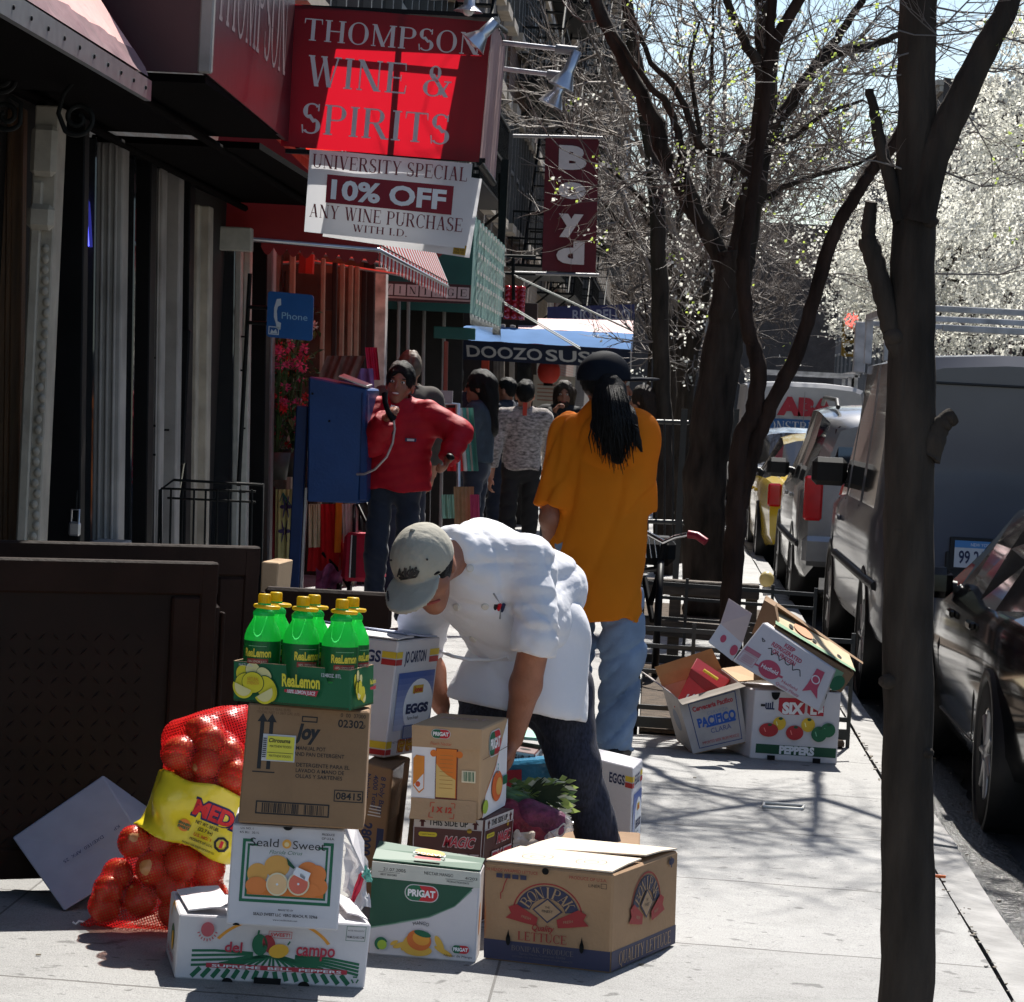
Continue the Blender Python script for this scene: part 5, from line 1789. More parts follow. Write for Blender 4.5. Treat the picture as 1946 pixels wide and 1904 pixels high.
tl, tr = W(784.5, 1549, ym), W(921, 1558, ym)
bl0.z, br0.z = gz(bl0.x), gz(br0.x)
dv = W(977, 1532, ym + .27) - tr
dv.z = 0
C = Carton('oil_carton', 'dark brown frying oil carton with red lettering, under the peach nectar carton', BRCARD, bl0, br0, tl, tr, dv)
magic(C.front, 1)
magic(C.right, 1)
MAG = C
C.done()
ztm = max(C.c[k].z for k in ('tl', 'tr', 'btl', 'btr'))
y2 = 9.35
tl, tr = W(925, 1418, y2), W(1017, 1433, y2)
a = W(1032, 1422, y2 + .25) - tr
a.z = 0
C = Carton('oil_carton', 'second frying oil carton with a THIS SIDE UP arrow, behind the peach nectar carton', BRCARD, Vector((tl.x, y2, gz(tl.x))), Vector((tr.x, y2, gz(tr.x))), tl, tr, a)
magic(C.front, 1)
magic(C.right, 1)
C.top.ell(C.top.w * .75, C.top.h * .3, .018, .018, HOLE).ell(C.top.w * .45, C.top.h * .6, .018, .018, HOLE)
C.done()
yp = ym - .03
bl, br = W(780, 1548, yp), W(911, 1557, yp)
zz = ztm + .002
k = zz - min(bl.z, br.z)
bl.z += k
br.z += k
tl, tr = W(783, 1376.5, yp + .02), W(915.5, 1385.5, yp + .02)
dv = W(965.5, 1353.5, yp + .36) - tr
dv.z = 0
C = Carton('nectar_carton', 'tan peach nectar carton stacked on the dark brown oil carton', CARDL, bl, br, tl, tr, dv)
f = C.front
w_, h_ = f.w, f.h
f.rect(.001, h_ * .20, w_ * .35, h_ * .76, 'white')
f.rect(w_ * .34, h_ * .20, w_ * .67, h_ * .76, flat((.16, .03, .02))).lay(2).rect(w_ * .36, h_ * .22, w_ * .65, h_ * .755, flat((.74, .20, .02)))
f.lay(2).poly([(w_ * .36, h_ * .22), (w_ * .64, h_ * .22), (w_ * .64, h_ * .42), (w_ * .52, h_ * .47), (w_ * .42, h_ * .53), (w_ * .36, h_ * .59)], flat((.70, .48, .16)))
f.ell(w_ * .32, h_ * .70, w_ * .05, w_ * .05, flat((.7, .18, .02))).ell(w_ * .69, h_ * .70, w_ * .05, w_ * .05, flat((.7, .18, .02))).lay(2)
for k in range(9):
 f.rect(w_ * .41, h_ * (.68 - .045 * k), w_ * .60, h_ * (.685 - .045 * k), flat((.45, .2, .05)))
f.poly([(w_ * .03, h_ * .33), (w_ * .03, h_ * .63), (w_ * .07, h_ * .67), (w_ * .19, h_ * .66), (w_ * .19, h_ * .30), (w_ * .12, h_ * .25)], flat((.72, .25, .03))).lay(2).poly([(w_ * .04, h_ * .34), (w_ * .18, h_ * .47), (w_ * .18, h_ * .31), (w_ * .12, h_ * .27)], 'white').lay(2).ell(w_ * .10, h_ * .35, w_ * .035, w_ * .04, flat((.6, .1, .03)))
f.rect(w_ * .73, h_ * .40, w_ * .93, h_ * .53, 'cream').lay(2)
for k in range(9):
 f.rect(w_ * (.75 + .018 * k), h_ * .415, w_ * (.756 + .018 * k + .004 * (k % 3)), h_ * .52, 'green')
r_ = C.right
pr2 = r_
pr2.poly([(r_.w * .1, 0), (r_.w * .2, r_.h * .25), (r_.w * .55, r_.h * .5), (r_.w * .8, r_.h * .8), (r_.w * .999, r_.h * .999), (r_.w * .999, 0)], 'white')
pr2.line([(r_.w * .1, 0), (r_.w * .2, r_.h * .25), (r_.w * .55, r_.h * .5), (r_.w * .8, r_.h * .8)], .006, flat((.7, .2, .05)))
prigat(pr2, r_.w * .5, r_.h * .78, 1.9 if r_.w > .25 else 1.2)
pr2.lay(3).ell(r_.w * .60, r_.h * .28, .07, .045, flat((.70, .14, .03))).lay(2).ell(r_.w * .66, r_.h * .27, .04, .026, flat((.75, .4, .1))).lay(2).ell(r_.w * .15, r_.h * .12, .035, .02, 'lime')
pr2.rect(r_.w * .80, r_.h * .26, r_.w * .97, r_.h * .36, 'green').text('3', r_.w * .6, r_.h * .48, .03, 'teal')
pr2.line([(0, r_.h * .66), (r_.w, r_.h * .68)], .002, 'brown')
t_ = C.top
t_.text('PRIGAT', t_.w * .5, t_.h * .65, .05, flat((.5, .3, .28)), width=.14)
C.done()
b = MB()
a, e, d_, g_ = f.fn(.001, h_ * .765, .003), f.fn(w_ * .985, h_ * .765, .006), f.fn(0, h_ * .995, .003), f.fn(w_, h_ * .995, .003)
n = (e - a).cross(d_ - a).normalized() * .004
b.hexa([a, e, a - n, e - n, d_, g_, d_ - n, g_ - n], CARDL)
cv = quad_canvas(b, a, e, d_, g_)
prigat(cv, cv.w * .42, cv.h * .66, .68)
cv.lay(3).text('Peach Nectar', cv.w * .43, cv.h * .20, .0095, flat((.5, .1, .05)), width=.062)
b.build('flap', C.t)
b = MB()
a, e, d_, g_ = f.fn(-.003, -h_ * .03, .020), f.fn(w_ * .955, -h_ * .03, .026), f.fn(.006, h_ * .20, .004), f.fn(w_ * .955, h_ * .20, .004)
n = (e - a).cross(d_ - a).normalized() * .004
b.hexa([a, e, a - n, e - n, d_, g_, d_ - n, g_ - n], CARDL)
cv = quad_canvas(b, a, e, d_, g_)
cv.text('1 X 12', cv.w * .48, cv.h * .50, .0155, flat((.55, .06, .03)), width=.058, bold=.05)
for q in (-1, 1):
 x = cv.w * .48 + q * .036
 cv.line([(x - q * .012, cv.h * .82), (x, cv.h * .82), (x, cv.h * .60)], .002, flat((.55, .06, .03))).line([(x, cv.h * .35), (x, cv.h * .12), (x - q * .012, cv.h * .12)], .002, flat((.55, .06, .03)))
b.build('lower_flap', C.t)
yn = 8.62
b0, b1 = W(676, 1640, yn), W(725, 1650, yn)
tl, tr = W(690, 1448, yn), W(747, 1462, yn)
z0n = gz(-.6)
sh = W(780, 1446, yn + .3) - tr
sh.z = 0
bl = W(670, 1745, yn)
br = W(718, 1755, yn)
bl.z = br.z = z0n
C = Carton('napkin_carton', 'brown paper napkin carton on end, lettering running down, under the egg carton', CARD, bl, br, tl, tr, sh)
f = C.front
w_, h_ = f.w, f.h
for k, (t, q) in enumerate((('8 Poly Bags', .115), ('4000 Total', .098), ('Napkins', .074))):
 f.text(t, w_ * (.72 - .25 * k), h_ * .93 - q / 2, .0135, 'navy', width=q, rot=-90, bold=.015)
f.text('28000', w_ * .30, h_ * .47, .030, 'navy', width=.10, rot=-90, bold=.03).rect(w_ * .66, h_ * .36, w_ * .90, h_ * .56, 'navy')
for k in range(4):
 f.lay(1).rect(w_ * (.28 + .02 * k), h_ * (.64 + .022 * k), w_ * (.74 - .02 * (k % 2)), h_ * (.648 + .022 * k), flat((.55, .52, .5), .2))
r_ = C.right
TAPE = mat('packing_tape', (.40, .27, .17), rough=.12, spec=.8, var=.05)
r_.rect(0, r_.h * .62, r_.w * .62, r_.h * .995, TAPE)
NAP = C
C.done()
zn = max(tl.z, tr.z)
C2 = Carton('brown_carton', 'plain brown carton in shadow beside the napkin carton', CARD, Vector((tr.x + .03, yn + .16, gz(0))), Vector((tr.x + .17, yn + .16, gz(0))), Vector((tr.x + .05, yn + .16, .34)), Vector((tr.x + .17, yn + .16, .34)), Vector((0, .25, 0)))
C2.done()
ye = 8.72
e0, e1 = W(730.6, 1443, ye), W(757, 1219, ye + .02)
off = zn + .003 - e0.z
e0.z += off
lx = Vector((-.285, .17, 0))
tl, tr = e1 + lx + Vector((-.005, 0, .003)), e1
rv = W(837, 1213, ye + .26) - e1
rv.z = 0
bl, br = e0 + lx, e0
C = Carton('egg_carton', 'tall white egg carton with a blue picture panel, on the napkin carton beside the cook', WCARD, bl, br, tl, tr, rv)
def eggs(C, carton=True):
 f, r_ = C.front, C.right
 for cv, tx, q in ((f, 'EGGS', .5), (r_, 'JO CARTON' if carton else 'EGGS', .5)):
  w_, h_ = cv.w, cv.h
  cv.text('EGGS' if cv is f else tx, w_ * (.66 if cv is f else .45), h_ * .855, h_ * .095, 'navy', width=w_ * (.34 if cv is f else .5), bold=.03)
  for x0, x1 in (((.84, 1.0),) if cv is f else ((0, .14), (.78, 1.0))):
   cv.rect(w_ * x0, h_ * .85, w_ * x1, h_ * .905, flat((.70, .50, .04))).rect(w_ * x0, h_ * .79, w_ * x1, h_ * .84, flat((.42, .03, .03)))
  for x0, x1 in (((.80, 1.0),) if cv is f else ((0, .12),)):
   cv.rect(w_ * x0, h_ * .075, w_ * x1, h_ * .135, flat((.70, .50, .04))).rect(w_ * x0, h_ * .02, w_ * x1, h_ * .065, flat((.42, .03, .03)))
  cv.text('KEEP REFRIGERATED', w_ * (.4 if cv is f else .62), h_ * .085, h_ * .10, flat((.5, .12, .02)), width=w_ * .72, bold=.06).lay(4)
  cv.text('KEEP REFRIGERATED', w_ * (.4 if cv is f else .62), h_ * .085, h_ * .085, flat((.66, .42, .03)), width=w_ * .70, bold=.01)
 w_, h_ = r_.w, r_.h
 n_ = 10
 for k in range(n_):        # printed blue that fades out downwards
  u = k / n_
  c_ = tuple(.05 * (1 - u) + .50 * u if i == 0 else (.10 * (1 - u) + .52 * u if i == 1 else .33 * (1 - u) + .64 * u) for i in range(3))
  r_.rect(w_ * .10, h_ * (.72 - .05 * (k + 1)), w_ * .95, h_ * (.72 - .05 * k), flat(c_))
 r_.lay(2).ell(w_ * .62, h_ * .42, w_ * .34, h_ * .235, 'white').lay(3)
 r_.rect(w_ * .46, h_ * .53, w_ * .70, h_ * .60, flat((.62, .38, .03))).lay(2).text('Jones', w_ * .58, h_ * .565, h_ * .045, flat((.5, .05, .02)), width=w_ * .2, bold=.04)
 r_.text('EGGS', w_ * .60, h_ * .40, h_ * .075, 'navy', width=w_ * .52, bold=.06).text('Farm Fresh', w_ * .52, h_ * .32, h_ * .03, 'black', width=w_ * .26)
 r_.rect(w_ * .32, h_ * .14, w_ * .55, h_ * .26, flat((.10, .14, .30))).lay(2)
 for k in range(8):
  r_.rect(w_ * (.345 + .024 * k), h_ * .15, w_ * (.355 + .024 * k), h_ * .25, 'lgrey')
 r_.text('NET WT. 6 CONTAINERS', w_ * .35, h_ * .125, h_ * .018, 'navy', width=w_ * .5)
eggs(C)
EGGC = C
C.done()
c = C.c
m_ = mat('blue_card_flap', (.42, .46, .60), rough=.6)
flapq(C.t, 'flap', c['btl'].lerp(c['tl'], .05) + Vector((0, 0, .005)), c['btr'] + Vector((-.01, 0, .004)), c['tl'].lerp(c['btl'], .3) + Vector((0, 0, .028)), c['tr'].lerp(c['btr'], .35) + Vector((-.02, 0, .018)), m_)
flapq(C.t, 'flap', c['tl'] + Vector((0, 0, .004)), c['tr'] + Vector((0, 0, .004)), c['tl'].lerp(c['btl'], .4) + Vector((0, 0, .018)), c['tr'].lerp(c['btr'], .36) + Vector((0, 0, .007)), WCARD)
yg = G(1196, 1650).y
e0 = Vector((W(1196, 1650, yg).x, yg, 0))
e0.z = gz(e0.x)
e1 = W(1203.5, 1459, yg + .01)
lx = W(1118, 1429, yg + .15) - e1
lx.z = .01
rv = W(1221.7, 1438.5, yg + .26) - e1
rv.z = 0
C = Carton('egg_carton', 'white egg carton standing on the pavement right of the cook\'s leg', WCARD, e0 + lx, e0, e1 + lx, e1, rv)
eggs(C, False)
C.done()
q = [W(121, 1731, 8.13), W(290, 1625, 8.30), W(23, 1592, 8.36), W(195, 1474, 8.50)]
dv = (W(231, 1457, 8.68) - q[3])
C = Carton('white_carton', 'white carton tipped on its corner against the brown cellar door', mat('bluish_white_card', (.36, .36, .43), rough=.7, var=.06), q[0], q[1], q[2], q[3], dv)
f = C.front
f.text('DXE/1E0  APX  25', f.w * .47, f.h * .42, .012, 'navy', width=.14, rot=180).text('KP', f.w * .84, f.h * .42, .012, 'navy', width=.02, rot=180)
C.done()
def paper(label, cpts, m, name='paper_scrap', cat='paper', amp=.02, seed=1, txt=None):
 b = MB()
 q = [Vector(p) for p in cpts]
 def fn(u, v):
  p = (q[0] * (1 - u) + q[1] * u) * (1 - v) + (q[3] * (1 - u) + q[2] * u) * v
  o = Vector((mnoise.noise(Vector((u * 3.1, v * 3.1, seed))), mnoise.noise(Vector((u * 3.3, v * 2.7, seed + 9))), mnoise.noise(Vector((u * 2.9, v * 3.5, seed + 17)))))
  return p + o * amp
 b.sheet(fn, 14, 14, m, False)
 if txt:
  cv = Canvas(b, 1, 1, lambda x, y, k: fn(x, y) + Vector((0, -.006 - k, 0)))
  for a in txt:
   cv.lay(3).text(*a[0], **a[1])
 return tag(b.build(name), label, cat)
yy = 7.75
paper('crumpled white bag with a red band beside the citrus carton', [W(652, 1735, yy), W(704, 1725, yy + .05), W(700, 1640, yy + .1), W(655, 1600, yy + .06)], mat('white_paper', (.6, .6, .62), rough=.8, trans=.2), 'paper_bag', 'bag', .03, 3)
paper('red printed strip on crumpled white paper between two cartons', [W(655, 1745, yy - .03), W(664, 1745, yy - .03), W(694, 1665, yy), W(682, 1658, yy)], mat('red_paper_strip', (.42, .02, .05), rough=.6), 'paper_scrap', 'paper', .008, 5)
paper('teal corner of wrapping by the green nectar carton', [W(690, 1668, yy), W(706, 1680, yy), W(706, 1650, yy + .02), W(688, 1645, yy)], mat('teal_paper', (.1, .36, .30), rough=.6), 'paper_scrap', 'paper', .008, 6)
# ================================================================ sack of onions
def sack():
 t = thing('onion_sack', 'red mesh sack of onions with a yellow label band, leaning on the cartons', 'sack', G(260, 1770))
 A0, A1 = W(235, 1715, 7.78), W(400, 1405, 7.86)
 ax = (A1 - A0).normalized()
 side = Vector((ax.z, 0, -ax.x)).normalized()
 dep = ax.cross(side).normalized()
 L = (A1 - A0).length
 r_ = random.Random(11)
 on = []
 def put(px, py, d, r2):
  on.append((W(px, py, d), r2))
 for px, py, r2 in ((200, 1722, .046), (268, 1710, .047), (225, 1662, .043), (290, 1650, .049), (255, 1600, .044), (330, 1690, .05), (345, 1640, .05), (395, 1650, .046), (400, 1700, .045), (330, 1735, .045), (205, 1690, .04),
      (340, 1432, .048), (392, 1452, .044), (432, 1435, .047), (400, 1410, .045), (445, 1475, .045), (360, 1470, .045), (310, 1600, .045), (350, 1560, .045), (400, 1560, .05), (330, 1520, .05), (390, 1510, .05), (440, 1530, .048), (420, 1600, .05)):
  put(px, py, 7.87 + r_.uniform(-.02, .03), r2)
 core = []
 for px, py, r2 in ((225, 1720, .062), (275, 1680, .085), (322, 1630, .108), (362, 1570, .118), (382, 1505, .116), (388, 1445, .100), (402, 1405, .072)):
  core.append((W(px, py, 7.99), r2))
 ONI = mat('onion_skin', (.50, .16, .045), rough=.32, var=.35, scale=9, stretch=(3, 3, .5), spec=.6, bump=.15, bscale=40, col2=(.66, .30, .10))
 r3 = random.Random(4)
 for k in range(16):
  q = core[1 + k % 6]
  on.append((q[0] + Vector((r3.uniform(-1, 1) * q[1] * .6, -.05 - .03 * r3.random(), r3.uniform(-.05, .05))), r3.uniform(.036, .044)))
 for c, r2 in on:
  b = MB()
  Mo = Matrix.Rotation(r3.uniform(0, 6), 3, 'X') @ Matrix.Rotation(r3.uniform(-1, 1), 3, 'Y')
  b.lathe([(r2 * sin(pi * q / 12) * (1 if q < 10 else .9), -r2 * cos(pi * q / 12) * (.92 if q < 9 else 1.0 + .12 * (q - 9) / 3)) for q in range(13)], ONI, Matrix.Translation(c) @ Mo.to_4x4(), 18)
  tag(b.build('onion'), 'orange brown onion seen through the red mesh sack', 'onion', 'onions in the red mesh sack')
 def fn(P):
  d = None
  for i in range(len(core) - 1):
   q = s_cap(P, core[i][0], core[i + 1][0], core[i][1], core[i + 1][1])
   d = q if d is None else smin(d, q, .03)
  for c, r2 in on:
   d = smin(d, s_ell(P, c, (r2 + .004,) * 3), .022)
  d = smin(d, s_cap(P, (W(215, 1735, 7.97).x, 7.98, .075), (W(330, 1745, 7.97).x, 8.0, .08), .062, .075), .03)
  d = smin(d, s_cap(P, W(170, 1755, 7.93), W(150, 1760, 7.92), .014, .006), .03)
  d = smin(d, s_cap(P, W(440, 1392, 8.0), W(466, 1350, 8.06), .06, .016), .06)
  d = smin(d, s_cap(P, W(340, 1400, 7.98), W(440, 1385, 8.02), .05, .055), .05)
  d += folds(P, .0016, 60, 3) - creases(P, .003, 40, 5, ax)
  return np.maximum(d, s_plane(P, (0, 0, .030), (0, 0, -1)))
 m, n, l = node_mat('onion_mesh_net')
 pb_ = n['Principled BSDF']
 pb_.inputs['Base Color'].default_value = (.55, .012, .015, 1)
 pb_.inputs['Roughness'].default_value = .35
 tc = n.new('ShaderNodeTexCoord')
 def wave(dr):
  dt = n.new('ShaderNodeVectorMath')
  dt.operation = 'DOT_PRODUCT'
  l.new(tc.outputs['Object'], dt.inputs[0])
  dt.inputs[1].default_value = tuple(Vector(dr) * (2 * pi / .0075))
  q = n.new('ShaderNodeMath')
  q.operation = 'SINE'
  l.new(dt.outputs['Value'], q.inputs[0])
  return q.outputs[0]
 am = n.new('ShaderNodeMath')
 am.operation = 'MAXIMUM'
 l.new(wave((ax + side).normalized()), am.inputs[0])
 l.new(wave((ax - side).normalized()), am.inputs[1])
 mr = n.new('ShaderNodeMapRange')
 mr.inputs[1].default_value, mr.inputs[2].default_value = .35, .75
 mr.inputs[3].default_value, mr.inputs[4].default_value = .10, .85
 l.new(am.outputs[0], mr.inputs[0])
 tp, tl_, ms, ms2 = n.new('ShaderNodeBsdfTransparent'), n.new('ShaderNodeBsdfTranslucent'), n.new('ShaderNodeMixShader'), n.new('ShaderNodeMixShader')
 tl_.inputs[0].default_value = (.9, .03, .04, 1)
 tp.inputs[0].default_value = (1, .78, .70, 1)
 ms.inputs[0].default_value = .4
 l.new(pb_.outputs[0], ms.inputs[1])
 l.new(tl_.outputs[0], ms.inputs[2])
 l.new(mr.outputs[0], ms2.inputs[0])
 l.new(tp.outputs[0], ms2.inputs[1])
 l.new(ms.outputs[0], ms2.inputs[2])
 l.new(ms2.outputs[0], n['Material Output'].inputs[0])
 lo = Vector((min(p.x for p, _ in on) - .16, 7.60, 0))
 hi = Vector((max(p.x for p, _ in on) + .16, 8.36, W(400, 1330, 8.1).z + .1))
 soft(fn, lo, hi, .0075, m, 'mesh_bag', t)
 YB = mat('yellow_film', (.74, .60, .03), rough=.22, var=.06, scale=5, spec=.6, bump=.3, bscale=18)
 U0_, U1_ = .40, .86
 def fn2(P):
  d = None
  for i in range(len(core) - 1):
   q = s_cap(P, core[i][0], core[i + 1][0], core[i][1] * 1.02 + .006, core[i + 1][1] * 1.02 + .006)
   d = q if d is None else smin(d, q, .03)
  for c, r2 in on:
   d = smin(d, s_ell(P, c, (r2 + .007,) * 3), .05)
  n1 = W(304, 1465, 7.7)
  lowl, lowr = W(258, 1572, 7.85), W(440, 1645, 7.85)
  upl, upr = W(303, 1462, 7.85), W(450, 1508, 7.85)
  view = ray(330, 1540)
  a = (lowr - lowl).cross(view).normalized()
  c_ = (upr - upl).cross(view).normalized()
  if a.z < 0:
   a = -a
  if c_.z < 0:
   c_ = -c_
  wv = .006 * np.sin(P[:, 0] * 40)
  d = np.maximum(d, -s_plane(P, lowl, a) + wv)
  return np.maximum(d, s_plane(P, upl, c_) + wv)
 V, F = surface(fn2, lo, hi, .0075)
 b = MB()
 b.arr(V.tolist(), F.tolist(), YB)
 from mathutils.bvhtree import BVHTree
 bv = BVHTree.FromPolygons([tuple(v) for v in V.tolist()], [tuple(f_) for f_ in F.tolist()])
 org = W(258, 1572, 7.56)
 ux = (W(440, 1645, 7.56) - org).normalized()
 vx = (W(303, 1462, 7.56) - org)
 vx = (vx - ux * vx.dot(ux)).normalized()
 vd = ray(350, 1540).normalized()
 def fnp(x, y, k):
  p = org + ux * x + vx * y
  hit = bv.ray_cast(p, vd)
  if hit[0] is None:
   return p + vd * .25
  return hit[0] - vd * (.001 + k)
 cv = Canvas(b, .25, .15, fnp)
 def bend(t, cx, cy_, h, mm_, wd, **k_):
  vs0, fs = text_mesh(t, k_.get('bold', .02))
  cv.text(t, cx, cy_, h, mm_, width=wd, **k_)
 RDI, BLI, BKI = flat((.55, .015, .02)), flat((.02, .02, .1)), 'black'
 bend('MEDA', .205, .112, .044, BLI, .165, bold=.10)
 cv.lay(5)
 bend('MEDA', .205, .112, .040, RDI, .158, bold=.045)
 bend('NET WT. 50 LBS.', .178, .074, .009, BKI, .068, bold=.02)
 bend('(22.7 kg)', .178, .058, .009, BKI, .042, bold=.02)
 bend('U.S. NO. 1', .176, .040, .0085, RDI, .050, bold=.02)
 bend('PRODUCE OF U.S.A.', .178, .025, .0065, BKI, .066, bold=.02)
 bend('PACKED FOR BAKER PACKING CO.', .176, .009, .0055, BKI, .095, bold=.01)
 cv.ell(.118, .052, .017, .017, flat((.7, .2, .03))).lay(4)
 bend('SPANISH', .118, .056, .007, 'green', .036, bold=.05)
 bend('SWEETS', .118, .046, .007, 'green', .034, bold=.05)
 cv.band(.232, .040, .015, .022, 0, 360, BKI, 8).lay(3)
 bend('1', .232, .040, .018, RDI, .009, bold=.05)
 b.build('label_band', t)
 b = MB()
 b.tube([W(160, 1752, 7.93), W(150, 1750, 7.92), W(144, 1756, 7.92), W(138, 1752, 7.92)], .003, 'white', 5)
 b.build('string', t)
sack()
# ================================================================ cellar doors
RUST = mat('brown_painted_steel', (.020, .010, .007), rough=.6, var=.25, scale=5, spec=.1, bump=.2, bscale=40)
RUSTP = mat('tread_plate', (.013, .007, .005), rough=.55, var=.3, scale=4, spec=.14)
def cellar_door(label, p0, p1, ztop, lugs, tread=True):
 """upright steel leaf between two ground points"""
 t = thing('cellar_door', label, 'cellar door', (p0 + p1) / 2, 'open cellar doors')
 ux = (p1 - p0)
 L = Vector((ux.x, ux.y, 0)).length
 M_ = frame((p0.x, p0.y, 0), (ux.x, ux.y, 0), None, (0, 0, 1)) if False else None
 u = Vector((ux.x, ux.y, 0)).normalized()
 n = Vector((u.y, -u.x, 0))              # towards the camera
 R_ = Matrix((u, -n, Vector((0, 0, 1)))).transposed()
 def P(x, y, z):
  return Vector((p0.x, p0.y, 0)) + u * x - n * y + Vector((0, 0, z))
 b = MB()
 b.box(P(L / 2, .012, ztop / 2 + .045), (L - .05, .008, ztop - .13), RUSTP, rot=R_)
 if tread:
  k = 0
  for i in range(int((L - .25) / .043)):
   for j in range(int((ztop - .3) / .043)):
    x, z = .06 + .043 * i, .14 + .043 * j
    a = R(45) if (i + j) % 2 else R(-45)
    Rr = R_ @ Matrix.Rotation(-a, 3, 'Y')
    c_ = P(x, .0065, z)
    q = [c_ + Rr @ Vector(v) for v in ((-.017, 0, 0), (0, 0, .0035), (.017, 0, 0), (0, 0, -.0035), (0, -.0028, 0))]
    b.add(q, [(0, 1, 4), (1, 2, 4), (2, 3, 4), (3, 0, 4)], RUSTP)
 b.build('tread_plate', t)
 for nm, c, s in (('top_rail', (L / 2, .02, ztop - .05), (L, .05, .10)), ('bottom_rail', (L / 2, .02, .115), (L, .05, .09)), ('stile', (L - .10, .018, ztop / 2), (.09, .05, ztop - .21)), ('stile', (L - .03, .024, ztop / 2), (.055, .06, ztop - .02))):
  b = MB()
  b.box(P(*c), s, RUST, rot=R_, bev=.006)
  b.build(nm, t)
 b = MB()
 for x, z in lugs:
  b.box(P(x, .03, z), (.05, .05, .34), RUST, rot=R_, bev=.012)
 b.box(P(L + .03, .035, ztop * .45), (.012, .03, ztop * .8), RUST, rot=R_, bev=.003)
 b.build('hinge_bar', t)
 return t
pa, pb2 = WZ(0, 1060, 1.015), WZ(417, 1069, 1.015)
ux = (pb2 - pa).normalized()
cellar_door('front leaf of the open brown steel cellar door, tread plate facing the camera', pa - ux * .35, pb2, (pa.z), [(1.02, .72)])
pc, pd = WZ(0, 1027, 1.015), WZ(496, 1039, 1.015)
ux = (pd - pc).normalized()
cellar_door('rear leaf of the open brown steel cellar door by the storefront', pc - ux * .3, pd, pc.z, [(1.05, .6)], tread=False)
b = MB()
a, c = W(500, 1098, 10.2), W(699, 1146, 10.0)
b.box((a + c) / 2 + Vector((.05, 0, -.06)), ((c - a).length, .06, .13), RUST, rot=Matrix.Rotation(R(2), 3, 'Z'), bev=.01)
for px in (536, 690):
 p = W(px, 1150, 10.05)
 b.box((p.x, 10.12, p.z / 2), (.05, .05, p.z), RUST, bev=.006)
tag(b.build('cellar_rail'), 'low dark brown steel rail across the cellar opening behind the juice bottles', 'rail')
C = Carton('brown_carton', 'torn tan carton with a dark hole beside the rear cellar door', CARDL, W(494, 1150, 10.4), W(522, 1152, 10.4), W(497, 1067, 10.4), W(530, 1070, 10.4), Vector((.02, .25, 0)))
C.front.ell(C.front.w * .8, C.front.h * .25, .010, .022, HOLE)
C.done()
# ================================================================ phone booth
BLUE = mat('booth_blue', (.012, .055, .19), rough=.45, var=.12, scale=4, spec=.4, bump=.15, bscale=60)
BLUED = mat('booth_blue_dark', (.008, .03, .11), rough=.5, var=.1)
pb = thing('phone_booth', 'blue pedestal phone booth on a blue post beside the man in red', 'phone booth', G(572, 1200))
yb_ = 18.0
b = MB()
q = [W(583, 953, yb_), W(682, 957, yb_), W(586, 715, yb_), W(697, 739, yb_)]
d3 = Vector((.05, .42, 0))
b.hexa([q[0], q[1], q[0] + d3, q[1] + d3, q[2], q[3], q[2] + d3, q[3] + d3 * .9], BLUE, .01)
b.build('cabinet', pb)
b = MB()
b.hexa([q[1] + Vector((-.0, -.01, .02)), q[1] + Vector((.045, .03, .02)), q[1] + Vector((0, .38, .02)), q[1] + Vector((.045, .4, .02)), q[3] + Vector((-.03, -.01, -.02)), q[3] + Vector((.005, .03, -.03)), q[3] + Vector((0, .36, -.03)), q[3] + Vector((.02, .38, -.03))], BLUED, .006)
b.build('side_frame', pb)
b = MB()
b.hexa([q[2] + Vector((.19, -.006, .006)), q[3] + Vector((.004, -.006, .006)), q[2] + Vector((.19, .3, .02)), q[3] + Vector((.004, .3, .02)), q[2] + Vector((.19, -.006, -.004)) + Vector((0, 0, .016)), q[3] + Vector((.004, -.006, .018)), q[2] + Vector((.19, .3, .03)), q[3] + Vector((.004, .3, .03))], ALU)
b.build('top_trim', pb)
b = MB()
for zx, zy in ((594, 748), (626, 800)):
 b.ell(W(zx, zy, yb_ - .005), (.008, .004, .008), BLKP, 8)
b.build('bolt', pb)
b = MB()
p0, p1 = W(563, 770, yb_ + .05), W(585, 770, yb_ + .05)
pm = (p0 + p1) / 2
b.hexa([(p0.x, yb_ + .05, gz(p0.x)), (p1.x, yb_ + .05, gz(p0.x)), (p0.x, yb_ + .15, gz(p0.x)), (p1.x, yb_ + .15, gz(p0.x)), (p0.x, yb_ + .05, p0.z), (p1.x, yb_ + .05, p0.z), (p0.x, yb_ + .15, p0.z), (p1.x, yb_ + .15, p0.z)], BLUED, .006)
b.box((p1.x + .012, yb_ + .1, .45), (.014, .05, .9), ALU)
b.build('post', pb)
b = MB()
b.tube([W(678, 901, 17.98), W(692, 901, 17.95), W(712, 892, 17.9), W(735, 868, 17.9), W(746, 842, 17.9), W(750, 815, 17.9), W(748, 797, 17.9)], .0075, mat('steel_cord', (.45, .4, .4), rough=.4, metal=.4), 7)
b.build('cord', pb)
b = MB()
b.tube([W(731, 748, 17.93), W(732, 765, 17.9), W(738, 783, 17.88), W(748, 797, 17.9)], [.02, .017, .017, .024], BLKP, 10)
b.build('handset', pb)
ph = thing('phone_sign', 'square blue sign with a white handset and the word Phone', 'sign', W(552, 600, 17.2))
SGB = mat('sign_blue', (.012, .10, .33), rough=.35, var=.05)
q = [W(507, 640, 17.2), W(594, 648, 17.2), W(510, 553, 17.2), W(597, 560, 17.2)]
b = MB()
w0 = (q[1] - q[0]).length
u, v = (q[1] - q[0]).normalized(), (q[2] - q[0]).normalized()
n = u.cross(v)
h0 = (q[2] - q[0]).length
Mx = Matrix((u, v, n)).transposed().to_4x4()
Mx.translation = q[0]
rr = .02
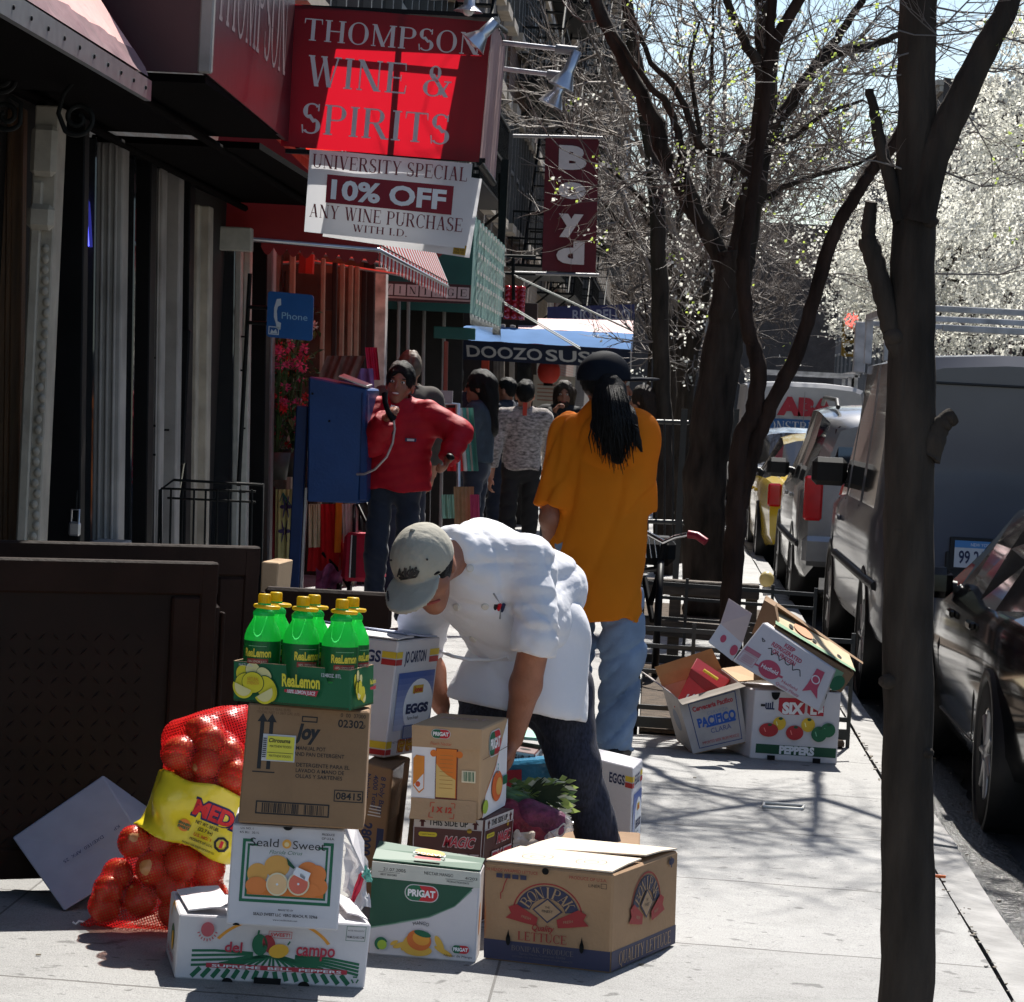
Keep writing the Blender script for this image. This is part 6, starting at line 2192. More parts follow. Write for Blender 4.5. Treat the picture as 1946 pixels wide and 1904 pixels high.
out = _arc(w0 - rr, h0 - rr, rr, rr, 0, 90, 5) + _arc(rr, h0 - rr, rr, rr, 90, 180, 5) + _arc(rr, rr, rr, rr, 180, 270, 5) + _arc(w0 - rr, rr, rr, rr, 270, 360, 5)
b.prism(out, .02, SGB, Mx)
cv = Canvas(b, w0, h0, lambda x, y, k: q[0] + u * x + v * y + n * (.02 + k))
PW_ = flat((.55, .62, .7))
cv.poly([(w0 * .20, h0 * .30), (w0 * .15, h0 * .45), (w0 * .15, h0 * .65), (w0 * .20, h0 * .84), (w0 * .29, h0 * .86), (w0 * .30, h0 * .72), (w0 * .23, h0 * .68), (w0 * .21, h0 * .58), (w0 * .23, h0 * .36), (w0 * .31, h0 * .33), (w0 * .30, h0 * .18), (w0 * .22, h0 * .20)], PW_)
cv.text('Phone', w0 * .60, h0 * .50, h0 * .145, flat((.3, .5, .68)), width=w0 * .56)
cv.border(w0 * .04, h0 * .06, w0 * .27, h0 * .24, .006, PW_)
cv.poly([(w0 * .08, h0 * .09), (w0 * .24, h0 * .09), (w0 * .20, h0 * .19), (w0 * .15, h0 * .13), (w0 * .11, h0 * .18)], PW_)
b.build('plate', ph)
b = MB()
b.tube([q[2] + Vector((-.12, .02, -.1)), q[2] + Vector((.02, .015, -.1))], .012, IRON, 6)
b.tube([q[0] + Vector((-.12, .02, .08)), q[0] + Vector((.02, .015, .08))], .012, IRON, 6)
b.tube([q[2] + Vector((-.12, .03, .1)), q[0] + Vector((-.13, .03, -.9))], .014, IRON, 6)
b.build('bracket', ph)
wb = MB()
x0, x1 = 300, 490
for k in range(9):
 px = 303 + k * 22
 wb.tube([W(px, 930, 14.2 - .02 * (k % 2)), W(px - 6, 1200, 14.2)], .006, IRON, 5)
for (a, c) in (((306, 928), (486, 934)), ((318, 946), (486, 954)), ((330, 912), (500, 922))):
 wb.tube([W(*a, 14.2), W(*c, 14.2)], .006, IRON, 5)
wb.tube([W(306, 1200, 14.2), W(306, 930, 14.2), W(330, 912, 14.5), W(500, 920, 14.5), W(494, 1200, 14.5)], .007, IRON, 5)
tag(wb.build('wire_rack'), 'low black wire rack standing in front of the wine shop window', 'rack')
# ================================================================ clothes and bags hung out by the flower shop
def drape(name, label, cat, px0, px1, py0, py1, d, m, seed=1, tilt=0, wav=.018, taper=.0, group=None, print_=None):
 b = MB()
 def fn(u, v):
  x = px0 + (px1 - px0) * (u + (u - .5) * taper * v) + tilt * v
  p = W(x, py0 + (py1 - py0) * v, d)
  return p + Vector((0, wav * sin(u * 14 + seed) * (.3 + v) + wav * .6 * sin(u * 31 + seed * 3), 0))
 b.sheet(fn, 30, 16, m)
 b.sheet(lambda u, v: fn(u, v) + Vector((0, .03, 0)), 30, 16, m)
 if print_:
  cv = Canvas(b, 1, 1, lambda x, y, k: fn(x, 1 - y) - Vector((0, .004 + k, 0)))
  print_(cv)
 return tag(b.build(name), label, cat, group)
def flw(cv):
 for (x, y) in ((.5, .75), (.45, .4)):
  for k in range(6):
   a = k * 1.05
   cv.ell(x + .16 * cos(a), y + .06 * sin(a), .13, .03, flat((.05, .03, .12)), rot=math.degrees(a), n=10)
 for k in range(5):
  cv.line([(.35, .95), (.2 + .15 * k, .82 - .02 * k)], .03, flat((.03, .15, .13)))
drape('towel', 'pale yellow towel with purple flowers hung left of the phone booth post', 'towel', 524, 564, 930, 1062, 18.6, mat('pale_yellow_cloth', (.55, .52, .22), rough=.9, sheen=.3), 2, -2, .008, print_=flw)
drape('cloth', 'red cloth hanging below the pale yellow towel', 'cloth', 524, 566, 1060, 1106, 18.7, mat('red_cloth', (.40, .015, .02), rough=.85), 5)
drape('cloth', 'dark red cloth with white circles at the left of the yellow towel', 'cloth', 503, 522, 925, 1085, 19, mat('wine_cloth', (.16, .01, .015), rough=.9), 6)
drape('towel', 'cream towel hanging from below the phone booth', 'towel', 586, 608, 958, 1040, 18.9, mat('cream_cloth', (.62, .55, .38), rough=.9), 3)
drape('dress', 'bright red dress hanging below the phone booth', 'dress', 592, 640, 958, 1085, 19.0, mat('bright_red_cloth', (.52, .01, .015), rough=.85), 4, 4, .012, .5)
drape('scarf', 'orange scarf beside the bright red dress', 'scarf', 638, 650, 955, 1050, 18.95, mat('orange_cloth', (.75, .26, .02), rough=.8), 7, -3, .004)
drape('shirt', 'white shirt hanging beside the orange scarf', 'shirt', 650, 682, 958, 1032, 18.95, mat('white_cloth', (.62, .6, .55), rough=.9), 8, 2, .008)
drape('blanket', 'folded violet and blue blankets on top of the phone booth', 'blanket', 632, 708, 700, 748, 19.3, mat('violet_cloth', (.16, .12, .30), rough=.9, var=.5, scale=9), 9, 4, .02)
drape('blanket', 'brown quilted bundle sticking up behind the phone booth', 'blanket', 622, 694, 676, 722, 19.2, mat('brown_bundle', (.14, .10, .08), rough=.8, var=.4), 12, -18, .02)
drape('cap', 'crimson cap hanging on a white pillar behind the booth', 'cap', 694, 716, 660, 722, 19.5, mat('crimson_cloth', (.42, .02, .08), rough=.8), 10, 6, .012)
tb = thing('tote_bag', 'red tote bag with black stripes and white piping', 'bag', W(682, 1110, 18.9))
b = MB()
q = [W(646, 1104, 18.8), W(722, 1108, 18.8), W(654, 1012, 18.8), W(716, 1016, 18.8)]
b.hexa([q[0], q[1], q[0] + Vector((.02, .3, 0)), q[1] + Vector((.02, .3, 0)), q[2], q[3], q[2] + Vector((.02, .2, 0)), q[3] + Vector((.02, .2, 0))], mat('tote_red', (.36, .008, .035), rough=.75, var=.15, bump=.5, bscale=10), .03)
cv = quad_canvas(b, *q)
for x in (.30, .78):
 cv.rect(cv.w * x - .022, cv.h * .08, cv.w * x + .022, cv.h * .96, 'black')
 cv.lay(3).rect(cv.w * x - .018, cv.h * .08, cv.w * x - .010, cv.h * .96, 'white')
b.build('bag_body', tb)
for x in (.28, .76):
 b = MB()
 b.tube([quad_canvas(MB(), *q).fn(x * .26, .33, .01), W(676 + 14 * (x - .5), 960, 18.9), W(690 + 24 * (x - .5), 955, 18.95), quad_canvas(MB(), *q).fn(x * .26 + .03, .33, -.1)], .012, BLKP, 6)
 b.build('strap', tb)
stl = thing('stroller', 'folded stroller with pink and purple cloth and small black wheels', 'stroller', W(660, 1140, 19))
b = MB()
WHT_ = flat((.55, .55, .55))
for px, py, r_ in ((664, 1117, .055), (644, 1122, .05)):
 p = W(px, py, 18.9)
 Mw = frame(p, (0, 1, 0), z=(1, .2, 0))
 b.lathe([(r_ * .5, -.012), (r_, -.012), (r_, .012), (r_ * .5, .012)], BLKP, Mw, 18)
 b.lathe([(.001, -.008), (r_ * .5, -.008), (r_ * .5, .008), (.001, .008)], WHT_, Mw, 14)
b.build('wheel', stl)
b = MB()
b.tube([W(640, 1120, 19), W(648, 1060, 19), W(655, 1010, 19.1)], .012, mat('stroller_red', (.5, .08, .06), rough=.4), 6)
b.tube([W(662, 1115, 19), W(640, 1080, 19), W(612, 1050, 19)], .012, BLKP, 6)
b.build('frame', stl)
b = MB()
b.sheet(lambda u, v: W(600 + 50 * u, 1078 + 46 * v + 8 * sin(u * 9), 18.95) + Vector((0, .03 * sin(u * 12 + v * 5), 0)), 14, 10, mat('stroller_cloth', (.25, .07, .16), rough=.9, var=.9, scale=12))
b.build('seat_cloth', stl)
ck = thing('clothes_rack', 'rail of red and striped jackets for sale beyond the man in red', 'clothes rack', W(850, 900, 22))
b = MB()
b.tube([W(795, 765, 22), W(870, 768, 22), W(872, 1000, 22)], .02, ALU, 8)
b.box(W(818, 752, 22), (.34, .05, .09), mat('grey_hanger', (.3, .3, .32), rough=.5))
b.build('rail', ck)
for k, (px, c_) in enumerate(((852, (.5, .015, .02)), (866, (.55, .02, .02)), (878, (.5, .5, .48)), (888, (.08, .3, .26)))):
 b = MB()
 b.sheet(lambda u, v: W(px - 12 + 24 * u + 10 * v, 775 + 120 * v, 22 + .02 * k) + Vector((0, .03 * sin(u * 8 + k), 0)), 8, 12, mat('rack_cloth_%d' % k, c_, rough=.85))
 b.build('garment', ck)
drape('bag', 'mint green shopping bag hanging by the clothes rack', 'bag', 838, 862, 940, 985, 20.5, mat('mint_cloth', (.22, .42, .33), rough=.8), 3, 2)
drape('bag', 'brown paper shopping bag held low beside the dark jeans', 'bag', 862, 900, 925, 1010, 21, mat('brown_paper', (.26, .17, .09), rough=.9), 4, 2, .006)
drape('scarf', 'magenta and white striped wrap below the paper bag', 'scarf', 893, 910, 940, 1010, 20.9, mat('magenta_cloth', (.36, .04, .11), rough=.8), 5, 2, .006)
# ================================================================ tree guard, cartons and bicycle on the right
GI = mat('guard_iron', (.014, .016, .016), rough=.4, var=.2, spec=.5)
gd = thing('tree_guard', 'black iron grid guard around the tree pit beside the cartons', 'tree guard', G(1310, 1400))
yg0, yg1 = 13.55, 16.9
xl, xr = G(1215, 1398).x - .02, .98
def gbar(par, pts, r_, nm='bar'):
 pass
for nm, p0, p1 in (('front_grid', (xl, yg0), (xr, yg0 + .1)), ('left_grid', (xl, yg0), (xl - .02, yg1)), ('rear_grid', (xl, yg1), (xr, yg1))):
 b = MB()
 L = math.hypot(p1[0] - p0[0], p1[1] - p0[1])
 n_ = max(3, int(L / .215))
 for k in range(n_ + 1):
  u = k / n_
  x, y = p0[0] + (p1[0] - p0[0]) * u, p0[1] + (p1[1] - p0[1]) * u
  b.box((x, y, gz(x) + .27), (.018, .018, .54), GI)
 for z, t_ in ((.06, .05), (.13, .022), (.30, .018), (.42, .018), (.50, .022)):
  ang = math.atan2(p1[1] - p0[1], p1[0] - p0[0])
  b.box(((p0[0] + p1[0]) / 2, (p0[1] + p1[1]) / 2, gz((p0[0] + p1[0]) / 2) + z), (L, .02, t_), GI, rot=Matrix.Rotation(ang, 3, 'Z') @ Matrix.Rotation(.018 * cos(ang), 3, 'Y'))
 b.build(nm, gd)
pit = MB()
pit.box(((xl + xr) / 2, (yg0 + yg1) / 2, .012), (xr - xl - .04, yg1 - yg0 - .04, .02), DIRT, rot=Matrix.Rotation(.018, 3, 'Y'))
struct(pit.build('tree_pit_soil'))
pit = MB()
pit.box((.5, 21.2, .006), (1.05, 1.7, .02), DIRT, rot=Matrix.Rotation(.018, 3, 'Y'))
struct(pit.build('tree_pit_soil'))
pk_ = thing('wooden_barrier', 'low weathered plank barrier round the big tree behind the iron guard', 'barrier', G(1330, 1250))
PLK = mat('weathered_plank', (.085, .065, .05), rough=.8, var=.4, scale=6, stretch=(.6, 6, 6), bump=.5, bscale=30)
for nm, a, c, th in (('plank', (1205, 1098), (1444, 1112), .09), ('plank', (1200, 1172), (1390, 1190), .10)):
 b = MB()
 A_, C_ = W(*a, 17.4), W(*c, 17.3)
 b.hexa([A_ - Vector((0, 0, th)), C_ - Vector((0, 0, th)), A_ + Vector((0, .12, -th)), C_ + Vector((0, .12, -th)), A_, C_, A_ + Vector((0, .12, 0)), C_ + Vector((0, .12, 0))], PLK, .006)
 b.build(nm, pk_)
for px in (1210, 1285, 1430):
 b = MB()
 p = W(px, 1110, 17.45)
 b.box((p.x, 17.45, (p.z) / 2), (.07, .07, p.z), PLK, bev=.006)
 b.build('post', pk_)
y6 = 12.95
bl, br = G(1424.5, 1440.6), G(1590.5, 1452.6)
tl, tr = W(1435, 1311, bl.y), W(1599, 1316, br.y)
C = Carton('produce_carton', 'white carton with coloured peppers and a green band reading PEPPERS', WCARD, bl, br, tl, tr, Vector((-.10, .30, 0)))
f = C.front
w_, h_ = f.w, f.h
f.rect(w_ * .06, h_ * .085, w_ * .98, h_ * .22, 'dgreen').lay(4).text('PEPPERS', w_ * .53, h_ * .155, h_ * .105, 'white', width=w_ * .40, bold=.06)
R6 = flat((.42, .015, .03))
f.poly([(w_ * .285, h_ * .90), (w_ * .57, h_ * .90), (w_ * .59, h_ * .84), (w_ * .59, h_ * .70), (w_ * .57, h_ * .665), (w_ * .35, h_ * .66), (w_ * .285, h_ * .72)], R6).poly([(w_ * .62, h_ * .89), (w_ * .74, h_ * .89), (w_ * .81, h_ * .81), (w_ * .81, h_ * .66), (w_ * .66, h_ * .66), (w_ * .62, h_ * .70)], R6).lay(4)
f.text('SIX', w_ * .455, h_ * .755, h_ * .15, 'white', width=w_ * .25, bold=.06).text("L's", w_ * .73, h_ * .755, h_ * .14, 'white', width=w_ * .15, bold=.06)
for k in range(4):
 f.line([(w_ * (.14 + .025 * k), h_ * .74), (w_ * (.14 + .025 * k), h_ * (.82 + .02 * (k == 3)))], .006, 'navy')
f.rect(w_ * .08, h_ * .765, w_ * .13, h_ * .80, 'black').rect(w_ * .14, h_ * .725, w_ * .24, h_ * .745, 'navy')
YP, RP, GP = flat((.72, .46, .03)), flat((.42, .02, .025)), flat((.012, .12, .05))
for (x, y, rx, ry_, m_) in ((.31, .53, .075, .095, YP), (.64, .53, .08, .10, YP), (.19, .43, .11, .10, RP), (.49, .41, .10, .105, RP), (.87, .47, .085, .10, GP), (.77, .41, .09, .11, GP)):
 f.lay(3).ell(w_ * x, h_ * y, w_ * rx, h_ * ry_, m_, rot=15 if m_ is GP else 0)
 f.lay(1).ell(w_ * (x + .01), h_ * (y + ry_ * .75), w_ * .025, h_ * .02, 'dgreen')
 f.lay(2).line([(w_ * (x - rx * .5), h_ * (y + ry_ * .3)), (w_ * (x - rx * .3), h_ * (y - ry_ * .3))], .004, flat(tuple(min(.9, c * 1.8 + .05) for c in ((.42, .1, .08) if m_ is RP else (.1, .25, .15) if m_ is GP else (.8, .6, .2)))))
for x in (.24, .78):
 f.ell(w_ * x, h_ * .98, w_ * .05, h_ * .11, HOLE, a0=180, a1=360)
for x in (.24, .76):
 f.rect(w_ * x - w_ * .045, 0, w_ * x + w_ * .045, h_ * .07, HOLE)
C.done()
SIX = C
q = [G(1317, 1432), W(1419.6, 1409, G(1317, 1432).y + .06), None, None]
y7 = q[0].y
q[2], q[3] = W(1288.5, 1330, y7 + .02), W(1404, 1296, y7 + .08)
dv = (W(1286, 1404.5, y7 + .27) - q[0])
C = Carton('beer_carton', 'open white beer carton with blue lettering, tilted against the tree guard', WCARD, q[0], q[1], q[2], q[3], dv, build_hex=False)
c = C.c
b = C.b
BEER = mat('beer_card', (.42, .38, .36), rough=.8, var=.1)
n_f = (c['br'] - c['bl']).cross(c['tl'] - c['bl']).normalized()
def wallq(a, e, g_, h_, m, th=.004):
 n = (e - a).cross(g_ - a).normalized() * th
 b.hexa([a, e, a - n, e - n, g_, h_, g_ - n, h_ - n], m)
wallq(c['bl'], c['br'], c['tl'], c['tr'], BEER)
wallq(c['br'], c['bbr'], c['tr'], c['btr'], BEER)
wallq(c['bbr'], c['bbl'], c['btr'], c['btl'], CARDL)
wallq(c['bbl'], c['bl'], c['btl'], c['tl'], BEER)
wallq(c['bl'], c['br'], c['bbl'], c['bbr'], CARD)
f = C.front
w_, h_ = f.w, f.h
f.border(w_ * .13, h_ * .06, w_ * .92, h_ * .88, .0035, flat((.03, .06, .2)))
f.text('Cerveceria Pacifico', w_ * .52, h_ * .76, h_ * .085, flat((.45, .03, .04)), width=w_ * .68, bold=.03)
f.text('CERVEZA', w_ * .58, h_ * .63, h_ * .055, flat((.25, .27, .35)), width=w_ * .36)
f.text('PACIFICO', w_ * .54, h_ * .50, h_ * .15, 'blue', width=w_ * .66, bold=.05).rect(w_ * .34, h_ * .39, w_ * .86, h_ * .425, 'blue')
f.text('CLARA', w_ * .58, h_ * .32, h_ * .085, flat((.05, .08, .25)), width=w_ * .36)
f.text('IMPORTED BEER FROM MEXICO', w_ * .54, h_ * .14, h_ * .05, flat((.45, .03, .04)), width=w_ * .66)
C.left.ell(C.left.w * .5, C.left.h * .5, .06, .05, flat((.2, .22, .28)))
C.done()
k_ = c['btl'] - c['bbl']
flapq(C.t, 'flap', c['btl'], c['btr'], c['btl'] + k_ * .36 + Vector((-.01, .02, 0)), c['btr'] + k_ * .38 + Vector((-.02, .02, 0)), mat('inner_card', (.42, .24, .09), rough=.85))
flapq(C.t, 'flap', c['tl'], c['btl'], c['tl'] + k_ * .18 + Vector((-.05, .02, 0)), c['btl'] + k_ * .30 + Vector((-.09, 0, 0)), BEER)
flapq(C.t, 'flap', c['tl'] + n_f * .004, c['tr'] + n_f * .004, c['tl'] + n_f * .06 - k_ * .10, c['tr'] + n_f * .06 - k_ * .10 + (c['tr'] - c['tl']) * .04, mat('beer_flap', (.25, .22, .19), rough=.85))
flapq(C.t, 'flap', c['btr'], c['tr'], c['btr'] + Vector((.18, -.02, .03)), c['tr'] + Vector((.19, .02, .02)), CARDL)
rb_ = thing('snack_box', 'red snack box with a yellow strip lying inside the open beer carton', 'box', W(1340, 1300, y7 + .15))
b = MB()
q = [W(1275, 1332, y7 + .13), W(1370, 1322, y7 + .16), W(1305, 1260, y7 + .16), W(1322, 1255, y7 + .16)]
REDB = mat('red_glossy_card', (.48, .01, .015), rough=.3, var=.08)
A1, A2, A3_, A4 = W(1277, 1327, y7 + .12), W(1345, 1318, y7 + .12), W(1312, 1280, y7 + .14), W(1306, 1279, y7 + .14)
b.hexa([W(1280, 1345, y7 + .12), W(1352, 1322, y7 + .12), W(1290, 1335, y7 + .22), W(1360, 1318, y7 + .22), W(1309, 1283, y7 + .13), W(1362, 1301, y7 + .13), W(1318, 1276, y7 + .22), W(1368, 1295, y7 + .22)], REDB, .003)
b.hexa([W(1308, 1284, y7 + .12), W(1352, 1325, y7 + .12), W(1320, 1262, y7 + .2), W(1385, 1300, y7 + .2), W(1313, 1270, y7 + .12), W(1372, 1312, y7 + .12), W(1325, 1249, y7 + .2), W(1389, 1292, y7 + .2)], mat('dark_red_card', (.26, .006, .01), rough=.3), .003)
b.tube([W(1337, 1273, y7 + .105), W(1364, 1291, y7 + .105)], .007, flat((.8, .6, .04)), 6)
cv = quad_canvas(b, W(1283, 1340, y7 + .115), W(1330, 1328, y7 + .115), W(1305, 1296, y7 + .12), W(1350, 1308, y7 + .12))
cv.lay(4).text('H', cv.w * .45, cv.h * .25, .04, 'white', bold=.03)
b.build('body', rb_)
y8 = 12.9
q = [W(1392, 1256, y8), W(1555, 1352, y8), W(1450, 1183, y8 + .07), W(1587, 1273, y8 + .07)]
mb_ = thing('meat_carton', 'white carton with red print tipped on its side on the pepper carton', 'box', W(1480, 1290, y8))
b = MB()
d3 = Vector((.02, .05, 0))
b.hexa([q[0], q[1], q[0] + d3, q[1] + d3, q[2], q[3], q[2] + d3, q[3] + d3], WCARD, .004)
f = quad_canvas(b, *q)
w_, h_ = f.w, f.h
RM = flat((.48, .07, .12))
f.text('KEEP', w_ * .42, h_ * .86, .019, RM, width=.055, bold=.03).text('REFRIGERATED', w_ * .42, h_ * .74, .019, RM, width=.16, bold=.03).text('OR FROZEN', w_ * .42, h_ * .62, .019, RM, width=.12, bold=.03)
f.line([(w_ * .10, h_ * .72), (w_ * .15, h_ * .70), (w_ * .13, h_ * .66), (w_ * .10, h_ * .72)], .003, 'black')
pts = [(w_ * (.22 + .035 * k), h_ * (.60 + .07 * sin(k * 2.3) - .006 * k)) for k in range(14)]
f.line(pts, .004, 'black')
f.rect(w_ * .02, h_ * .32, w_ * .20, h_ * .42, flat((.45, .15, .2))).border(w_ * .02, h_ * .08, w_ * .20, h_ * .30, .002, flat((.45, .15, .2)))
for k in range(4):
 f.rect(w_ * .05, h_ * (.12 + .04 * k), w_ * .18, h_ * (.135 + .04 * k), flat((.45, .15, .2)))
f.ell(w_ * .36, h_ * .24, .05, .042, RM).poly([(w_ * .20, h_ * .20), (w_ * .52, h_ * .26), (w_ * .52, h_ * .21), (w_ * .20, h_ * .16)], RM).lay(3).text('Hatfield', w_ * .36, h_ * .245, .018, 'white', width=.078, bold=.02, rot=4)
f.text('Hatfield', w_ * .62, h_ * .17, .014, RM, width=.075).text('Quality Meats', w_ * .62, h_ * .07, .014, RM, width=.11)
f.lay(2).poly([(w_ * .78, h_ * .40), (w_ * .80, h_ * .80), (w_ * .90, h_ * .82), (w_ * .90, h_ * .42), (w_ * .94, h_ * .22), (w_ * .84, h_ * .32), (w_ * .76, h_ * .20)], RM).lay(3).band(w_ * .84, h_ * .57, .016, .021, 0, 360, 'white', 16)
b.build('front_side', mb_)
b = MB()
pk = [W(1392, 1256, y8 - .004), W(1411, 1223, y8 + .02), W(1429, 1166, y8 + .03), W(1385, 1137, y8 + .05), W(1369, 1185, y8 - .0), W(1346, 1220, y8 - .04)]
PKC = mat('pinkish_card', (.55, .44, .42), rough=.75, var=.05)
thv = Vector((0, .006, 0))
def slab(p, m):
 n_ = len(p)
 b.add(list(p) + [x + thv for x in p], [tuple(range(n_)), tuple(range(n_, 2 * n_))[::-1]] + [(i, (i + 1) % n_, n_ + (i + 1) % n_, n_ + i) for i in range(n_)], m)
slab([pk[5], pk[0], pk[1], pk[4]], WCARD)
slab([pk[4], pk[1], pk[2], pk[3]], PKC)
cv = quad_canvas(b, pk[5], pk[0], pk[4], pk[1])
cv.ell(cv.w * .35, cv.h * .55, .014, .018, RM).ell(cv.w * .85, cv.h * .45, .018, .026, RM)
b.build('flap', mb_)
tr_t = thing('produce_tray', 'brown cardboard tray with green edges lying tilted behind the meat carton', 'tray', W(1550, 1230, y8 + .2))
b = MB()
GE = flat((.16, .30, .17))
P0, P1, P2, P3 = W(1472, 1190, y8 + .10), W(1624, 1280, y8 + .10), W(1599, 1316, y8 + .06), W(1440, 1260, y8 + .06)
Q0, Q1 = W(1473, 1150, y8 + .42), W(1612, 1246, y8 + .42)
b.hexa([P3, P2, P3 + Vector((0, .3, 0)), P2 + Vector((0, .3, 0)), P0, P1, Q0 - Vector((0, 0, .02)), Q1 - Vector((0, 0, .02))], CARD, .004)
cv = quad_canvas(b, P0 + Vector((0, 0, .004)), P1 + Vector((0, 0, .004)), Q0, Q1)
cv.rect(0, 0, cv.w, cv.h, mat('lit_inner_card', (.52, .42, .26), rough=.8)).lay(2).rect(0, 0, cv.w, cv.h * .16, GE)
cv.lay(2)
for x in (.2, .5, .82):
 cv.ell(cv.w * x, cv.h * .35, .012, .03, HOLE)
cv.ell(cv.w * .36, cv.h * .5, .05, .08, flat((.6, .25, .12)))
cv = quad_canvas(b, P3, P2, P0, P1)
cv.rect(cv.w * .40, cv.h * .55, cv.w * .55, cv.h * .72, HOLE).rect(cv.w * .78, cv.h * .3, cv.w * .90, cv.h * .8, GE).lay(2).ell(cv.w * .9, cv.h * .3, .03, .05, flat((.02, .12, .05)))
b.build('body', tr_t)
b = MB()
b.hexa([W(1428, 1205, y8 + .2), W(1481, 1196, y8 + .12), W(1430, 1200, y8 + .24), W(1483, 1190, y8 + .16), W(1452, 1140, y8 + .25), W(1472, 1152, y8 + .2), W(1456, 1136, y8 + .3), W(1476, 1147, y8 + .26)], CARD)
b.hexa([W(1452, 1142, y8 + .26), W(1474, 1150, y8 + .26), W(1453, 1136, y8 + .34), W(1475, 1144, y8 + .34), W(1455, 1134, y8 + .3), W(1640, 1262, y8 + .5), W(1456, 1131, y8 + .36), W(1640, 1258, y8 + .54)], CARD)
b.build('flap', tr_t)
bl_ = MB()
p = W(1457, 1101, 20)
bl_.ell(p, (.052, .052, .056), mat('cream_globe', (.72, .62, .32), rough=.35, trans=.3), 20)
bl_.tube([p + Vector((0, 0, -.05)), p + Vector((.01, 0, -.11))], .03, mat('white_base', (.6, .6, .6)), 10)
tag(bl_.build('round_globe'), 'pale yellow round globe lying by the kerb behind the tree guard', 'globe')
lt2 = MB()
p = G(1688, 1748)
lt2.tube([W(1772, 1664, 9.95), W(1797, 1666, 9.95)], .006, flat((.75, .14, .02)), 6)
tag(lt2.build('orange_strap'), 'small orange strap lying on the pavement at the foot of the near tree', 'strap')
for k, (px, py) in enumerate(((1490, 1528),)):
 fr2 = MB()
 p = G(px, py)
 q = [G(1452, 1528), G(1528, 1534), G(1524, 1540), G(1450, 1536)]
 for a, c_ in zip(q, q[1:] + q[:1]):
  fr2.tube([a + Vector((0, 0, .006)), c_ + Vector((0, 0, .006))], .006, flat((.5, .5, .48)), 5)
 tag(fr2.build('metal_frame'), 'thin pale rectangular frame lying flat on the pavement', 'frame')
bi = thing('bicycle', 'dark bicycle with chrome handlebar and red grip behind the person in orange', 'bicycle', G(1250, 1330))
yb0 = 16.2
b = MB()
CHR = mat('chrome', (.7, .7, .72), rough=.12, metal=1, var=.02)
b.tube([W(1225, 1010, yb0), W(1262, 1030, yb0 - .1), W(1285, 1020, yb0 - .2), W(1310, 1015, yb0 - .25), W(1330, 1022, yb0 - .28)], .014, CHR, 8)
b.build('handlebar', bi)
b = MB()
b.tube([W(1308, 1015, yb0 - .25), W(1325, 1018, yb0 - .27), W(1342, 1030, yb0 - .29)], .022, mat('grip_red', (.30, .01, .03), rough=.4), 8)
b.build('grip', bi)
b = MB()
b.tube([W(1262, 1030, yb0), W(1255, 1080, yb0), W(1235, 1150, yb0 + .1), W(1255, 1080, yb0), W(1215, 1085, yb0 + .6)], .018, BLKP, 8)
b.tube([W(1225, 1100, yb0 + .5), W(1240, 1180, yb0 + .3)], .018, BLKP, 8)
b.build('frame', bi)
b = MB()
for px, py, d in ((1248, 1210, yb0), (1205, 1200, yb0 + 1.0)):
 p = W(px, py, d)
 p.z = .34
 Mw = frame(p, (0, 1, 0), z=(1, .25, 0))
 pts = [Mw @ Vector((.32 * cos(2 * pi * k / 36), .32 * sin(2 * pi * k / 36), 0)) for k in range(37)]
 w_ = MB()
 w_.tube(pts, .02, BLKP, 8, cap=False)
 for k in range(18):
  w_.tube([p, Mw @ Vector((.31 * cos(2 * pi * k / 18), .31 * sin(2 * pi * k / 18), 0))], .0015, CHR, 4, cap=False)
 w_.build('wheel', bi)
b = MB()
b.box(W(1240, 1045, yb0 + .2), (.26, .3, .16), BLKP, bev=.04)
for k in range(4):
 b.tube([W(1222 + k * 10, 1018, yb0 + .05), W(1228 + k * 10, 1060, yb0 + .05)], .004, CHR, 5)
b.build('basket', bi)
rl = thing('iron_railing', 'dark iron railing by the tree trunks beyond the bicycle', 'railing', W(1330, 960, 24))
b = MB()
for py in (800, 990):
 b.tube([W(1210, py, 24), W(1400, py + 6, 24)], .02, GI, 6)
for px in range(1215, 1400, 16):
 b.tube([W(px, 796, 24), W(px, 1040, 24)], .009, GI, 5)
b.build('railing_bars', rl)
b = MB()
for px in (1300, 1398):
 p = W(px, 800, 24)
 b.box((p.x, 24, (p.z + .1) / 2), (.05, .05, p.z + .1), GI)
b.build('post', rl)
# ================================================================ vegetables and parcels behind the cook's leg
yv = 9.0
BLUB = mat('blue_plastic_wrap', (.05, .24, .42), rough=.2, var=.3, scale=7, spec=.7, bump=.5, bscale=25)
pc = thing('plastic_parcel', 'blue plastic wrapped parcel with a red corner behind the peach carton', 'parcel', W(1010, 1470, 9.3))
b = MB()
b.hexa([W(962, 1500, 9.2), W(1075, 1500, 9.2), W(965, 1490, 9.4), W(1085, 1490, 9.4), W(963, 1448, 9.2), W(1072, 1440, 9.2), W(968, 1440, 9.4), W(1085, 1432, 9.4)], BLUB, .012)
cv = quad_canvas(b, W(962, 1500, 9.195), W(1075, 1500, 9.195), W(963, 1448, 9.195), W(1072, 1440, 9.195))
cv.rect(0, .002, cv.w * .26, cv.h * .7, flat((.45, .03, .05)))
b.build('body', pc)
gp_ = thing('carton_lid', 'pale green flattened carton lid under the cook\'s arm', 'lid', W(1000, 1400, 9.6))
b = MB()
b.hexa([W(968, 1404, 9.5), W(1045, 1410, 9.5), W(975, 1392, 9.9), W(1050, 1396, 9.9), W(968, 1398, 9.5), W(1045, 1404, 9.5), W(975, 1386, 9.9), W(1050, 1390, 9.9)], mat('pale_green_card', (.25, .5, .40), rough=.7))
b.build('body', gp_)
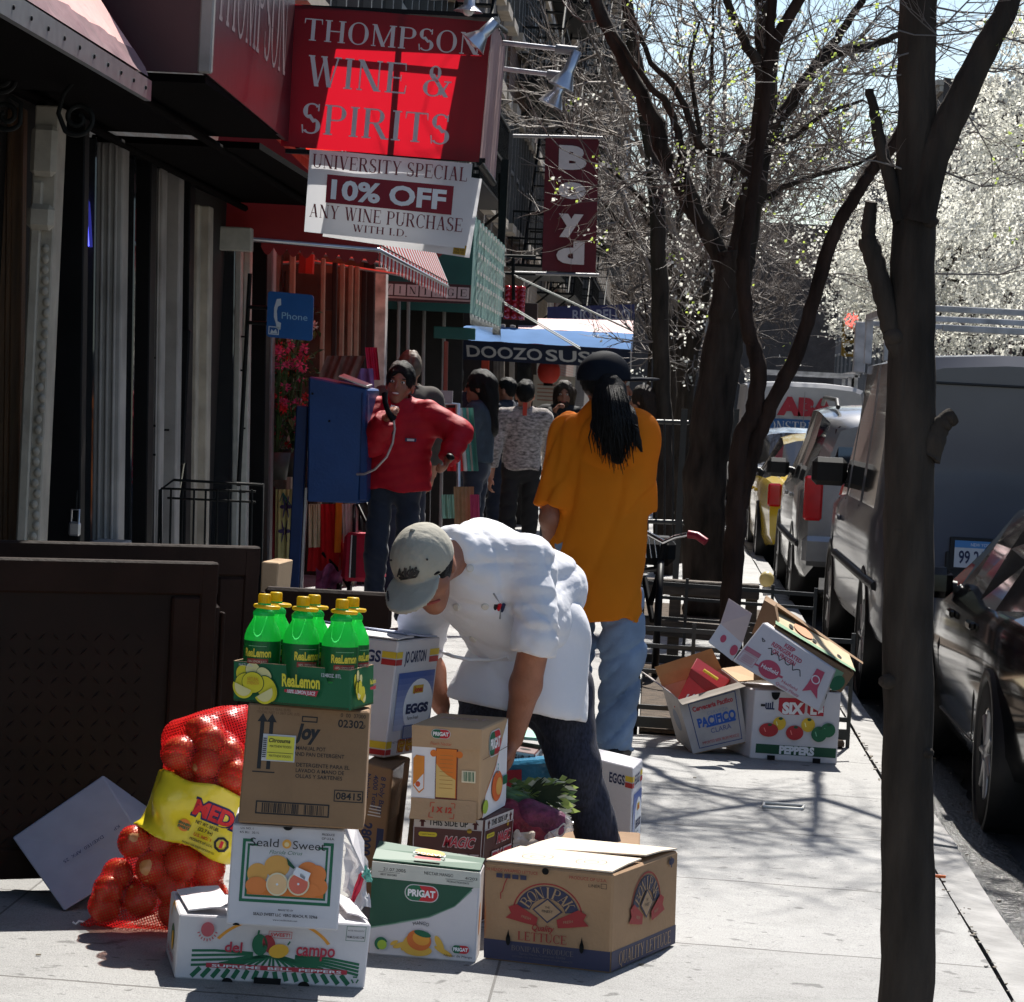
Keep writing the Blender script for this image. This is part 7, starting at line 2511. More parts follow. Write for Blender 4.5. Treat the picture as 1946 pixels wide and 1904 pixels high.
LEEK = mat('leek_green', (.10, .17, .07), rough=.5, var=.6, scale=10, stretch=(1, 1, 5))
LEAFP = mat('pale_leaf', (.32, .42, .12), rough=.55, var=.5, scale=14, trans=.3)
LEAFW = mat('white_stalk', (.55, .58, .45), rough=.5, var=.2)
vb = thing('vegetable_bag', 'clear bag of leafy greens and dark leeks behind the oil cartons', 'vegetables', W(1020, 1530, 8.9))
vr = random.Random(21)
b = MB()
for k in range(170):
 px, py = vr.uniform(965, 1075), vr.uniform(1480, 1545)
 p = W(px, py, 8.9 + vr.uniform(-.06, .06))
 L = vr.uniform(.025, .06)
 a = vr.uniform(-.6, .5)
 dr = Vector((cos(a), vr.uniform(-.3, .3), sin(a) * .8))
 sd = dr.cross(Vector((0, 1, .3))).normalized() * vr.uniform(.006, .014)
 m_ = vr.choice([LEAFP, LEAFP, LEEK, LEAFW])
 b.add([p, p + dr * L * .5 + sd, p + dr * L, p + dr * L * .5 - sd], [(0, 1, 2, 3)], m_, True)
for k in range(26):
 p = W(1010 + vr.uniform(-8, 30), 1515 + vr.uniform(-14, 10), 8.84)
 a = vr.uniform(-.5, .9)
 dr = Vector((cos(a), -.2, sin(a)))
 b.add([p, p + dr * .04 + Vector((0, 0, .008)), p + dr * .075, p + dr * .04 - Vector((0, 0, .008))], [(0, 1, 2, 3)], mat('parsley', (.015, .03, .01), rough=.7))
b.build('leaves', vb)
b = MB()
for k in range(7):
 a, c = W(958, 1500 + k * 9, 8.86 - k * .01), W(1062 - k * 6, 1560 + k * 4, 8.84 - k * .01)
 b.tube([a, a.lerp(c, .5) + Vector((0, 0, .008)), c], [.014, .018, .012], LEEK, 8)
b.build('leek', vb)
for nm, lab, c4, m_ in (('net_bag', 'dark red net of beets spilled behind the oil carton', ((962, 1555), (1040, 1600), (1035, 1560), (968, 1535)), mat('beet_net', (.16, .01, .03), rough=.5, var=.5, scale=30, bump=.8, bscale=40)),
      ('net_bag', 'purple net bag under the leeks', ((1000, 1560), (1062, 1575), (1060, 1545), (1010, 1530)), mat('purple_net', (.12, .02, .06), rough=.6, var=.5, scale=40, bump=.6, bscale=60))):
 q = [W(px, py, 8.75) for px, py in c4]
 ctr = sum(q, Vector()) / 4
 def fnb(P):
  d = s_cap(P, q[0].lerp(q[3], .5), q[1].lerp(q[2], .5), .045, .03)
  for k in range(7):
   d = smin(d, s_ell(P, q[0].lerp(q[1], (k + .5) / 7) + Vector((0, -.01, .03 * (k % 2))), (.03, .03, .028)), .012)
  return d
 tag(soft(fnb, ctr - Vector((.16, .12, .12)), ctr + Vector((.16, .12, .12)), .008, m_, nm), lab, 'bag')
paper('crumpled clear plastic with white highlights beside the cook\'s leg', [W(1035, 1590, 8.7), W(1088, 1585, 8.72), W(1086, 1552, 8.75), W(1045, 1556, 8.75)], mat('clear_plastic', (.7, .68, .66), rough=.15, spec=.8, alpha=.55), 'plastic_wrap', 'plastic', .035, 31)
paper('pale wrapper with orange print at the corner of the oil carton', [W(975, 1612, 8.5), W(1030, 1606, 8.5), W(1010, 1580, 8.55), W(978, 1585, 8.55)], mat('wrapper', (.62, .5, .4), rough=.5, var=.3, scale=20), 'wrapper', 'wrapper', .02, 33)
C = Carton('brown_carton', 'low brown carton hidden among the vegetables behind the lettuce carton', CARD, Vector((-.36, 9.0, gz(0))), Vector((.02, 9.0, gz(0))), Vector((-.36, 9.0, .17)), Vector((.02, 9.0, .17)), Vector((0, .35, 0)))
C.done()
# ================================================================ people
SKIN = mat('skin', (.42, .20, .13), rough=.5, var=.08, scale=18, spec=.4)
SKIN2 = mat('skin_tan', (.29, .12, .072), rough=.5, var=.12, scale=26, bump=.2, bscale=120, spec=.4)
SKIN3 = mat('skin_brown', (.25, .11, .07), rough=.5, var=.08, scale=18)
HAIRB = mat('black_hair', (.005, .0045, .0045), rough=.45, var=.5, scale=40, spec=.2, stretch=(6, 6, .6), bump=.8, bscale=60)
HAIRN = mat('brown_hair', (.03, .018, .012), rough=.5, var=.5, scale=40, spec=.25, stretch=(6, 6, .6), bump=.8, bscale=60)
DENIM = mat('dark_denim', (.012, .018, .035), rough=.9, var=.3, scale=9, sheen=.2)
LDENIM = mat('pale_denim', (.20, .27, .38), rough=.9, var=.35, scale=5, bump=.3, bscale=80)
SHOE = mat('dark_shoe', (.012, .009, .008), rough=.5)
EYEW, EYEB = flat((.6, .58, .55), .3), flat((.01, .008, .006), .2)
LIP = flat((.30, .06, .05), .5)
class Fig:
 def __init__(s, label, base, yaw=0.0, H=1.72, world=False, group=None):
  s.t = thing('person', label, 'person', base, group)
  s.k = 1.0 if world else H / 1.72
  s.R = Matrix.Identity(3) if world else Matrix.Rotation(yaw, 3, 'Z')
  s.o = Vector((0, 0, 0)) if world else Vector(base)
 def w(s, p):
  return s.o + s.R @ (Vector(p) * s.k)
 def l(s, p):
  return (s.R.transposed() @ (Vector(p) - s.o)) / s.k
 def px(s, x, y, d):
  return s.l(W(x, y, d))
 def make(s, name, fn, lo, hi, res, m, parent=None):
  V, F = surface(fn, lo, hi, res / s.k)
  V = (V * s.k) @ np.array(s.R.transposed()) + np.array(s.o)
  b = MB()
  b.arr(V.tolist(), F.tolist(), m)
  return b.build(name, parent or s.t)
def hmat(yaw=0, pitch=0, roll=0):
 return Matrix.Rotation(yaw, 3, 'Z') @ Matrix.Rotation(pitch, 3, 'X') @ Matrix.Rotation(roll, 3, 'Y')
def head(P, c, M, sc=1.0):
 Q = ((P - A3(c)) @ np.array(M, dtype=np.float32)) / sc
 X = Q.copy()
 X[:, 0] = np.abs(X[:, 0])
 d = s_ell(Q, (0, -.008, .025), (.074, .095, .100))
 d = smin(d, s_ell(Q, (0, .03, -.05), (.056, .062, .078)), .03)
 d = smin(d, s_ell(Q, (0, .068, -.098), (.026, .024, .022)), .025)
 d = smin(d, s_cap(Q, (0, .094, .012), (0, .114, -.03), .008, .013), .012)
 d = smin(d, s_ell(Q, (0, .086, -.062), (.024, .012, .011)), .01)
 d = smin(d, s_ell(Q, (0, .083, .03), (.05, .015, .011)), .015)
 d = smin(d, s_ell(X, (.038, .062, -.028), (.024, .024, .022)), .02)
 d = smax(d, -s_ell(X, (.031, .1, .010), (.016, .014, .011)), .012)
 d = smin(d, s_ell(X, (.079, -.012, -.012), (.011, .025, .034)), .008)
 return d * sc
def hair(P, c, M, cut=-.05, extra=0.0, seed=1, sc=1.0):
 Q = ((P - A3(c)) @ np.array(M, dtype=np.float32)) / sc
 d = s_ell(Q, (0, -.016, .034), (.083 + extra, .104 + extra, .106 + extra))
 d = smax(d, -s_ell(Q, (0, .125, -.028), (.073, .075, .108)), .008)
 d = smax(d, -(Q[:, 2] - cut + .35 * np.maximum(Q[:, 1] + .01, 0) * -1), .012)
 return d * sc + folds(P, .008, 62, seed, (0, 0, 1)) + folds(P, .003, 150, seed + 5, (0, 0, 1))
def hand(P, wr, dr, nr, sgn=1, curl=.5, sc=1.0):
 dr, nr = Vector(dr).normalized(), Vector(nr)
 nr = (nr - dr * nr.dot(dr)).normalized()
 sd = dr.cross(nr) * sgn
 wr = Vector(wr)
 Mh = Matrix((sd, dr, nr)).transposed()
 d = s_ell(P, wr + dr * .05 * sc, (.038 * sc, .05 * sc, .017 * sc), Mh)
 for i in range(4):
  f = 1 - .09 * abs(i - 1.3)
  b0 = wr + dr * .082 * sc + sd * (.019 * (i - 1.5)) * sc
  q = b0
  for j, L in enumerate((.036, .026, .02)):
   a = curl * (j + .6)
   e = q + (dr * cos(a) + nr * sin(a)) * L * f * sc
   d = smin(d, s_cap(P, q, e, .0095 * sc - .0007 * j, .009 * sc - .0007 * j), .006)
   q = e
 t0 = wr + dr * .025 * sc - sd * .028 * sc
 t1 = t0 + (dr * .7 - sd * .6 + nr * .3) * .035 * sc
 t2 = t1 + (dr * .9 + nr * .5) * .028 * sc
 d = smin(d, s_cap(P, t0, t1, .014 * sc, .011 * sc), .012)
 return smin(d, s_cap(P, t1, t2, .011 * sc, .009 * sc), .006)
def limb(P, pts, rad, k=.02):
 d = None
 for i in range(len(pts) - 1):
  q = s_cap(P, pts[i], pts[i + 1], rad[i], rad[i + 1])
  d = q if d is None else smin(d, q, k)
 return d
def eyes(fig, c, M, sc=1.0, mouth=0, shades=False):
 c = Vector(c)
 Mx = Matrix(M)
 def at(p):
  return fig.w(c + Mx @ (Vector(p) * sc))
 Rw = fig.R @ Mx
 k = fig.k * sc
 if shades:
  b = MB()
  for x in (-.032, .032):
   b.ell(at((x, .094, .012)), (.027 * k, .008 * k, .019 * k), flat((.006, .006, .007), .15), 12, Rw)
  b.tube([at((-.078, .0, .016)), at((-.05, .088, .016)), at((.05, .088, .016)), at((.078, .0, .016))], .003, BLKP, 5)
  b.build('sunglasses', fig.t)
  return
 b = MB()
 for x in (-.031, .031):
  b.ell(at((x, .082, .011)), (.0135 * k, .010 * k, .0085 * k), EYEW, 10, Rw)
  b.ell(at((x, .0895, .0105)), (.006 * k, .005 * k, .0068 * k), EYEB, 8, Rw)
  b.ell(at((x * 1.08, .090, .031)), (.020 * k, .006 * k, .0045 * k), HAIRB, 8, Rw)
 b.build('eye', fig.t)
 b = MB()
 b.ell(at((0, .094, -.062)), (.026 * k, .008 * k, (.012 if mouth else .006) * k), LIP, 12, Rw)
 if mouth:
  b.ell(at((0, .0985, -.0595)), (.021 * k, .006 * k, .006 * k), flat((.75, .72, .68), .3), 10, Rw)
 b.build('mouth', fig.t)
def stand(label, base, yaw, H, top, bottom, skin, hairm, arms, hem=.95, sleeve=1.0, ease=.012, hd=(0, 0, 0), hairf=None, hstyle=(-.05, 0), res=.014, wr=.005, legs=None, mouth=0, shades=False, face=True, curl=.5, quilt=0, hands=(1, 1), group=None, wide=1.0, shw=.185, sr=0.0, hsc=1.0, bag=0.0):
 f = Fig(label, base, yaw, H, group=group)
 hc, hm = Vector((0, .015, 1.595)), hmat(*hd)
 sh = {1: Vector((shw, 0, 1.41)), -1: Vector((-shw, 0, 1.41))}
 A = {s_: [sh[s_]] + [Vector(p) for p in arms[0 if s_ == 1 else 1]] for s_ in (1, -1)}
 Lg = legs or {1: [(.09, 0, .90), (.10, .03, .48), (.10, -.01, .08)], -1: [(-.09, 0, .90), (-.10, .03, .48), (-.10, -.01, .08)]}
 def torso(P, e):
  Q = P * A3((1 / wide, 1.35, 1))
  d = s_cap(Q, (.065 - shw, 0, 1.375), (shw - .065, 0, 1.375), .095 + e, .095 + e)
  d = smin(d, s_cap(Q, (0, 0, 1.30), (0, 0, 1.0), .155 + e, .15 + e), .06)
  d = smin(d, s_cap(Q, (0, 0, 1.0), (0, 0, .98 if e < 0 else min(hem, .93)), .15 + e, .165 + e), .04)
  return smin(d, s_cap(P, (0, -.01, 1.40), (0, 0, 1.47), .085 + e, .06 + e), .04)
 def skin_f(P):
  d = head(P, hc, hm, hsc)
  d = smin(d, s_cap(P, (0, -.01, 1.40), hc + hm @ Vector((0, -.015, -.04)), .062, .055), .02)
  d = smin(d, torso(P, -.03), .03)
  for s_ in (1, -1):
   a = A[s_]
   d = smin(d, limb(P, a, (.05, .042, .03)), .02)
   if hands[0 if s_ == 1 else 1]:
    dr = (a[2] - a[1]).normalized()
    d = smin(d, hand(P, a[2], dr, Vector((-s_, .4, 0)), s_, curl), .012)
   d = smin(d, limb(P, Lg[s_], (.07, .05, .04)), .03)
  return d
 xs = [p.x for a in A.values() for p in a]
 ysx = [p.y for a in A.values() for p in a]
 zs = [p.z for a in A.values() for p in a]
 f.make('body', skin_f, (min(xs + [-.3]) - .2, min(ysx + [-.25]) - .2, 0), (max(xs + [.3]) + .2, max(ysx + [.2]) + .22, 1.78), res, skin)
 def top_f(P):
  d = torso(P, ease)
  for s_ in (1, -1):
   a = A[s_]
   if sleeve >= 1:
    q = limb(P, a, (.062 + ease, .056 + ease, .042 + ease * .8))
    q = np.maximum(q, s_plane(P, a[2], a[2] - a[1]))
   else:
    e = a[0].lerp(a[1], sleeve)
    q = s_cap(P, a[0], e, .068 + sr, .088 + sr)
    q = np.maximum(q, s_plane(P, e, e - a[0]))
   d = smin(d, q, .035)
  d = np.maximum(d, hem - P[:, 2] + .008 * np.sin(P[:, 0] * 22))
  d = smax(d, -s_cap(P, (0, 0, 1.47), (0, .02, 1.60), .062, .075), .01)
  if quilt:
   d = d - quilt * np.abs(np.sin(P[:, 2] * 44 + 2 * np.sin(P[:, 0] * 6)))
  return d + folds(P, wr * .7, 16, 5, (0, 0, 1) if sleeve < 1 else None) - creases(P, wr, 15, 7, (0, 0, 1) if sleeve < 1 else None)
 f.make('top', top_f, (min(xs + [-.3]) - .2, min(ysx + [-.25]) - .16, hem - .05), (max(xs + [.3]) + .2, max(ysx + [.2]) + .16, 1.56), res, top)
 def bot_f(P):
  d = s_cap(P * A3((1, 1.25, 1)), (-.05, 0, .95), (.05, 0, .95), .135, .135)
  for s_ in (1, -1):
   d = smin(d, limb(P, Lg[s_], (.092 + bag * .4, .075 + bag, .072 + bag), .03), .03)
  d = np.maximum(d, .04 - P[:, 2])
  return np.maximum(d, P[:, 2] - 1.03) + folds(P, .005, 18, 8) - creases(P, .010 + bag * .35, 16, 3, (1, 0, .5))
 f.make('trousers', bot_f, (-.35, -.35, 0), (.35, .4, 1.06), res, bottom)
 def shoe_f(P):
  d = None
  for s_ in (1, -1):
   an = Vector(Lg[s_][2])
   q = s_cap(P, (an.x, an.y - .04, .045), (an.x * 1.15, an.y + .14, .035), .045, .038)
   d = q if d is None else np.minimum(d, q)
  return np.maximum(d, .003 - P[:, 2])
 f.make('shoe', shoe_f, (-.3, -.3, -.01), (.3, .4, .12), res, SHOE)
 def hair_f(P):
  d = hair(P, hc, hm, hstyle[0], hstyle[1], 1, hsc)
  if hairf is not None:
   d = smin(d, hairf(P, hc, hm), .02)
  return d
 f.make('hair', hair_f, (-.26, -.3, 1.05), (.26, .24, 1.8), min(res, .010), hairm)
 if face:
  eyes(f, hc, hm, hsc, mouth, shades)
 return f
def gb(px, d):
 p = W(px, 900, d)
 return Vector((p.x, d, gz(p.x)))
RJK = mat('red_nylon', (.36, .006, .016), rough=.6, var=.15, scale=8, spec=.2, bump=.35, bscale=24)
b0 = gb(752, 18.35)
tmp = Fig.__new__(Fig)
tmp.k, tmp.R, tmp.o = 1.67 / 1.72, Matrix.Rotation(pi, 3, 'Z'), b0
fg = stand('man in a red quilted jacket smiling and talking on the blue phone booth', b0, pi, 1.67, RJK, DENIM, SKIN2, HAIRB,
   ([tmp.px(706, 842, 18.15), tmp.px(733, 795, 17.98)], [tmp.px(872, 822, 18.3), tmp.px(852, 872, 18.15)]),
   hem=.905, ease=.034, hd=(-.10, .06, -.10), hstyle=(-.045, .008), res=.011, wr=.006, mouth=1, hsc=1.08, quilt=.006, curl=1.1, wide=1.22)
b = MB()
for (x, y, z), c_ in (((.03, .125, 1.40), 'white'), ((.028, .128, 1.33), 'black')):
 o = fg.w((x, y, z))
 b.box(o, (.05, .02, .11), c_, rot=hmat(0, -.15, .25))
o = fg.w((-.10, .148, 1.24))
b.box(o, (.07, .012, .022), 'navy')
b.box(o + Vector((0, -.004, 0)), (.045, .012, .014), 'lgrey')
b.build('collar', fg.t)
b = MB()
p = W(856, 868, 18.08)
b.ell(p, (.030, .032, .02), BLKP, 12, hmat(0, 0, .5))
b.build('wrist_watch', fg.t)
ORS = mat('orange_cotton', (.88, .255, .005), rough=.85, var=.06, scale=5, bump=.25, bscale=300, trans=.32, tcol=(1, .31, .008))
b1 = gb(1142, 12.5)
tmp.k, tmp.R, tmp.o = 1.74 / 1.72, Matrix.Rotation(-.12, 3, 'Z'), b1
def pony(P, c, M):
 q = s_cap(P * A3((1, 1.2, 1)), (.03, -.085, 1.585), (.06, -.15, 1.46), .062, .078)
 q = smin(q, s_cap(P * A3((1, 1.2, 1)), (.06, -.15, 1.46), (.09, -.185, 1.29), .07, .028), .04)
 q = smin(q, s_cap(P, (.06, -.13, 1.45), (.02, -.155, 1.30), .05, .008), .03)
 q = smin(q, s_cap(P, (.12, -.13, 1.45), (.19, -.15, 1.33), .045, .008), .03)
 return q + folds(P, .007, 70, 4, (.1, 0, 1))
fo = stand('person in a big orange T-shirt and dark cap, seen from behind', b1, -.12, 1.74, ORS, LDENIM, SKIN2, HAIRB,
   ([tmp.px(1212, 985, 12.55), tmp.px(1205, 1020, 12.8)], [tmp.px(1044, 985, 12.45), tmp.px(1052, 1075, 12.6)]),
   hem=.60, sleeve=.90, ease=.030, shw=.16, hd=(-1.0, .05, 0), hairf=pony, res=.010, wr=.016, wide=1.1,
   legs={1: [(.10, 0, .90), (.13, .02, .48), (.13, -.05, .08)], -1: [(-.10, 0, .90), (-.09, .05, .48), (-.09, .08, .08)]}, bag=.022)
b = MB()
hr = random.Random(8)
for k in range(130):
 a = hr.uniform(-1, 1)
 p0 = Vector((.03 + .055 * a, -.115 - .05 * (1 - a * a), 1.60))
 p1 = Vector((.06 + .085 * a, -.175 - .055 * (1 - a * a), 1.46 + hr.uniform(-.02, .02)))
 p2 = Vector((.08 + .085 * a + hr.gauss(0, .018), -.20 + hr.gauss(0, .012), 1.27 + .09 * abs(a) + hr.gauss(0, .03)))
 b.tube([fo.w(p) for p in (p0, p0.lerp(p1, .5) + Vector((hr.gauss(0, .006), -.012, 0)), p1, p1.lerp(p2, .5) + Vector((hr.gauss(0, .01), -.01, 0)), p2)], [.004, .0045, .0045, .004, .0012], HAIRB, 4, cap=False)
b.build('hair_strands', fo.t)
CAPM = mat('dark_cap', (.006, .008, .014), rough=.75, var=.2, spec=.15)
hc, hm = Vector((0, .015, 1.595)), hmat(-1.0, .05, 0)
def cap_f(P):
 Q = (P - A3(hc)) @ np.array(hm, dtype=np.float32)
 d = s_ell(Q, (0, -.010, .040), (.098, .120, .112))
 d = np.maximum(d, .024 - Q[:, 2])
 br = s_ell(Q, (0, .145, .030), (.085, .105, .010))
 return np.minimum(d, br)
fo.make('cap', cap_f, (-.3, -.25, 1.55), (.3, .3, 1.78), .006, CAPM)
def arms_down(sw=0.0):
 return ([(.235, -.02 + sw, 1.13), (.24, .06 + sw, .88)], [(-.235, -.02 - sw, 1.13), (-.24, .06 - sw, .88)])
def sheet_hair(L, w_=.075, bk=-.09):
 return lambda P, c, M: s_cap(P * A3((1, 1.15, 1)), (0, bk, 1.62), (0, bk - .03, 1.62 - L), w_ + .012, w_) + folds(P, .012, 45, 3)
KNIT = mat('speckled_grey_knit', (.30, .265, .245), rough=.95, var=.75, scale=26, stretch=(1, 1, 2.2), sheen=.5, bump=.6, bscale=70)
fk = stand('person in a speckled grey sweater and dark trousers, walking away', gb(990, 24.5), .1, 1.64, KNIT, mat('black_trousers', (.014, .014, .015), rough=.9), SKIN, HAIRB,
  ([(.24, .10, 1.14), (.25, .22, .95)], [(-.255, -.05, 1.12), (-.27, -.02, .86)]), hem=.93, ease=.018, hstyle=(-.085, .004), res=.013, group='people walking along the pavement',
  legs={1: [(.09, 0, .90), (.10, .10, .50), (.10, .12, .09)], -1: [(-.09, 0, .90), (-.10, -.03, .48), (-.10, -.16, .12)]})
b = MB()
b.box(fk.w((0, -.105, 1.475)), (.035, .02, .11), flat((.45, .04, .02)))
b.build('hair_tie', fk.t)
stand('woman in sunglasses with long dark curly hair, denim jacket and jeans', gb(905, 22.6), 1.45, 1.68, mat('denim_jacket', (.03, .045, .065), rough=.9, var=.3, scale=12), DENIM, SKIN3, HAIRB,
  ([(.2, .02, 1.13), (.16, .24, 1.12)], [(-.2, .06, 1.14), (-.14, .26, 1.22)]), hem=1.0, ease=.02, hairf=sheet_hair(.34, .085, -.07), hstyle=(-.07, .016), res=.014, shades=True, group='people walking along the pavement')
stand('dark haired man in a navy jacket with a white collar, turned left', gb(955, 27), 1.2, 1.66, mat('navy_jacket', (.02, .025, .04), rough=.8), DENIM, SKIN2, HAIRB, arms_down(), ease=.03, res=.016, group='people walking along the pavement')
fbm = stand('bearded man with long brown hair holding a hand to his mouth', gb(1064, 27.5), pi, 1.66, mat('black_coat', (.012, .012, .014), rough=.85), DENIM, SKIN2, HAIRN,
  ([(.27, .12, 1.2), (.08, .22, 1.44)], [(-.24, -.02, 1.13), (-.2, .1, .95)]), ease=.03, hairf=sheet_hair(.25, .10, -.03), hstyle=(-.10, .012), res=.015, curl=1.2, group='people walking along the pavement')
def beard(P):
 Q = P - A3((0, .015, 1.595))
 d = s_ell(Q, (0, .052, -.085), (.055, .05, .055))
 return smax(d, -s_ell(Q, (0, .108, -.055), (.026, .02, .010)), .006)
fbm.make('beard', beard, (-.1, -.02, 1.42), (.1, .16, 1.62), .008, HAIRN)
stand('smiling woman with brown curly hair partly hidden behind the orange shirt', gb(1214, 26), 1.2, 1.66, mat('dark_top', (.02, .018, .02), rough=.9), DENIM, SKIN, HAIRN, arms_down(), ease=.02, hairf=sheet_hair(.28, .09, -.06), hstyle=(-.08, .016), res=.016, mouth=1, group='people walking along the pavement')
stand('grey haired person standing behind the man in red', gb(768, 20.6), .5, 1.78, mat('grey_coat', (.06, .055, .05), rough=.9), DENIM, SKIN, mat('grey_brown_hair', (.10, .08, .06), rough=.6, var=.4), arms_down(), ease=.02, res=.018, group='people walking along the pavement')
stand('person in a dark hat in the shadow of the storefronts', gb(852, 28), .3, 1.74, mat('plum_coat', (.03, .012, .02), rough=.9), DENIM, SKIN3, HAIRB, arms_down(), ease=.02, hstyle=(-.05, .02), res=.018, group='people walking along the pavement')
ck_ = Fig('cook in a white jacket, apron and grey cap bending over the cartons', G(1110, 1705), world=True)
COAT = mat('white_cotton', (.74, .74, .78), rough=.8, var=.03, scale=6, bump=.35, bscale=26, sheen=.15, trans=.08, tcol=(.8, .8, .85))
def V3(x, y, d):
 return W(x, y, d)
shL, elL, cuL, wrL = V3(1002, 1070, 8.86), V3(1022, 1195, 8.74), V3(1012, 1248, 8.74), V3(976, 1405, 8.86)
shR, elR, wrR = V3(812, 1115, 8.95), V3(800, 1225, 9.12), V3(838, 1340, 9.15)
neck, chest, belly, pelv = V3(862, 1050, 8.78), V3(922, 1098, 8.92), V3(985, 1190, 9.02), V3(1030, 1262, 9.14)
hcC = V3(808, 1080, 8.62)
cr, cu, cf = RIGHT, UP, -F0
fw = (cr * .08 + cu * -.52 + cf * .85).normalized()
uph = (cr * -.26 + cu * .82 + cf * .50)
uph = (uph - fw * uph.dot(fw)).normalized()
hmC = Matrix((fw.cross(uph), fw, uph)).transposed()
hmK = hmC @ Matrix.Rotation(-.42, 3, 'Z')
backb = V3(968, 1042, 9.05)
def coat_f(P):
 d = s_cap(P, neck, chest, .085, .150)
 d = smin(d, s_cap(P, chest, belly, .172, .158), .05)
 d = smin(d, s_cap(P, belly, pelv, .158, .138), .05)
 d = smin(d, s_cap(P, V3(905, 1062, 9.0), V3(1040, 1120, 9.15), .118, .128), .06)
 d = smin(d, s_cap(P, shL, shR, .088, .085), .05)
 q = s_cap(P, shL, elL, .092, .074)
 q = smin(q, s_cap(P, elL, cuL, .074, .068), .02)
 q = np.maximum(q, s_plane(P, cuL, cuL - elL))
 fs = np.abs(np.sin(((P - A3(elL)) @ A3((cuL - shL).normalized())) * 48 + folds(P, 1.2, 14, 2)))
 q = q + .006 * fs
 q = np.minimum(q, np.maximum(s_cap(P, elL.lerp(cuL, .35), cuL, .080, .079), s_plane(P, cuL, cuL - elL)))
 d = smin(d, q, .02)
 r_ = s_cap(P, shR, elR, .088, .074)
 r_ = np.maximum(s_cap(P, shR, elR + (elR - shR) * .3, .088, .072), s_plane(P, elR + (elR - shR) * .22, elR - shR)) + .006 * np.abs(np.sin(P[:, 2] * 60))
 d = smin(d, r_, .03)
 d = smax(d, -s_cap(P, hcC, neck.lerp(hcC, .5), .088, .064), .01)
 dirt = (pelv - belly).normalized()
 d = np.maximum(d, s_plane(P, pelv + dirt * .05, dirt))
 return d + folds(P, .008, 15, 6, (pelv - neck)) - creases(P, .011, 13, 4, (elL - neck)) - creases(P, .0035, 36, 8, (elL - neck))
ck_.make('jacket', coat_f, (-1.0, 8.4, .55), (.15, 9.5, 1.32), .0075, COAT)
def apron_f(P):
 a, c = V3(1018, 1212, 9.08), V3(984, 1340, 9.04)
 d = s_cap(P * A3((1, 1.15, 1)), a * 1.0 + Vector((0, a.y * .15, 0)), c + Vector((0, c.y * .15, 0)), .178, .225)
 n_ = (V3(1112, 1372, 9.1) - V3(828, 1322, 9.0)).cross(F0).normalized()
 n_ = n_ if n_.z < 0 else -n_
 d = np.maximum(d, s_plane(P, V3(960, 1345, 9.0), n_))
 return d + folds(P, .006, 13, 12, (cr - cu * .2)) - creases(P, .010, 16, 14, (cr - cu * .15))
ck_.make('apron', apron_f, (-.85, 8.6, .35), (.2, 9.55, 1.05), .0085, COAT)
PANT = mat('navy_check', (.018, .020, .036), rough=.85, var=.45, scale=150, detail=1, stretch=(1, 1, .35))
hipL, knL, anL = V3(1056, 1310, 9.18), V3(1092, 1452, 9.10), V3(1160, 1668, 9.16)
hipR, knR, anR = V3(940, 1300, 9.16), V3(905, 1430, 8.98), V3(900, 1660, 9.16)
def pant_f(P):
 d = smin(limb(P, (hipL, knL, anL), (.115, .080, .070), .03), limb(P, (hipR, knR, anR), (.11, .08, .070), .03), .03)
 d = smin(d, s_cap(P, hipL, hipR, .12, .12), .03)
 return np.maximum(d, gz(0) + .05 - P[:, 2]) + folds(P, .005, 20, 4, (1, 0, 1)) - creases(P, .010, 17, 5, (1, 0, .6))
ck_.make('trousers', pant_f, (-.75, 8.7, 0), (.45, 9.5, .98), .009, PANT)
def shoes_f(P):
 d = np.minimum(s_cap(P, (anL.x, 9.2, .05), (anL.x - .05, 9.04, .04), .055, .045), s_cap(P, (anR.x, 9.2, .05), (anR.x - .06, 9.04, .04), .055, .045))
 return np.maximum(d, .003 - P[:, 2])
ck_.make('shoe', shoes_f, (-.7, 8.85, -.02), (.4, 9.4, .15), .01, SHOE)
def ck_skin(P):
 d = head(P, hcC, hmC, 1.0)
 d = smin(d, s_cap(P, hcC - fw * .02 - uph * .03, neck, .058, .066), .03)
 d = smin(d, s_cap(P, neck, chest, .06, .1), .03)
 d = smin(d, limb(P, (chest, belly, pelv), (.1, .1, .1)), .05)
 for sh_, el_, wr_ in ((shL, elL.lerp(cuL, .4), wrL), (shR, elR, wrR)):
  d = smin(d, limb(P, (sh_, el_, el_.lerp(wr_, .45), wr_), (.052, .047, .048, .030), .02), .03)
  d = smin(d, hand(P, wr_, (wr_ - el_).normalized() + Vector((0, -.2, 0)), Vector((-1, 0, .2)), 1, .55), .014)
 for h_, k_, a_ in ((hipL, knL, anL), (hipR, knR, anR)):
  d = smin(d, limb(P, (pelv, h_, k_, a_), (.08, .07, .05, .04)), .03)
 return d
ck_.make('body', ck_skin, (-.95, 8.35, .02), (.45, 9.5, 1.3), .008, SKIN2)
def ck_hair(P):
 Q = (P - A3(hcC)) @ np.array(hmC, dtype=np.float32)
 return np.maximum(smin(hair(P, hcC, hmC, -.11, .004), s_ell(Q, (0, -.055, -.045), (.066, .055, .06)), .02), Q[:, 2] - .03)
ck_.make('hair', ck_hair, hcC - Vector((.2, .2, .2)), hcC + Vector((.2, .2, .2)), .006, HAIRB)
eyes(ck_, hcC, hmC)
GCAP = mat('grey_cap_cotton', (.35, .33, .275), rough=.85, var=.08, scale=14, bump=.4, bscale=40)
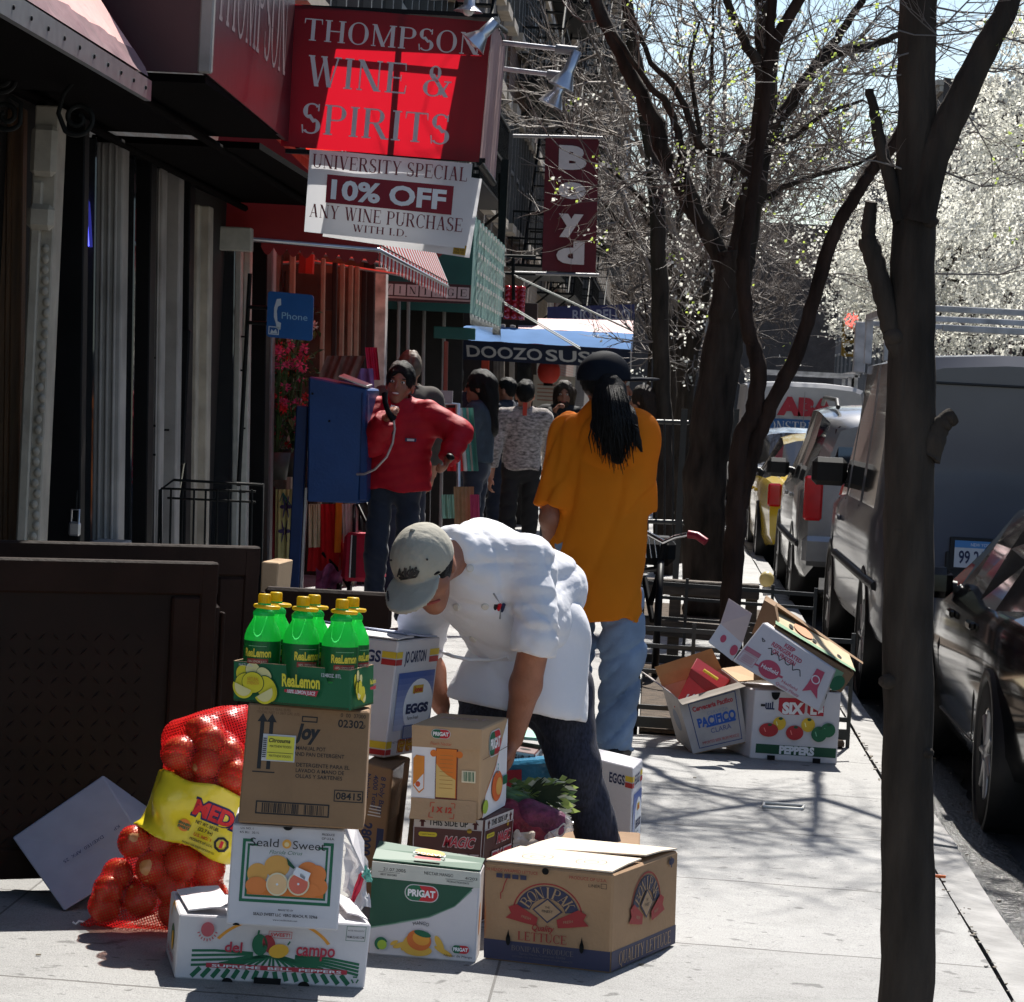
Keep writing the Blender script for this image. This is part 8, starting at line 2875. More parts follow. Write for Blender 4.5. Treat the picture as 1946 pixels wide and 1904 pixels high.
def ck_cap(P):
 Q = (P - A3(hcC)) @ np.array(hmK, dtype=np.float32)
 d = s_ell(Q, (0, -.004, .040), (.094, .112, .098))
 d = np.maximum(d, .018 - Q[:, 2] - .10 * np.maximum(-Q[:, 1], 0))
 seam = np.abs(np.sin(np.arctan2(Q[:, 1], Q[:, 0]) * 3))
 d = d + .0022 * np.exp(-seam * 9) + folds(P, .0016, 50, 3)
 z = Q[:, 2] - (.022 - 1.9 * (Q[:, 0] ** 2) - .25 * np.maximum(Q[:, 1] - .09, 0))
 br = np.maximum(np.abs(z) - .0065, s_ell(Q * A3((1, 1, .01)), (0, .105, 0), (.082, .105, 1)))
 br = np.maximum(br, .06 - Q[:, 1])
 return np.minimum(d, br)
cp = ck_.make('cap', ck_cap, hcC - Vector((.26, .26, .26)), hcC + Vector((.22, .2, .2)), .0055, GCAP)
b = MB()
def capp(a, z, o=.001):
 """point on the crown, a = angle from the front, z = height fraction"""
 r_ = math.sqrt(max(0, 1 - ((z - .04) / .098) ** 2))
 p = Vector(((.094 + o + .0035) * r_ * sin(a), -.004 + (.112 + o + .0035) * r_ * cos(a), z))
 return hcC + hmK @ p
cv = Canvas(b, 1, 1, lambda x, y, k: capp(-x / .105, .052 + y, .002 + k))
cv.text('Adidas', -.0, .016, .024, 'black', width=.080, bold=.045, shear=.4, rot=9)
cv.line([(-.034, -.006), (0, -.004), (.042, .014), (.028, -.002), (-.030, -.011)], .007, 'black')
for a, z in ((-.75, .085), (.75, .085), (1.9, .09)):
 b.ell(capp(a, z), (.0035,) * 3, 'black', 8)
b.ell(hcC + hmK @ Vector((0, -.004, .139)), (.009, .009, .005), GCAP, 8)
b.build('logo', cp)
b = MB()
for k in range(3):
 o = hcC + hmK @ Vector((.048 + .006 * k, .175 - .012 * k, .020))
 b.box(o, (.004, .020 + .004 * k, .004), 'black', rot=hmK @ Matrix.Rotation(.35, 3, 'Z'))
b.build('brim_stripe', cp)
from mathutils.bvhtree import BVHTree
jk = [o for o in ck_.t.children if o.name.startswith('jacket')][0]
bv_ = BVHTree.FromPolygons([tuple(v.co + ck_.t.location) for v in jk.data.vertices], [tuple(p.vertices) for p in jk.data.polygons])
def onj(px, py):
 d = ray(px, py).normalized()
 h_ = bv_.ray_cast(CPOS, d)
 return (h_[0] - d * .002, h_[1]) if h_[0] is not None else (W(px, py, 8.85), -d)
b = MB()
b.tube([onj(px, py)[0] for px, py in ((838, 1238), (860, 1247), (890, 1253), (930, 1254), (965, 1248))], .006, COAT, 6)
b.build('apron_string', ck_.t)
BTN = flat((.62, .60, .56), .4)
for px, py in ((893, 1080), (868, 1154), (922, 1152), (899, 1214)):
 b = MB()
 p, n_ = onj(px, py)
 if n_.dot(F0) > 0:
  n_ = -n_
 b.lathe([(.001, .005), (.006, .005), (.0105, .0055), (.012, .003), (.012, -.004)], BTN, frame(p, n_.orthogonal(), z=n_), 14)
 b.build('button', ck_.t)
b = MB()
p, n_ = onj(948, 1163)
for k, c_ in enumerate(('black', flat((.6, .01, .02), .3), 'navy')):
 b.tube([p + cr * (.010 * (k - 1)) - n_ * .02 + cu * -.012, p + cr * (.012 * (k - 1)) + n_ * .012 + cu * .026], .006, c_, 7)
b.build('pen', ck_.t)
b = MB()
b.tube([onj(938, 1128)[0], onj(952, 1150)[0], onj(950, 1176)[0]], .003, 'grey', 5)
b.build('pocket_edge', ck_.t)
b = MB()
p = elL.lerp(wrL, .86)
ax = (wrL - elL).normalized()
Mb = frame(p, ax.orthogonal(), z=ax)
b.lathe([(.033, -.008), (.036, 0), (.033, .008)], flat((.7, .45, .03), .4), Mb, 18)
b.build('wrist_band', ck_.t)
# ================================================================ vehicles at the kerb
TYRE = mat('tyre_rubber', (.012, .012, .012), rough=.85, var=.3)
RIMM = mat('alloy_rim', (.35, .35, .36), rough=.35, metal=.8, var=.1)
VGL = mat('car_glass', (.008, .009, .011), rough=.04, var=.05, spec=.9, coat=.5)
BLKT = mat('black_trim', (.012, .012, .013), rough=.5)
TAIL = mat('tail_light_red', (.55, .008, .01), rough=.12, spec=.8, coat=1, trans=.15, tcol=(.9, .02, .02))
def vehicle(name, label, cat, x0, yr, m, st, axles, wr, w_, glass, lights=None, plate=None, mirror=None, extra=None, rear_glass=True, arch=BLKT):
 """x0 = kerb side, yr = rear end; st = stations (y, z sill, z belt, z roof, roof inset, nose inset)"""
 xc = x0 + w_ / 2
 t = thing(name, label, cat, (xc, yr + 2.2, ROADZ))
 hw = w_ / 2
 def ring(s_):
  y, zs, zb, zr, ins, ni = s_
  h = hw - ni
  r_ = [(h - .06, zs), (h - .015, zs + .10), (h, zs + (zb - zs) * .55), (h - .012, zb - .06), (h - .045, zb), (h - ins * .55 - .03, zb + (zr - zb) * .55), (h - ins, zr - .05), (h - ins - .13, zr - .008), (h * .35, zr + .02)]
  return [Vector((xc + x, yr + y, ROADZ + z)) for x, z in r_] + [Vector((xc - x, yr + y, ROADZ + z)) for x, z in r_[::-1]]
 b, g_ = MB(), MB()
 R_ = [ring(s_) for s_ in st]
 n = len(R_[0])
 for i in range(len(R_) - 1):
  for k in range(n - 1):
   side = k in (4, 5, 11, 12)
   q = [R_[i][k], R_[i][k + 1], R_[i + 1][k + 1], R_[i + 1][k]]
   isg = (side and i in glass.get('side', ())) or (6 <= k <= 10 and i in glass.get('shield', ()))
   (g_ if isg else b).add(q, [(0, 1, 2, 3)], VGL if isg else m, False)
  b.add([R_[i][n - 1], R_[i][0], R_[i + 1][0], R_[i + 1][n - 1]], [(0, 1, 2, 3)], BLKT)
 for e in (0, -1):
  b.add(R_[e], [tuple(range(n)) if e else tuple(range(n))[::-1]], m)
 me = b.build('body', t)
 import bmesh
 bm = bmesh.new()
 bm.from_mesh(me.data)
 bmesh.ops.remove_doubles(bm, verts=bm.verts, dist=.0005)
 for f in bm.faces:
  f.smooth = len(f.verts) == 4
 bm.to_mesh(me.data)
 bm.free()
 me.data.set_sharp_from_angle(angle=R(38))
 if g_.v:
  g_.build('glazing', t)
 for yw in axles:
  for s_ in (-1, 1):
   xw = xc + s_ * (hw - .11)
   wb_ = MB()
   Mw = frame((xw, yr + yw, ROADZ + wr), (0, 1, 0), z=(s_, 0, 0))
   prof = [(wr * .62, -.10), (wr * .95, -.105), (wr, -.07), (wr, .07), (wr * .95, .105), (wr * .62, .10)]
   wb_.lathe(prof, TYRE, Mw, 32)
   wh = wb_.build('wheel', t)
   wb_ = MB()
   wb_.lathe([(wr * .66, .10), (wr * .62, .08), (wr * .58, .05), (.001, .045)], RIMM, Mw, 24)
   for k in range(7):
    a = 2 * pi * k / 7
    p0, p1 = Mw @ Vector((.04 * cos(a), .04 * sin(a), .085)), Mw @ Vector((wr * .6 * cos(a), wr * .6 * sin(a), .092))
    wb_.tube([p0, p1], [.022, .016], RIMM, 6)
   wb_.lathe([(.05, .085), (.045, .1), (.001, .102)], RIMM, Mw, 12)
   wb_.build('rim', wh)
   ar = MB()
   Ma = frame((xc + s_ * (hw - .028), yr + yw, ROADZ + wr), (0, 1, 0), z=(s_, 0, 0))
   ar.lathe([(wr * .5, -.2), (wr * 1.14, -.2), (wr * 1.14, .031), (wr * 1.0, .031), (wr * .99, .0), (wr * .5, -.05)], arch, Ma, 32)
   ar.build('wheel_arch', t)
 def sidept(y, z, o=.004, s_=-1):
  """point on the kerb side skin"""
  i = max(0, min(len(st) - 2, max(k for k in range(len(st)) if st[k][0] <= y) if y >= st[0][0] else 0))
  u = (y - st[i][0]) / max(1e-6, st[i + 1][0] - st[i][0])
  S_ = [a * (1 - u) + c * u for a, c in zip(st[i], st[i + 1])]
  _, zs, zb, zr, ins, ni = S_
  h = hw - ni
  rr = [(h - .06, zs), (h - .015, zs + .10), (h, zs + (zb - zs) * .55), (h - .012, zb - .06), (h - .045, zb), (h - ins * .55 - .03, zb + (zr - zb) * .55), (h - ins, zr - .05)]
  x = rr[-1][0]
  for a, c in zip(rr, rr[1:]):
   if a[1] <= z <= c[1]:
    x = a[0] + (c[0] - a[0]) * (z - a[1]) / max(1e-6, c[1] - a[1])
  return Vector((xc + s_ * (x + o), yr + y, ROADZ + z))
 t['k'] = 0
 ln = MB()
 for pts in (extra or {}).get('lines', ()):
  ln.tube([sidept(y, z, .001) for y, z in pts], .006, BLKT, 5)
 for (y, z) in (extra or {}).get('handles', ()):
  p = sidept(y, z, .012)
  ln.box(p, (.03, .17, .035), m, bev=.008)
 if ln.v:
  ln.build('door_lines', t)
 if (extra or {}).get('strip'):
  z, y0, y1, mm = extra['strip']
  sb = MB()
  sb.tube([sidept(y0 + (y1 - y0) * k / 8, z, .004) for k in range(9)], .028, mm, 6)
  sb.build('side_strip', t)
 for (y, dx, z, wd, h, s_) in lights or ():
  lb_ = MB()
  lb_.box((xc + s_ * dx, yr + y, ROADZ + z), (wd, .10, h), TAIL, bev=.02)
  lb_.build('tail_light', t)
 if mirror:
  y, z, sz = mirror
  mb = MB()
  p = sidept(y, z, .0)
  c = p + Vector((-.13, 0, .02))
  mb.box(c, (sz[0] * 2, sz[1] * 2, sz[2] * 2), (extra or {}).get('mirm', BLKT), bev=.035)
  mb.tube([p, c], .03, BLKT, 8)
  mb.build('mirror', t)
 if plate:
  dx, z, y, txt = plate
  pb_ = MB()
  pb_.box((xc + dx, yr + y + .006, ROADZ + z), (.36, .012, .19), BLKT, bev=.004)
  o = Vector((xc + dx - .152, yr + y - .003, ROADZ + z - .076))
  cv = plane_canvas(pb_, o, (1, 0, 0), (0, 0, 1), .305, .152)
  cv.rect(0, 0, .305, .152, flat((.6, .62, .66))).lay(3).rect(0, .112, .305, .152, flat((.08, .25, .55))).lay(3)
  cv.text('NEW YORK', .15, .131, .018, 'white', width=.12).text(txt, .15, .06, .07, 'navy', width=.25, bold=.02)
  pb_.build('license_plate', t)
 return t, sidept, xc
BLKCAR = mat('black_car_paint', (.003, .003, .0035), rough=.10, var=.1, spec=.3, coat=.35)
SILV = mat('silver_paint', (.30, .30, .30), rough=.25, metal=.55, var=.06, coat=.8)
DSILV = mat('pewter_paint', (.070, .075, .10), rough=.34, metal=.2, var=.12, scale=2, coat=.5)
TAXI = mat('taxi_yellow', (.62, .42, .02), rough=.22, var=.05, coat=.8)
WVAN = mat('white_van_paint', (.48, .48, .5), rough=.4, var=.08, scale=3, coat=.3)
sed = [(0, .45, .80, .82, .25, .30), (.12, .28, .90, .93, .22, .10), (.75, .24, .95, 1.02, .20, .02), (1.25, .22, .95, 1.36, .26, 0), (1.9, .20, .94, 1.42, .27, 0), (2.45, .20, .93, 1.42, .27, 0), (2.85, .20, .92, 1.34, .27, 0), (3.45, .21, .90, .99, .16, .0), (4.1, .23, .84, .90, .16, .03), (4.5, .28, .72, .76, .20, .14), (4.66, .42, .60, .63, .3, .32)]
s1, sp, xc = vehicle('parked_car', 'black sedan parked at the kerb in the right corner, alloy wheels', 'car', 1.45, 11.25, BLKCAR, [(a, b_, c * .95, d * .95, e, f) for a, b_, c, d, e, f in sed], (1.0, 3.66), .315, 1.76, dict(side=(2, 3, 4, 5, 6), shield=(2, 6)),
 lights=((.06, .62, .78, .3, .16, -1), (.06, .62, .78, .3, .16, 1)), mirror=(3.0, .89, (.11, .07, .075)), plate=(0, .62, 0, 'CKR 4418'),
 extra=dict(lines=([(1.45, .9), (1.5, .5), (1.62, .3)], [(2.42, .92), (2.42, .28)], [(3.02, .9), (3.12, .6), (3.05, .28)], [(1.6, .3), (3.0, .3)]), handles=((1.75, .80), (2.62, .79)), mirm=BLKCAR))
van = [(0, .42, 1.12, 2.00, .14, .03), (.06, .40, 1.14, 2.06, .12, .01), (1.0, .38, 1.14, 2.08, .12, 0), (1.2, .38, 1.14, 2.08, .12, 0), (2.2, .38, 1.14, 2.08, .12, 0), (2.4, .38, 1.14, 2.08, .12, 0), (3.55, .36, 1.14, 2.08, .13, 0), (3.75, .36, 1.14, 2.06, .14, 0), (4.25, .36, 1.12, 1.95, .2, 0), (4.75, .36, 1.10, 1.22, .22, .01), (5.3, .40, 1.00, 1.08, .22, .06), (5.5, .5, .8, .85, .3, .2)]
v1, sp, xc = vehicle('parked_van', 'pewter grey cargo van with a white ladder rack, parked beyond the black sedan', 'van', 1.30, 16.45, DSILV, van, (1.15, 4.5), .37, 1.98, dict(side=(3, 5, 7, 8), shield=(8,)),
 lights=((.03, .90, .98, .10, .34, -1), (.03, .90, .98, .10, .34, 1)), mirror=(4.35, 1.26, (.125, .07, .10)), plate=(-.42, .95, -.02, '99 214 JP'),
 extra=dict(lines=([(3.6, 1.12), (3.6, .42)], [(4.3, 1.1), (4.32, .8), (4.25, .42)], [(2.3, 1.12), (2.3, .42)]), handles=((3.72, .98),), strip=(.72, .3, 4.0, BLKT)))
b = MB()
yq = 16.45 - .012
def rb_(x0, z0, x1, z1, m, dy=0, th=.02):
 b.box((xc + (x0 + x1) / 2, yq - dy, ROADZ + (z0 + z1) / 2), (abs(x1 - x0), th, abs(z1 - z0)), m, bev=.004)
rb_(-.006, .5, .006, 1.92, BLKT)
rb_(-.88, .50, .88, .515, BLKT)
rb_(-.87, 1.90, .87, 1.915, BLKT)
for z in (.75, 1.30, 1.75):
 for s_ in (-1, 1):
  rb_(s_ * .86, z, s_ * .90, z + .10, BLKT, .01)
rb_(-.82, 1.02, -.76, 1.16, BLKT, .012)
rb_(-.62, .72, -.22, .96, BLKT, .0, .012)
b.build('rear_door', v1)
b = MB()
b.box((xc, yq - .08, ROADZ + .50), (1.9, .16, .13), mat('bumper_grey', (.2, .2, .21), rough=.4, metal=.5), bev=.03)
b.build('bumper', v1)
RACK = mat('chipped_white_paint', (.60, .60, .60), rough=.6, var=.5, scale=9, col2=(.62, .62, .62))
rk = thing('ladder_rack', 'chipped white steel ladder rack on the roof of the pewter van', 'rack', (xc, 18, ROADZ + 2.1))
for y_ in (16.6, 18.4, 20.1):
 b = MB()
 for s_ in (-1, 1):
  b.box((xc + s_ * .86, y_, ROADZ + 2.20), (.05, .05, .30), RACK, bev=.004)
 b.box((xc, y_, ROADZ + 2.33), (1.78, .045, .036), RACK, bev=.004)
 b.build('cross_bar', rk)
for s_ in (-1, 1):
 b = MB()
 b.box((xc + s_ * .86, 18.35, ROADZ + 2.37), (.045, 3.7, .04), RACK)
 b.build('side_bar', rk)
b = MB()
for z in (2.22,):
 b.box((xc + .1, 16.55, ROADZ + z), (1.6, .03, .036), RACK, bev=.004)
b.build('end_rail', rk)
b = MB()
p = W(1632, 700, 20.6)
b.box((p.x, 20.6, p.z + .15), (.085, .06, .36), RACK, bev=.006)
b.build('upright', rk)
suv = [(0, .45, 1.05, 1.60, .22, .08), (.08, .36, 1.10, 1.66, .20, .02), (.5, .34, 1.12, 1.72, .18, 0), (1.2, .32, 1.12, 1.75, .18, 0), (1.35, .32, 1.12, 1.75, .18, 0), (2.1, .30, 1.10, 1.75, .19, 0), (2.2, .3, 1.10, 1.75, .19, 0), (2.9, .30, 1.08, 1.66, .22, 0), (3.4, .3, 1.06, 1.14, .18, 0), (4.2, .34, .98, 1.05, .2, .05), (4.5, .45, .8, .84, .3, .2)]
v2, sp, xc = vehicle('parked_car', 'silver sport utility vehicle with a large red tail light, ahead of the van', 'car', 1.18, 23.35, SILV, suv, (1.0, 3.6), .36, 1.82, dict(side=(1, 2, 4, 6, 7), shield=(7,)),
 lights=((.02, .80, 1.0, .15, .36, -1), (.02, .80, 1.0, .15, .36, 1)), mirror=(3.0, 1.15, (.10, .06, .085)), plate=(0, .85, -.01, 'BXN 7702'),
 extra=dict(lines=([(1.28, 1.1), (1.28, .4)], [(2.15, 1.08), (2.15, .36)], [(3.1, 1.05), (3.1, .36)]), handles=((1.5, .98), (2.35, .97)), strip=(.62, .2, 4.0, BLKT)))
b = MB()
b.box((xc, 23.36, ROADZ + 1.38), (1.30, .03, .42), VGL, rot=Matrix.Rotation(-.12, 3, 'X'), bev=.03)
b.build('rear_window', v2)
b = MB()
b.box((xc, 23.30, ROADZ + .58), (1.75, .16, .24), SILV, bev=.04)
b.build('bumper', v2)
for s_ in (-1, 1):
 b = MB()
 b.tube([(xc + s_ * .62, 23.7, ROADZ + 1.74), (xc + s_ * .62, 23.9, ROADZ + 1.80), (xc + s_ * .62, 25.6, ROADZ + 1.82), (xc + s_ * .62, 25.9, ROADZ + 1.76)], .02, BLKT, 6)
 b.build('roof_rail', v2)
v3, sp, xc = vehicle('taxi', 'yellow taxi parked ahead of the silver sport utility vehicle', 'taxi', 1.12, 30.0, TAXI, sed, (1.0, 3.66), .33, 1.84, dict(side=(2, 3, 4, 5, 6), shield=(2, 6)),
 lights=((.06, .78, .80, .14, .24, -1), (.06, .78, .80, .14, .24, 1)), mirror=(3.05, .98, (.1, .06, .07)), extra=dict(lines=([(2.42, .92), (2.42, .28)],), handles=((1.75, .8), (2.62, .79))))
v4, sp, xc = vehicle('parked_car', 'pale silver sedan between the yellow taxi and the white van', 'car', 1.10, 36.2, mat('pale_silver', (.45, .46, .48), rough=.25, metal=.4, coat=.8), sed, (1.0, 3.66), .32, 1.8, dict(side=(2, 3, 4, 5, 6), shield=(2, 6)), mirror=(3.05, .98, (.1, .06, .07)))
v5, sp, xc = vehicle('parked_van', 'white contractor van with red and blue lettering on its rear doors', 'van', 1.22, 44.6, WVAN, van, (1.15, 4.5), .37, 2.05, dict(side=(7, 8), shield=(8,)), lights=((.0, .93, 1.0, .12, .36, -1), (.0, .93, 1.0, .12, .36, 1)), mirror=(4.35, 1.28, (.12, .07, .15)))
b = MB()
cv = plane_canvas(b, (xc - .95, 44.56, ROADZ + .6), (1, 0, 0), (0, 0, 1), 1.9, 1.4)
cv.lay(20)
RA, BA = flat((.42, .03, .05)), flat((.03, .12, .32))
cv.text('ABA', .98, 1.12, .24, RA, width=.88, bold=.08)
cv.rect(.25, .70, 1.75, .92, BA).lay(20).text('CONSTRUCTION', 1.0, .81, .15, flat((.6, .62, .66)), width=1.42, serif=True)
cv.text('ALL KINDS OF WORK', 1.0, .58, .11, BA, width=1.42)
cv.rect(.945, .0, .955, 1.35, 'grey')
b.build('door_lettering', v5)
b = MB()
for y_ in (45, 46.5, 48):
 b.box((xc, y_, ROADZ + 2.24), (1.7, .05, .05), RACK)
 for s_ in (-1, 1):
  b.box((xc + s_ * .8, y_, ROADZ + 2.15), (.05, .05, .2), RACK)
for s_ in (-1, 1):
 b.box((xc + s_ * .8, 46.5, ROADZ + 2.28), (.05, 3.4, .05), RACK)
tag(b.build('ladder_rack'), 'white ladder rack on the roof of the lettered contractor van', 'rack')
ts = thing('traffic_signal', 'distant traffic signal showing a red light above the vans', 'traffic light', W(1618, 760, 62))
b = MB()
p = W(1618, 608, 62)
b.box(p + Vector((0, .12, -.28)), (.34, .22, 1.0), mat('signal_yellow', (.35, .22, .03), rough=.5), bev=.03)
b.build('housing', ts)
b = MB()
b.ell(p, (.14, .06, .14), mat('signal_red', (.9, .02, .02), emit=(1, .03, .02), estr=6), 14)
b.build('red_lens', ts)
b = MB()
for z in (-.32, -.6):
 b.ell(p + Vector((0, 0, z)), (.11, .05, .11), flat((.02, .02, .02), .3), 12)
b.build('dark_lens', ts)
b = MB()
b.tube([(p.x + .15, 62.15, ROADZ), (p.x + .15, 62.15, p.z + .1)], .06, IRON, 8)
b.build('post', ts)
sg = MB()
p = W(1350, 463, 30)
sg.lathe([(.001, .006), (.105, .006), (.105, -.006), (.001, -.006)], flat((.7, .7, .7)), frame(p, (1, 0, 0), z=(0, -1, 0)), 24)
cv = plane_canvas(sg, p + Vector((-.105, -.007, -.105)), (1, 0, 0), (0, 0, 1), .21, .21)
cv.band(.105, .105, .078, .098, 0, 360, 'red', 24).text('P', .105, .105, .09, 'black', bold=.03)
sg.tube([p + Vector((0, .03, .15)), Vector((p.x, 30.03, gz(p.x)))], .025, GREYM, 8)
tag(sg.build('parking_sign'), 'round white sign with a red ring behind the fork of the big tree', 'sign')
# ================================================================ trees
def bark_mat(name, c, sc=14):
 return mat(name, c, rough=.9, var=.55, scale=sc, stretch=(1, 1, .25), bump=1.4, bscale=38, spec=.2)
BARK = bark_mat('dark_bark', (.036, .028, .022))
BARKR = bark_mat('reddish_bark', (.032, .019, .014))
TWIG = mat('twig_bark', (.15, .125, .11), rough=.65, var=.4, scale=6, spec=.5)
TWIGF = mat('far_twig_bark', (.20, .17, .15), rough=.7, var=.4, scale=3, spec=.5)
PETAL = mat('white_petal', (.86, .86, .82), rough=.7, var=.08, scale=2, trans=.45, tcol=(.92, .92, .84))
BUD = mat('green_bud', (.45, .55, .16), rough=.6, var=.3, scale=9, trans=.5, tcol=(.6, .75, .15))
LEAFG = mat('young_leaf', (.35, .50, .06), rough=.5, trans=.5, tcol=(.55, .85, .05))
tr = random.Random(77)
def jit(pts, amp, n=4, seed=0):
 """Catmull-Rom through the points with a little wander"""
 P_ = [pts[0] + (pts[0] - pts[1])] + list(pts) + [pts[-1] + (pts[-1] - pts[-2])]
 out = []
 for i in range(1, len(P_) - 2):
  for k in range(n):
   t = k / n
   a, b_, c, d = P_[i - 1], P_[i], P_[i + 1], P_[i + 2]
   p = .5 * ((2 * b_) + (c - a) * t + (2 * a - 5 * b_ + 4 * c - d) * t * t + (3 * b_ - a - 3 * c + d) * t ** 3)
   out.append(p + Vector((tr.gauss(0, amp), tr.gauss(0, amp), 0)))
 return out + [pts[-1]]
def branch(mb, pts, r0, r1, m, seg=7, amp=0.0, n=4):
 P_ = jit([Vector(p) for p in pts], amp, n)
 L = len(P_)
 mb.tube(P_, [(r0 + (r1 - r0) * i / (L - 1)) * (1 + tr.uniform(-.06, .06)) for i in range(L)], m, seg)
 return P_
def sprig(mb, p, d, L, r, depth, m, tips, spread=.6, seg=4, up=.12):
 """thin recursive twig"""
 n = 4 if depth > 0 else 3
 pts, q, dr = [p], p, d.normalized()
 for k in range(n):
  dr = (dr + Vector((tr.gauss(0, .22), tr.gauss(0, .22), tr.gauss(up * .4, .2)))).normalized()
  q = q + dr * L / n
  pts.append(q)
 mb.tube(pts, [r * (1 - .7 * i / n) for i in range(n + 1)], m, seg, cap=False)
 if depth > 0:
  for k in range(1, n + 1):
   for _ in range(1 if tr.random() < .75 else 2):
    ax = Vector((tr.gauss(0, 1), tr.gauss(0, 1), tr.gauss(0, 1))).normalized()
    nd = (dr + ax * spread + Vector((0, 0, up))).normalized()
    sprig(mb, pts[k], nd, L * tr.uniform(.45, .75), r * .55, depth - 1, m, tips, spread, 3 if depth < 2 else seg, up)
 else:
  tips.append(q)
def petals(mb, p, n, s_, m, rad):
 for _ in range(n):
  c = p + Vector((tr.gauss(0, rad), tr.gauss(0, rad), tr.gauss(0, rad)))
  a = Vector((tr.gauss(0, 1), tr.gauss(0, 1), tr.gauss(0, 1))).normalized()
  u = a.orthogonal().normalized() * s_ * tr.uniform(.6, 1.1)
  v = a.cross(u)
  mb.add([c - u, c - v * .8, c + u, c + v * .8], [(0, 1, 2, 3)], m)
t1 = thing('street_tree', 'near slim dark trunk with sawn branch stubs standing in front of the van', 'tree', G(1722, 2040))
d0 = 7.1
def T1(px, py, dd=0):
 return W(px, py, d0 + dd)
b = MB()
base = G(1722, 2060)
path = [Vector((base.x, d0, -.1)), T1(1723, 1904), T1(1724, 1500), T1(1727, 1100), T1(1730, 800), T1(1735, 500), T1(1742, 200), T1(1744, 0), T1(1748, -260)]
rad = [.085, .068, .0625, .0605, .060, .054, .0465, .045, .04]
P_ = jit(path, .0012, 8)
rr = []
for i in range(len(P_)):
 u = i / (len(P_) - 1) * (len(rad) - 1)
 k = min(int(u), len(rad) - 2)
 rr.append((rad[k] * (1 - u + k) + rad[k + 1] * (u - k)) * (1 + tr.uniform(-.022, .022)))
vs0 = len(b.v)
b.tube(P_, rr, BARK, 22)
for i in range(vs0, len(b.v)):
 x, y, z = b.v[i]
 n_ = mnoise.noise(Vector((x * 22, y * 22, z * 5))) * .004 + mnoise.noise(Vector((x * 70, y * 70, z * 30))) * .0018
 b.v[i] = (x + n_, y + n_ * .5, z)
for px, py, r_ in ((1690, 1295, .028), (1718, 1010, .03), (1760, 1430, .02), (1700, 640, .03), (1765, 420, .025)):
 b.ell(T1(px, py, -.035), (r_, .022, r_ * .7), BARK, 10)
b.build('trunk', t1)
for pts, r0, r1 in (([(1742, 420), (1775, 300), (1822, 195), (1868, 100), (1912, 20), (1950, -90)], .044, .024), ([(1716, 690), (1694, 620), (1676, 550), (1660, 490), (1650, 455)], .026, .025), ([(1653, 468), (1650, 440), (1652, 410), (1656, 383)], .019, .016),
     ([(1712, 420), (1694, 350), (1680, 300), (1670, 255), (1662, 215), (1652, 170)], .021, .011), ([(1765, 870), (1776, 835), (1790, 806), (1812, 790)], .03, .022)):
 b = MB()
 branch(b, [T1(px, py, -.02) for px, py in pts], r0, r1, BARK, 12, .0012, 5)
 b.build('limb', t1)
b, f_ = MB(), MB()
tips = []
for px, py, a, L in ((1748, 95, -2.6, .34), (1730, 140, -2.9, .3), (1760, 60, .5, .3), (1850, 130, -.2, .25), (1885, 60, -.6, .25), (1742, 30, -2.3, .3), (1735, 330, 2.9, .28), (1780, 320, -.1, .3), (1765, 520, .1, .45), (1822, 190, -.9, .25), (1750, -20, -2.8, .45), (1880, 50, -2.9, .35), (1760, 10, -.5, .4)):
 sprig(b, T1(px, py, -.015), RIGHT * cos(a) + UP * sin(a) + F0 * tr.uniform(-.5, .2), L * .8, .0034, 2, TWIG, tips, .6)
b.build('crown', t1)
for p in tips:
 if tr.random() < .4:
  petals(f_, p, 3, .006, BUD, .006)
if f_.v:
 f_.build('leaves', t1)
t2 = thing('street_tree', 'slender reddish tree with two curving stems rising from the iron guard', 'tree', G(1388, 1348))
d2 = 15.0
b = MB()
branch(b, [Vector((W(1388, 1340, d2).x, d2, 0)), W(1390, 1127, d2), W(1397, 1000, d2), W(1402, 900, d2), W(1410, 830, d2), W(1432, 785, d2), W(1441, 700, d2), W(1426, 640, d2), W(1414, 560, d2), W(1414, 480, d2), W(1430, 370, d2), W(1448, 240, d2), W(1462, 100, d2), W(1466, -80, d2), W(1440, -400, d2)], .060, .022, BARKR, 12, .003, 6)
b.build('trunk', t2)
b = MB()
branch(b, [W(1400, 985, d2), W(1416, 920, d2), W(1440, 830, d2), W(1478, 745, d2), W(1522, 655, d2), W(1560, 520, d2), W(1590, 432, d2), W(1626, 372, d2), W(1652, 330, d2), W(1672, 305, d2), W(1700, 270, d2), W(1740, 190, d2), W(1762, 60, d2), Vector((1.36, 15.0, 4.3)), Vector((1.5, 14.9, 6.0))], .044, .024, BARKR, 10, .003, 6)
b.build('limb', t2)
tops = []
B1, B2 = W(1458, 130, d2), W(1465, -20, d2)
for pts in ((B1, (.8, 15.0, 4.2), (1.2, 15.1, 5.0), (1.7, 15.0, 6.2)), (B2, (.2, 15, 4.4), (-.3, 14.8, 5.2), (-.5, 14.7, 6.2)), ((1.36, 15, 4.3), (.9, 14.8, 5.2), (.6, 14.6, 6.4)), (B2, (.55, 15.1, 4.6), (.7, 15.2, 5.8), (.5, 15.2, 7.0)), ((1.36, 15, 4.3), (1.7, 14.6, 4.6), (2.2, 14.2, 5.2))):
 b = MB()
 tops += branch(b, [Vector(p) for p in pts], .034, .012, BARKR, 7, .008, 5)[4:]
 b.build('limb', t2)
b, tips = MB(), []
for k in range(70):
 sprig(b, tr.choice(tops), Vector((tr.gauss(0, 1), tr.gauss(0, 1), tr.gauss(.2, .5))), tr.uniform(.5, 1.2), .012, 2, TWIG, tips, .7)
b.build('crown', t2)
t3 = thing('street_tree', 'thick dark tree with mossy forked limbs in the middle of the pavement edge', 'tree', G(1340, 1175))
d3 = 21.0
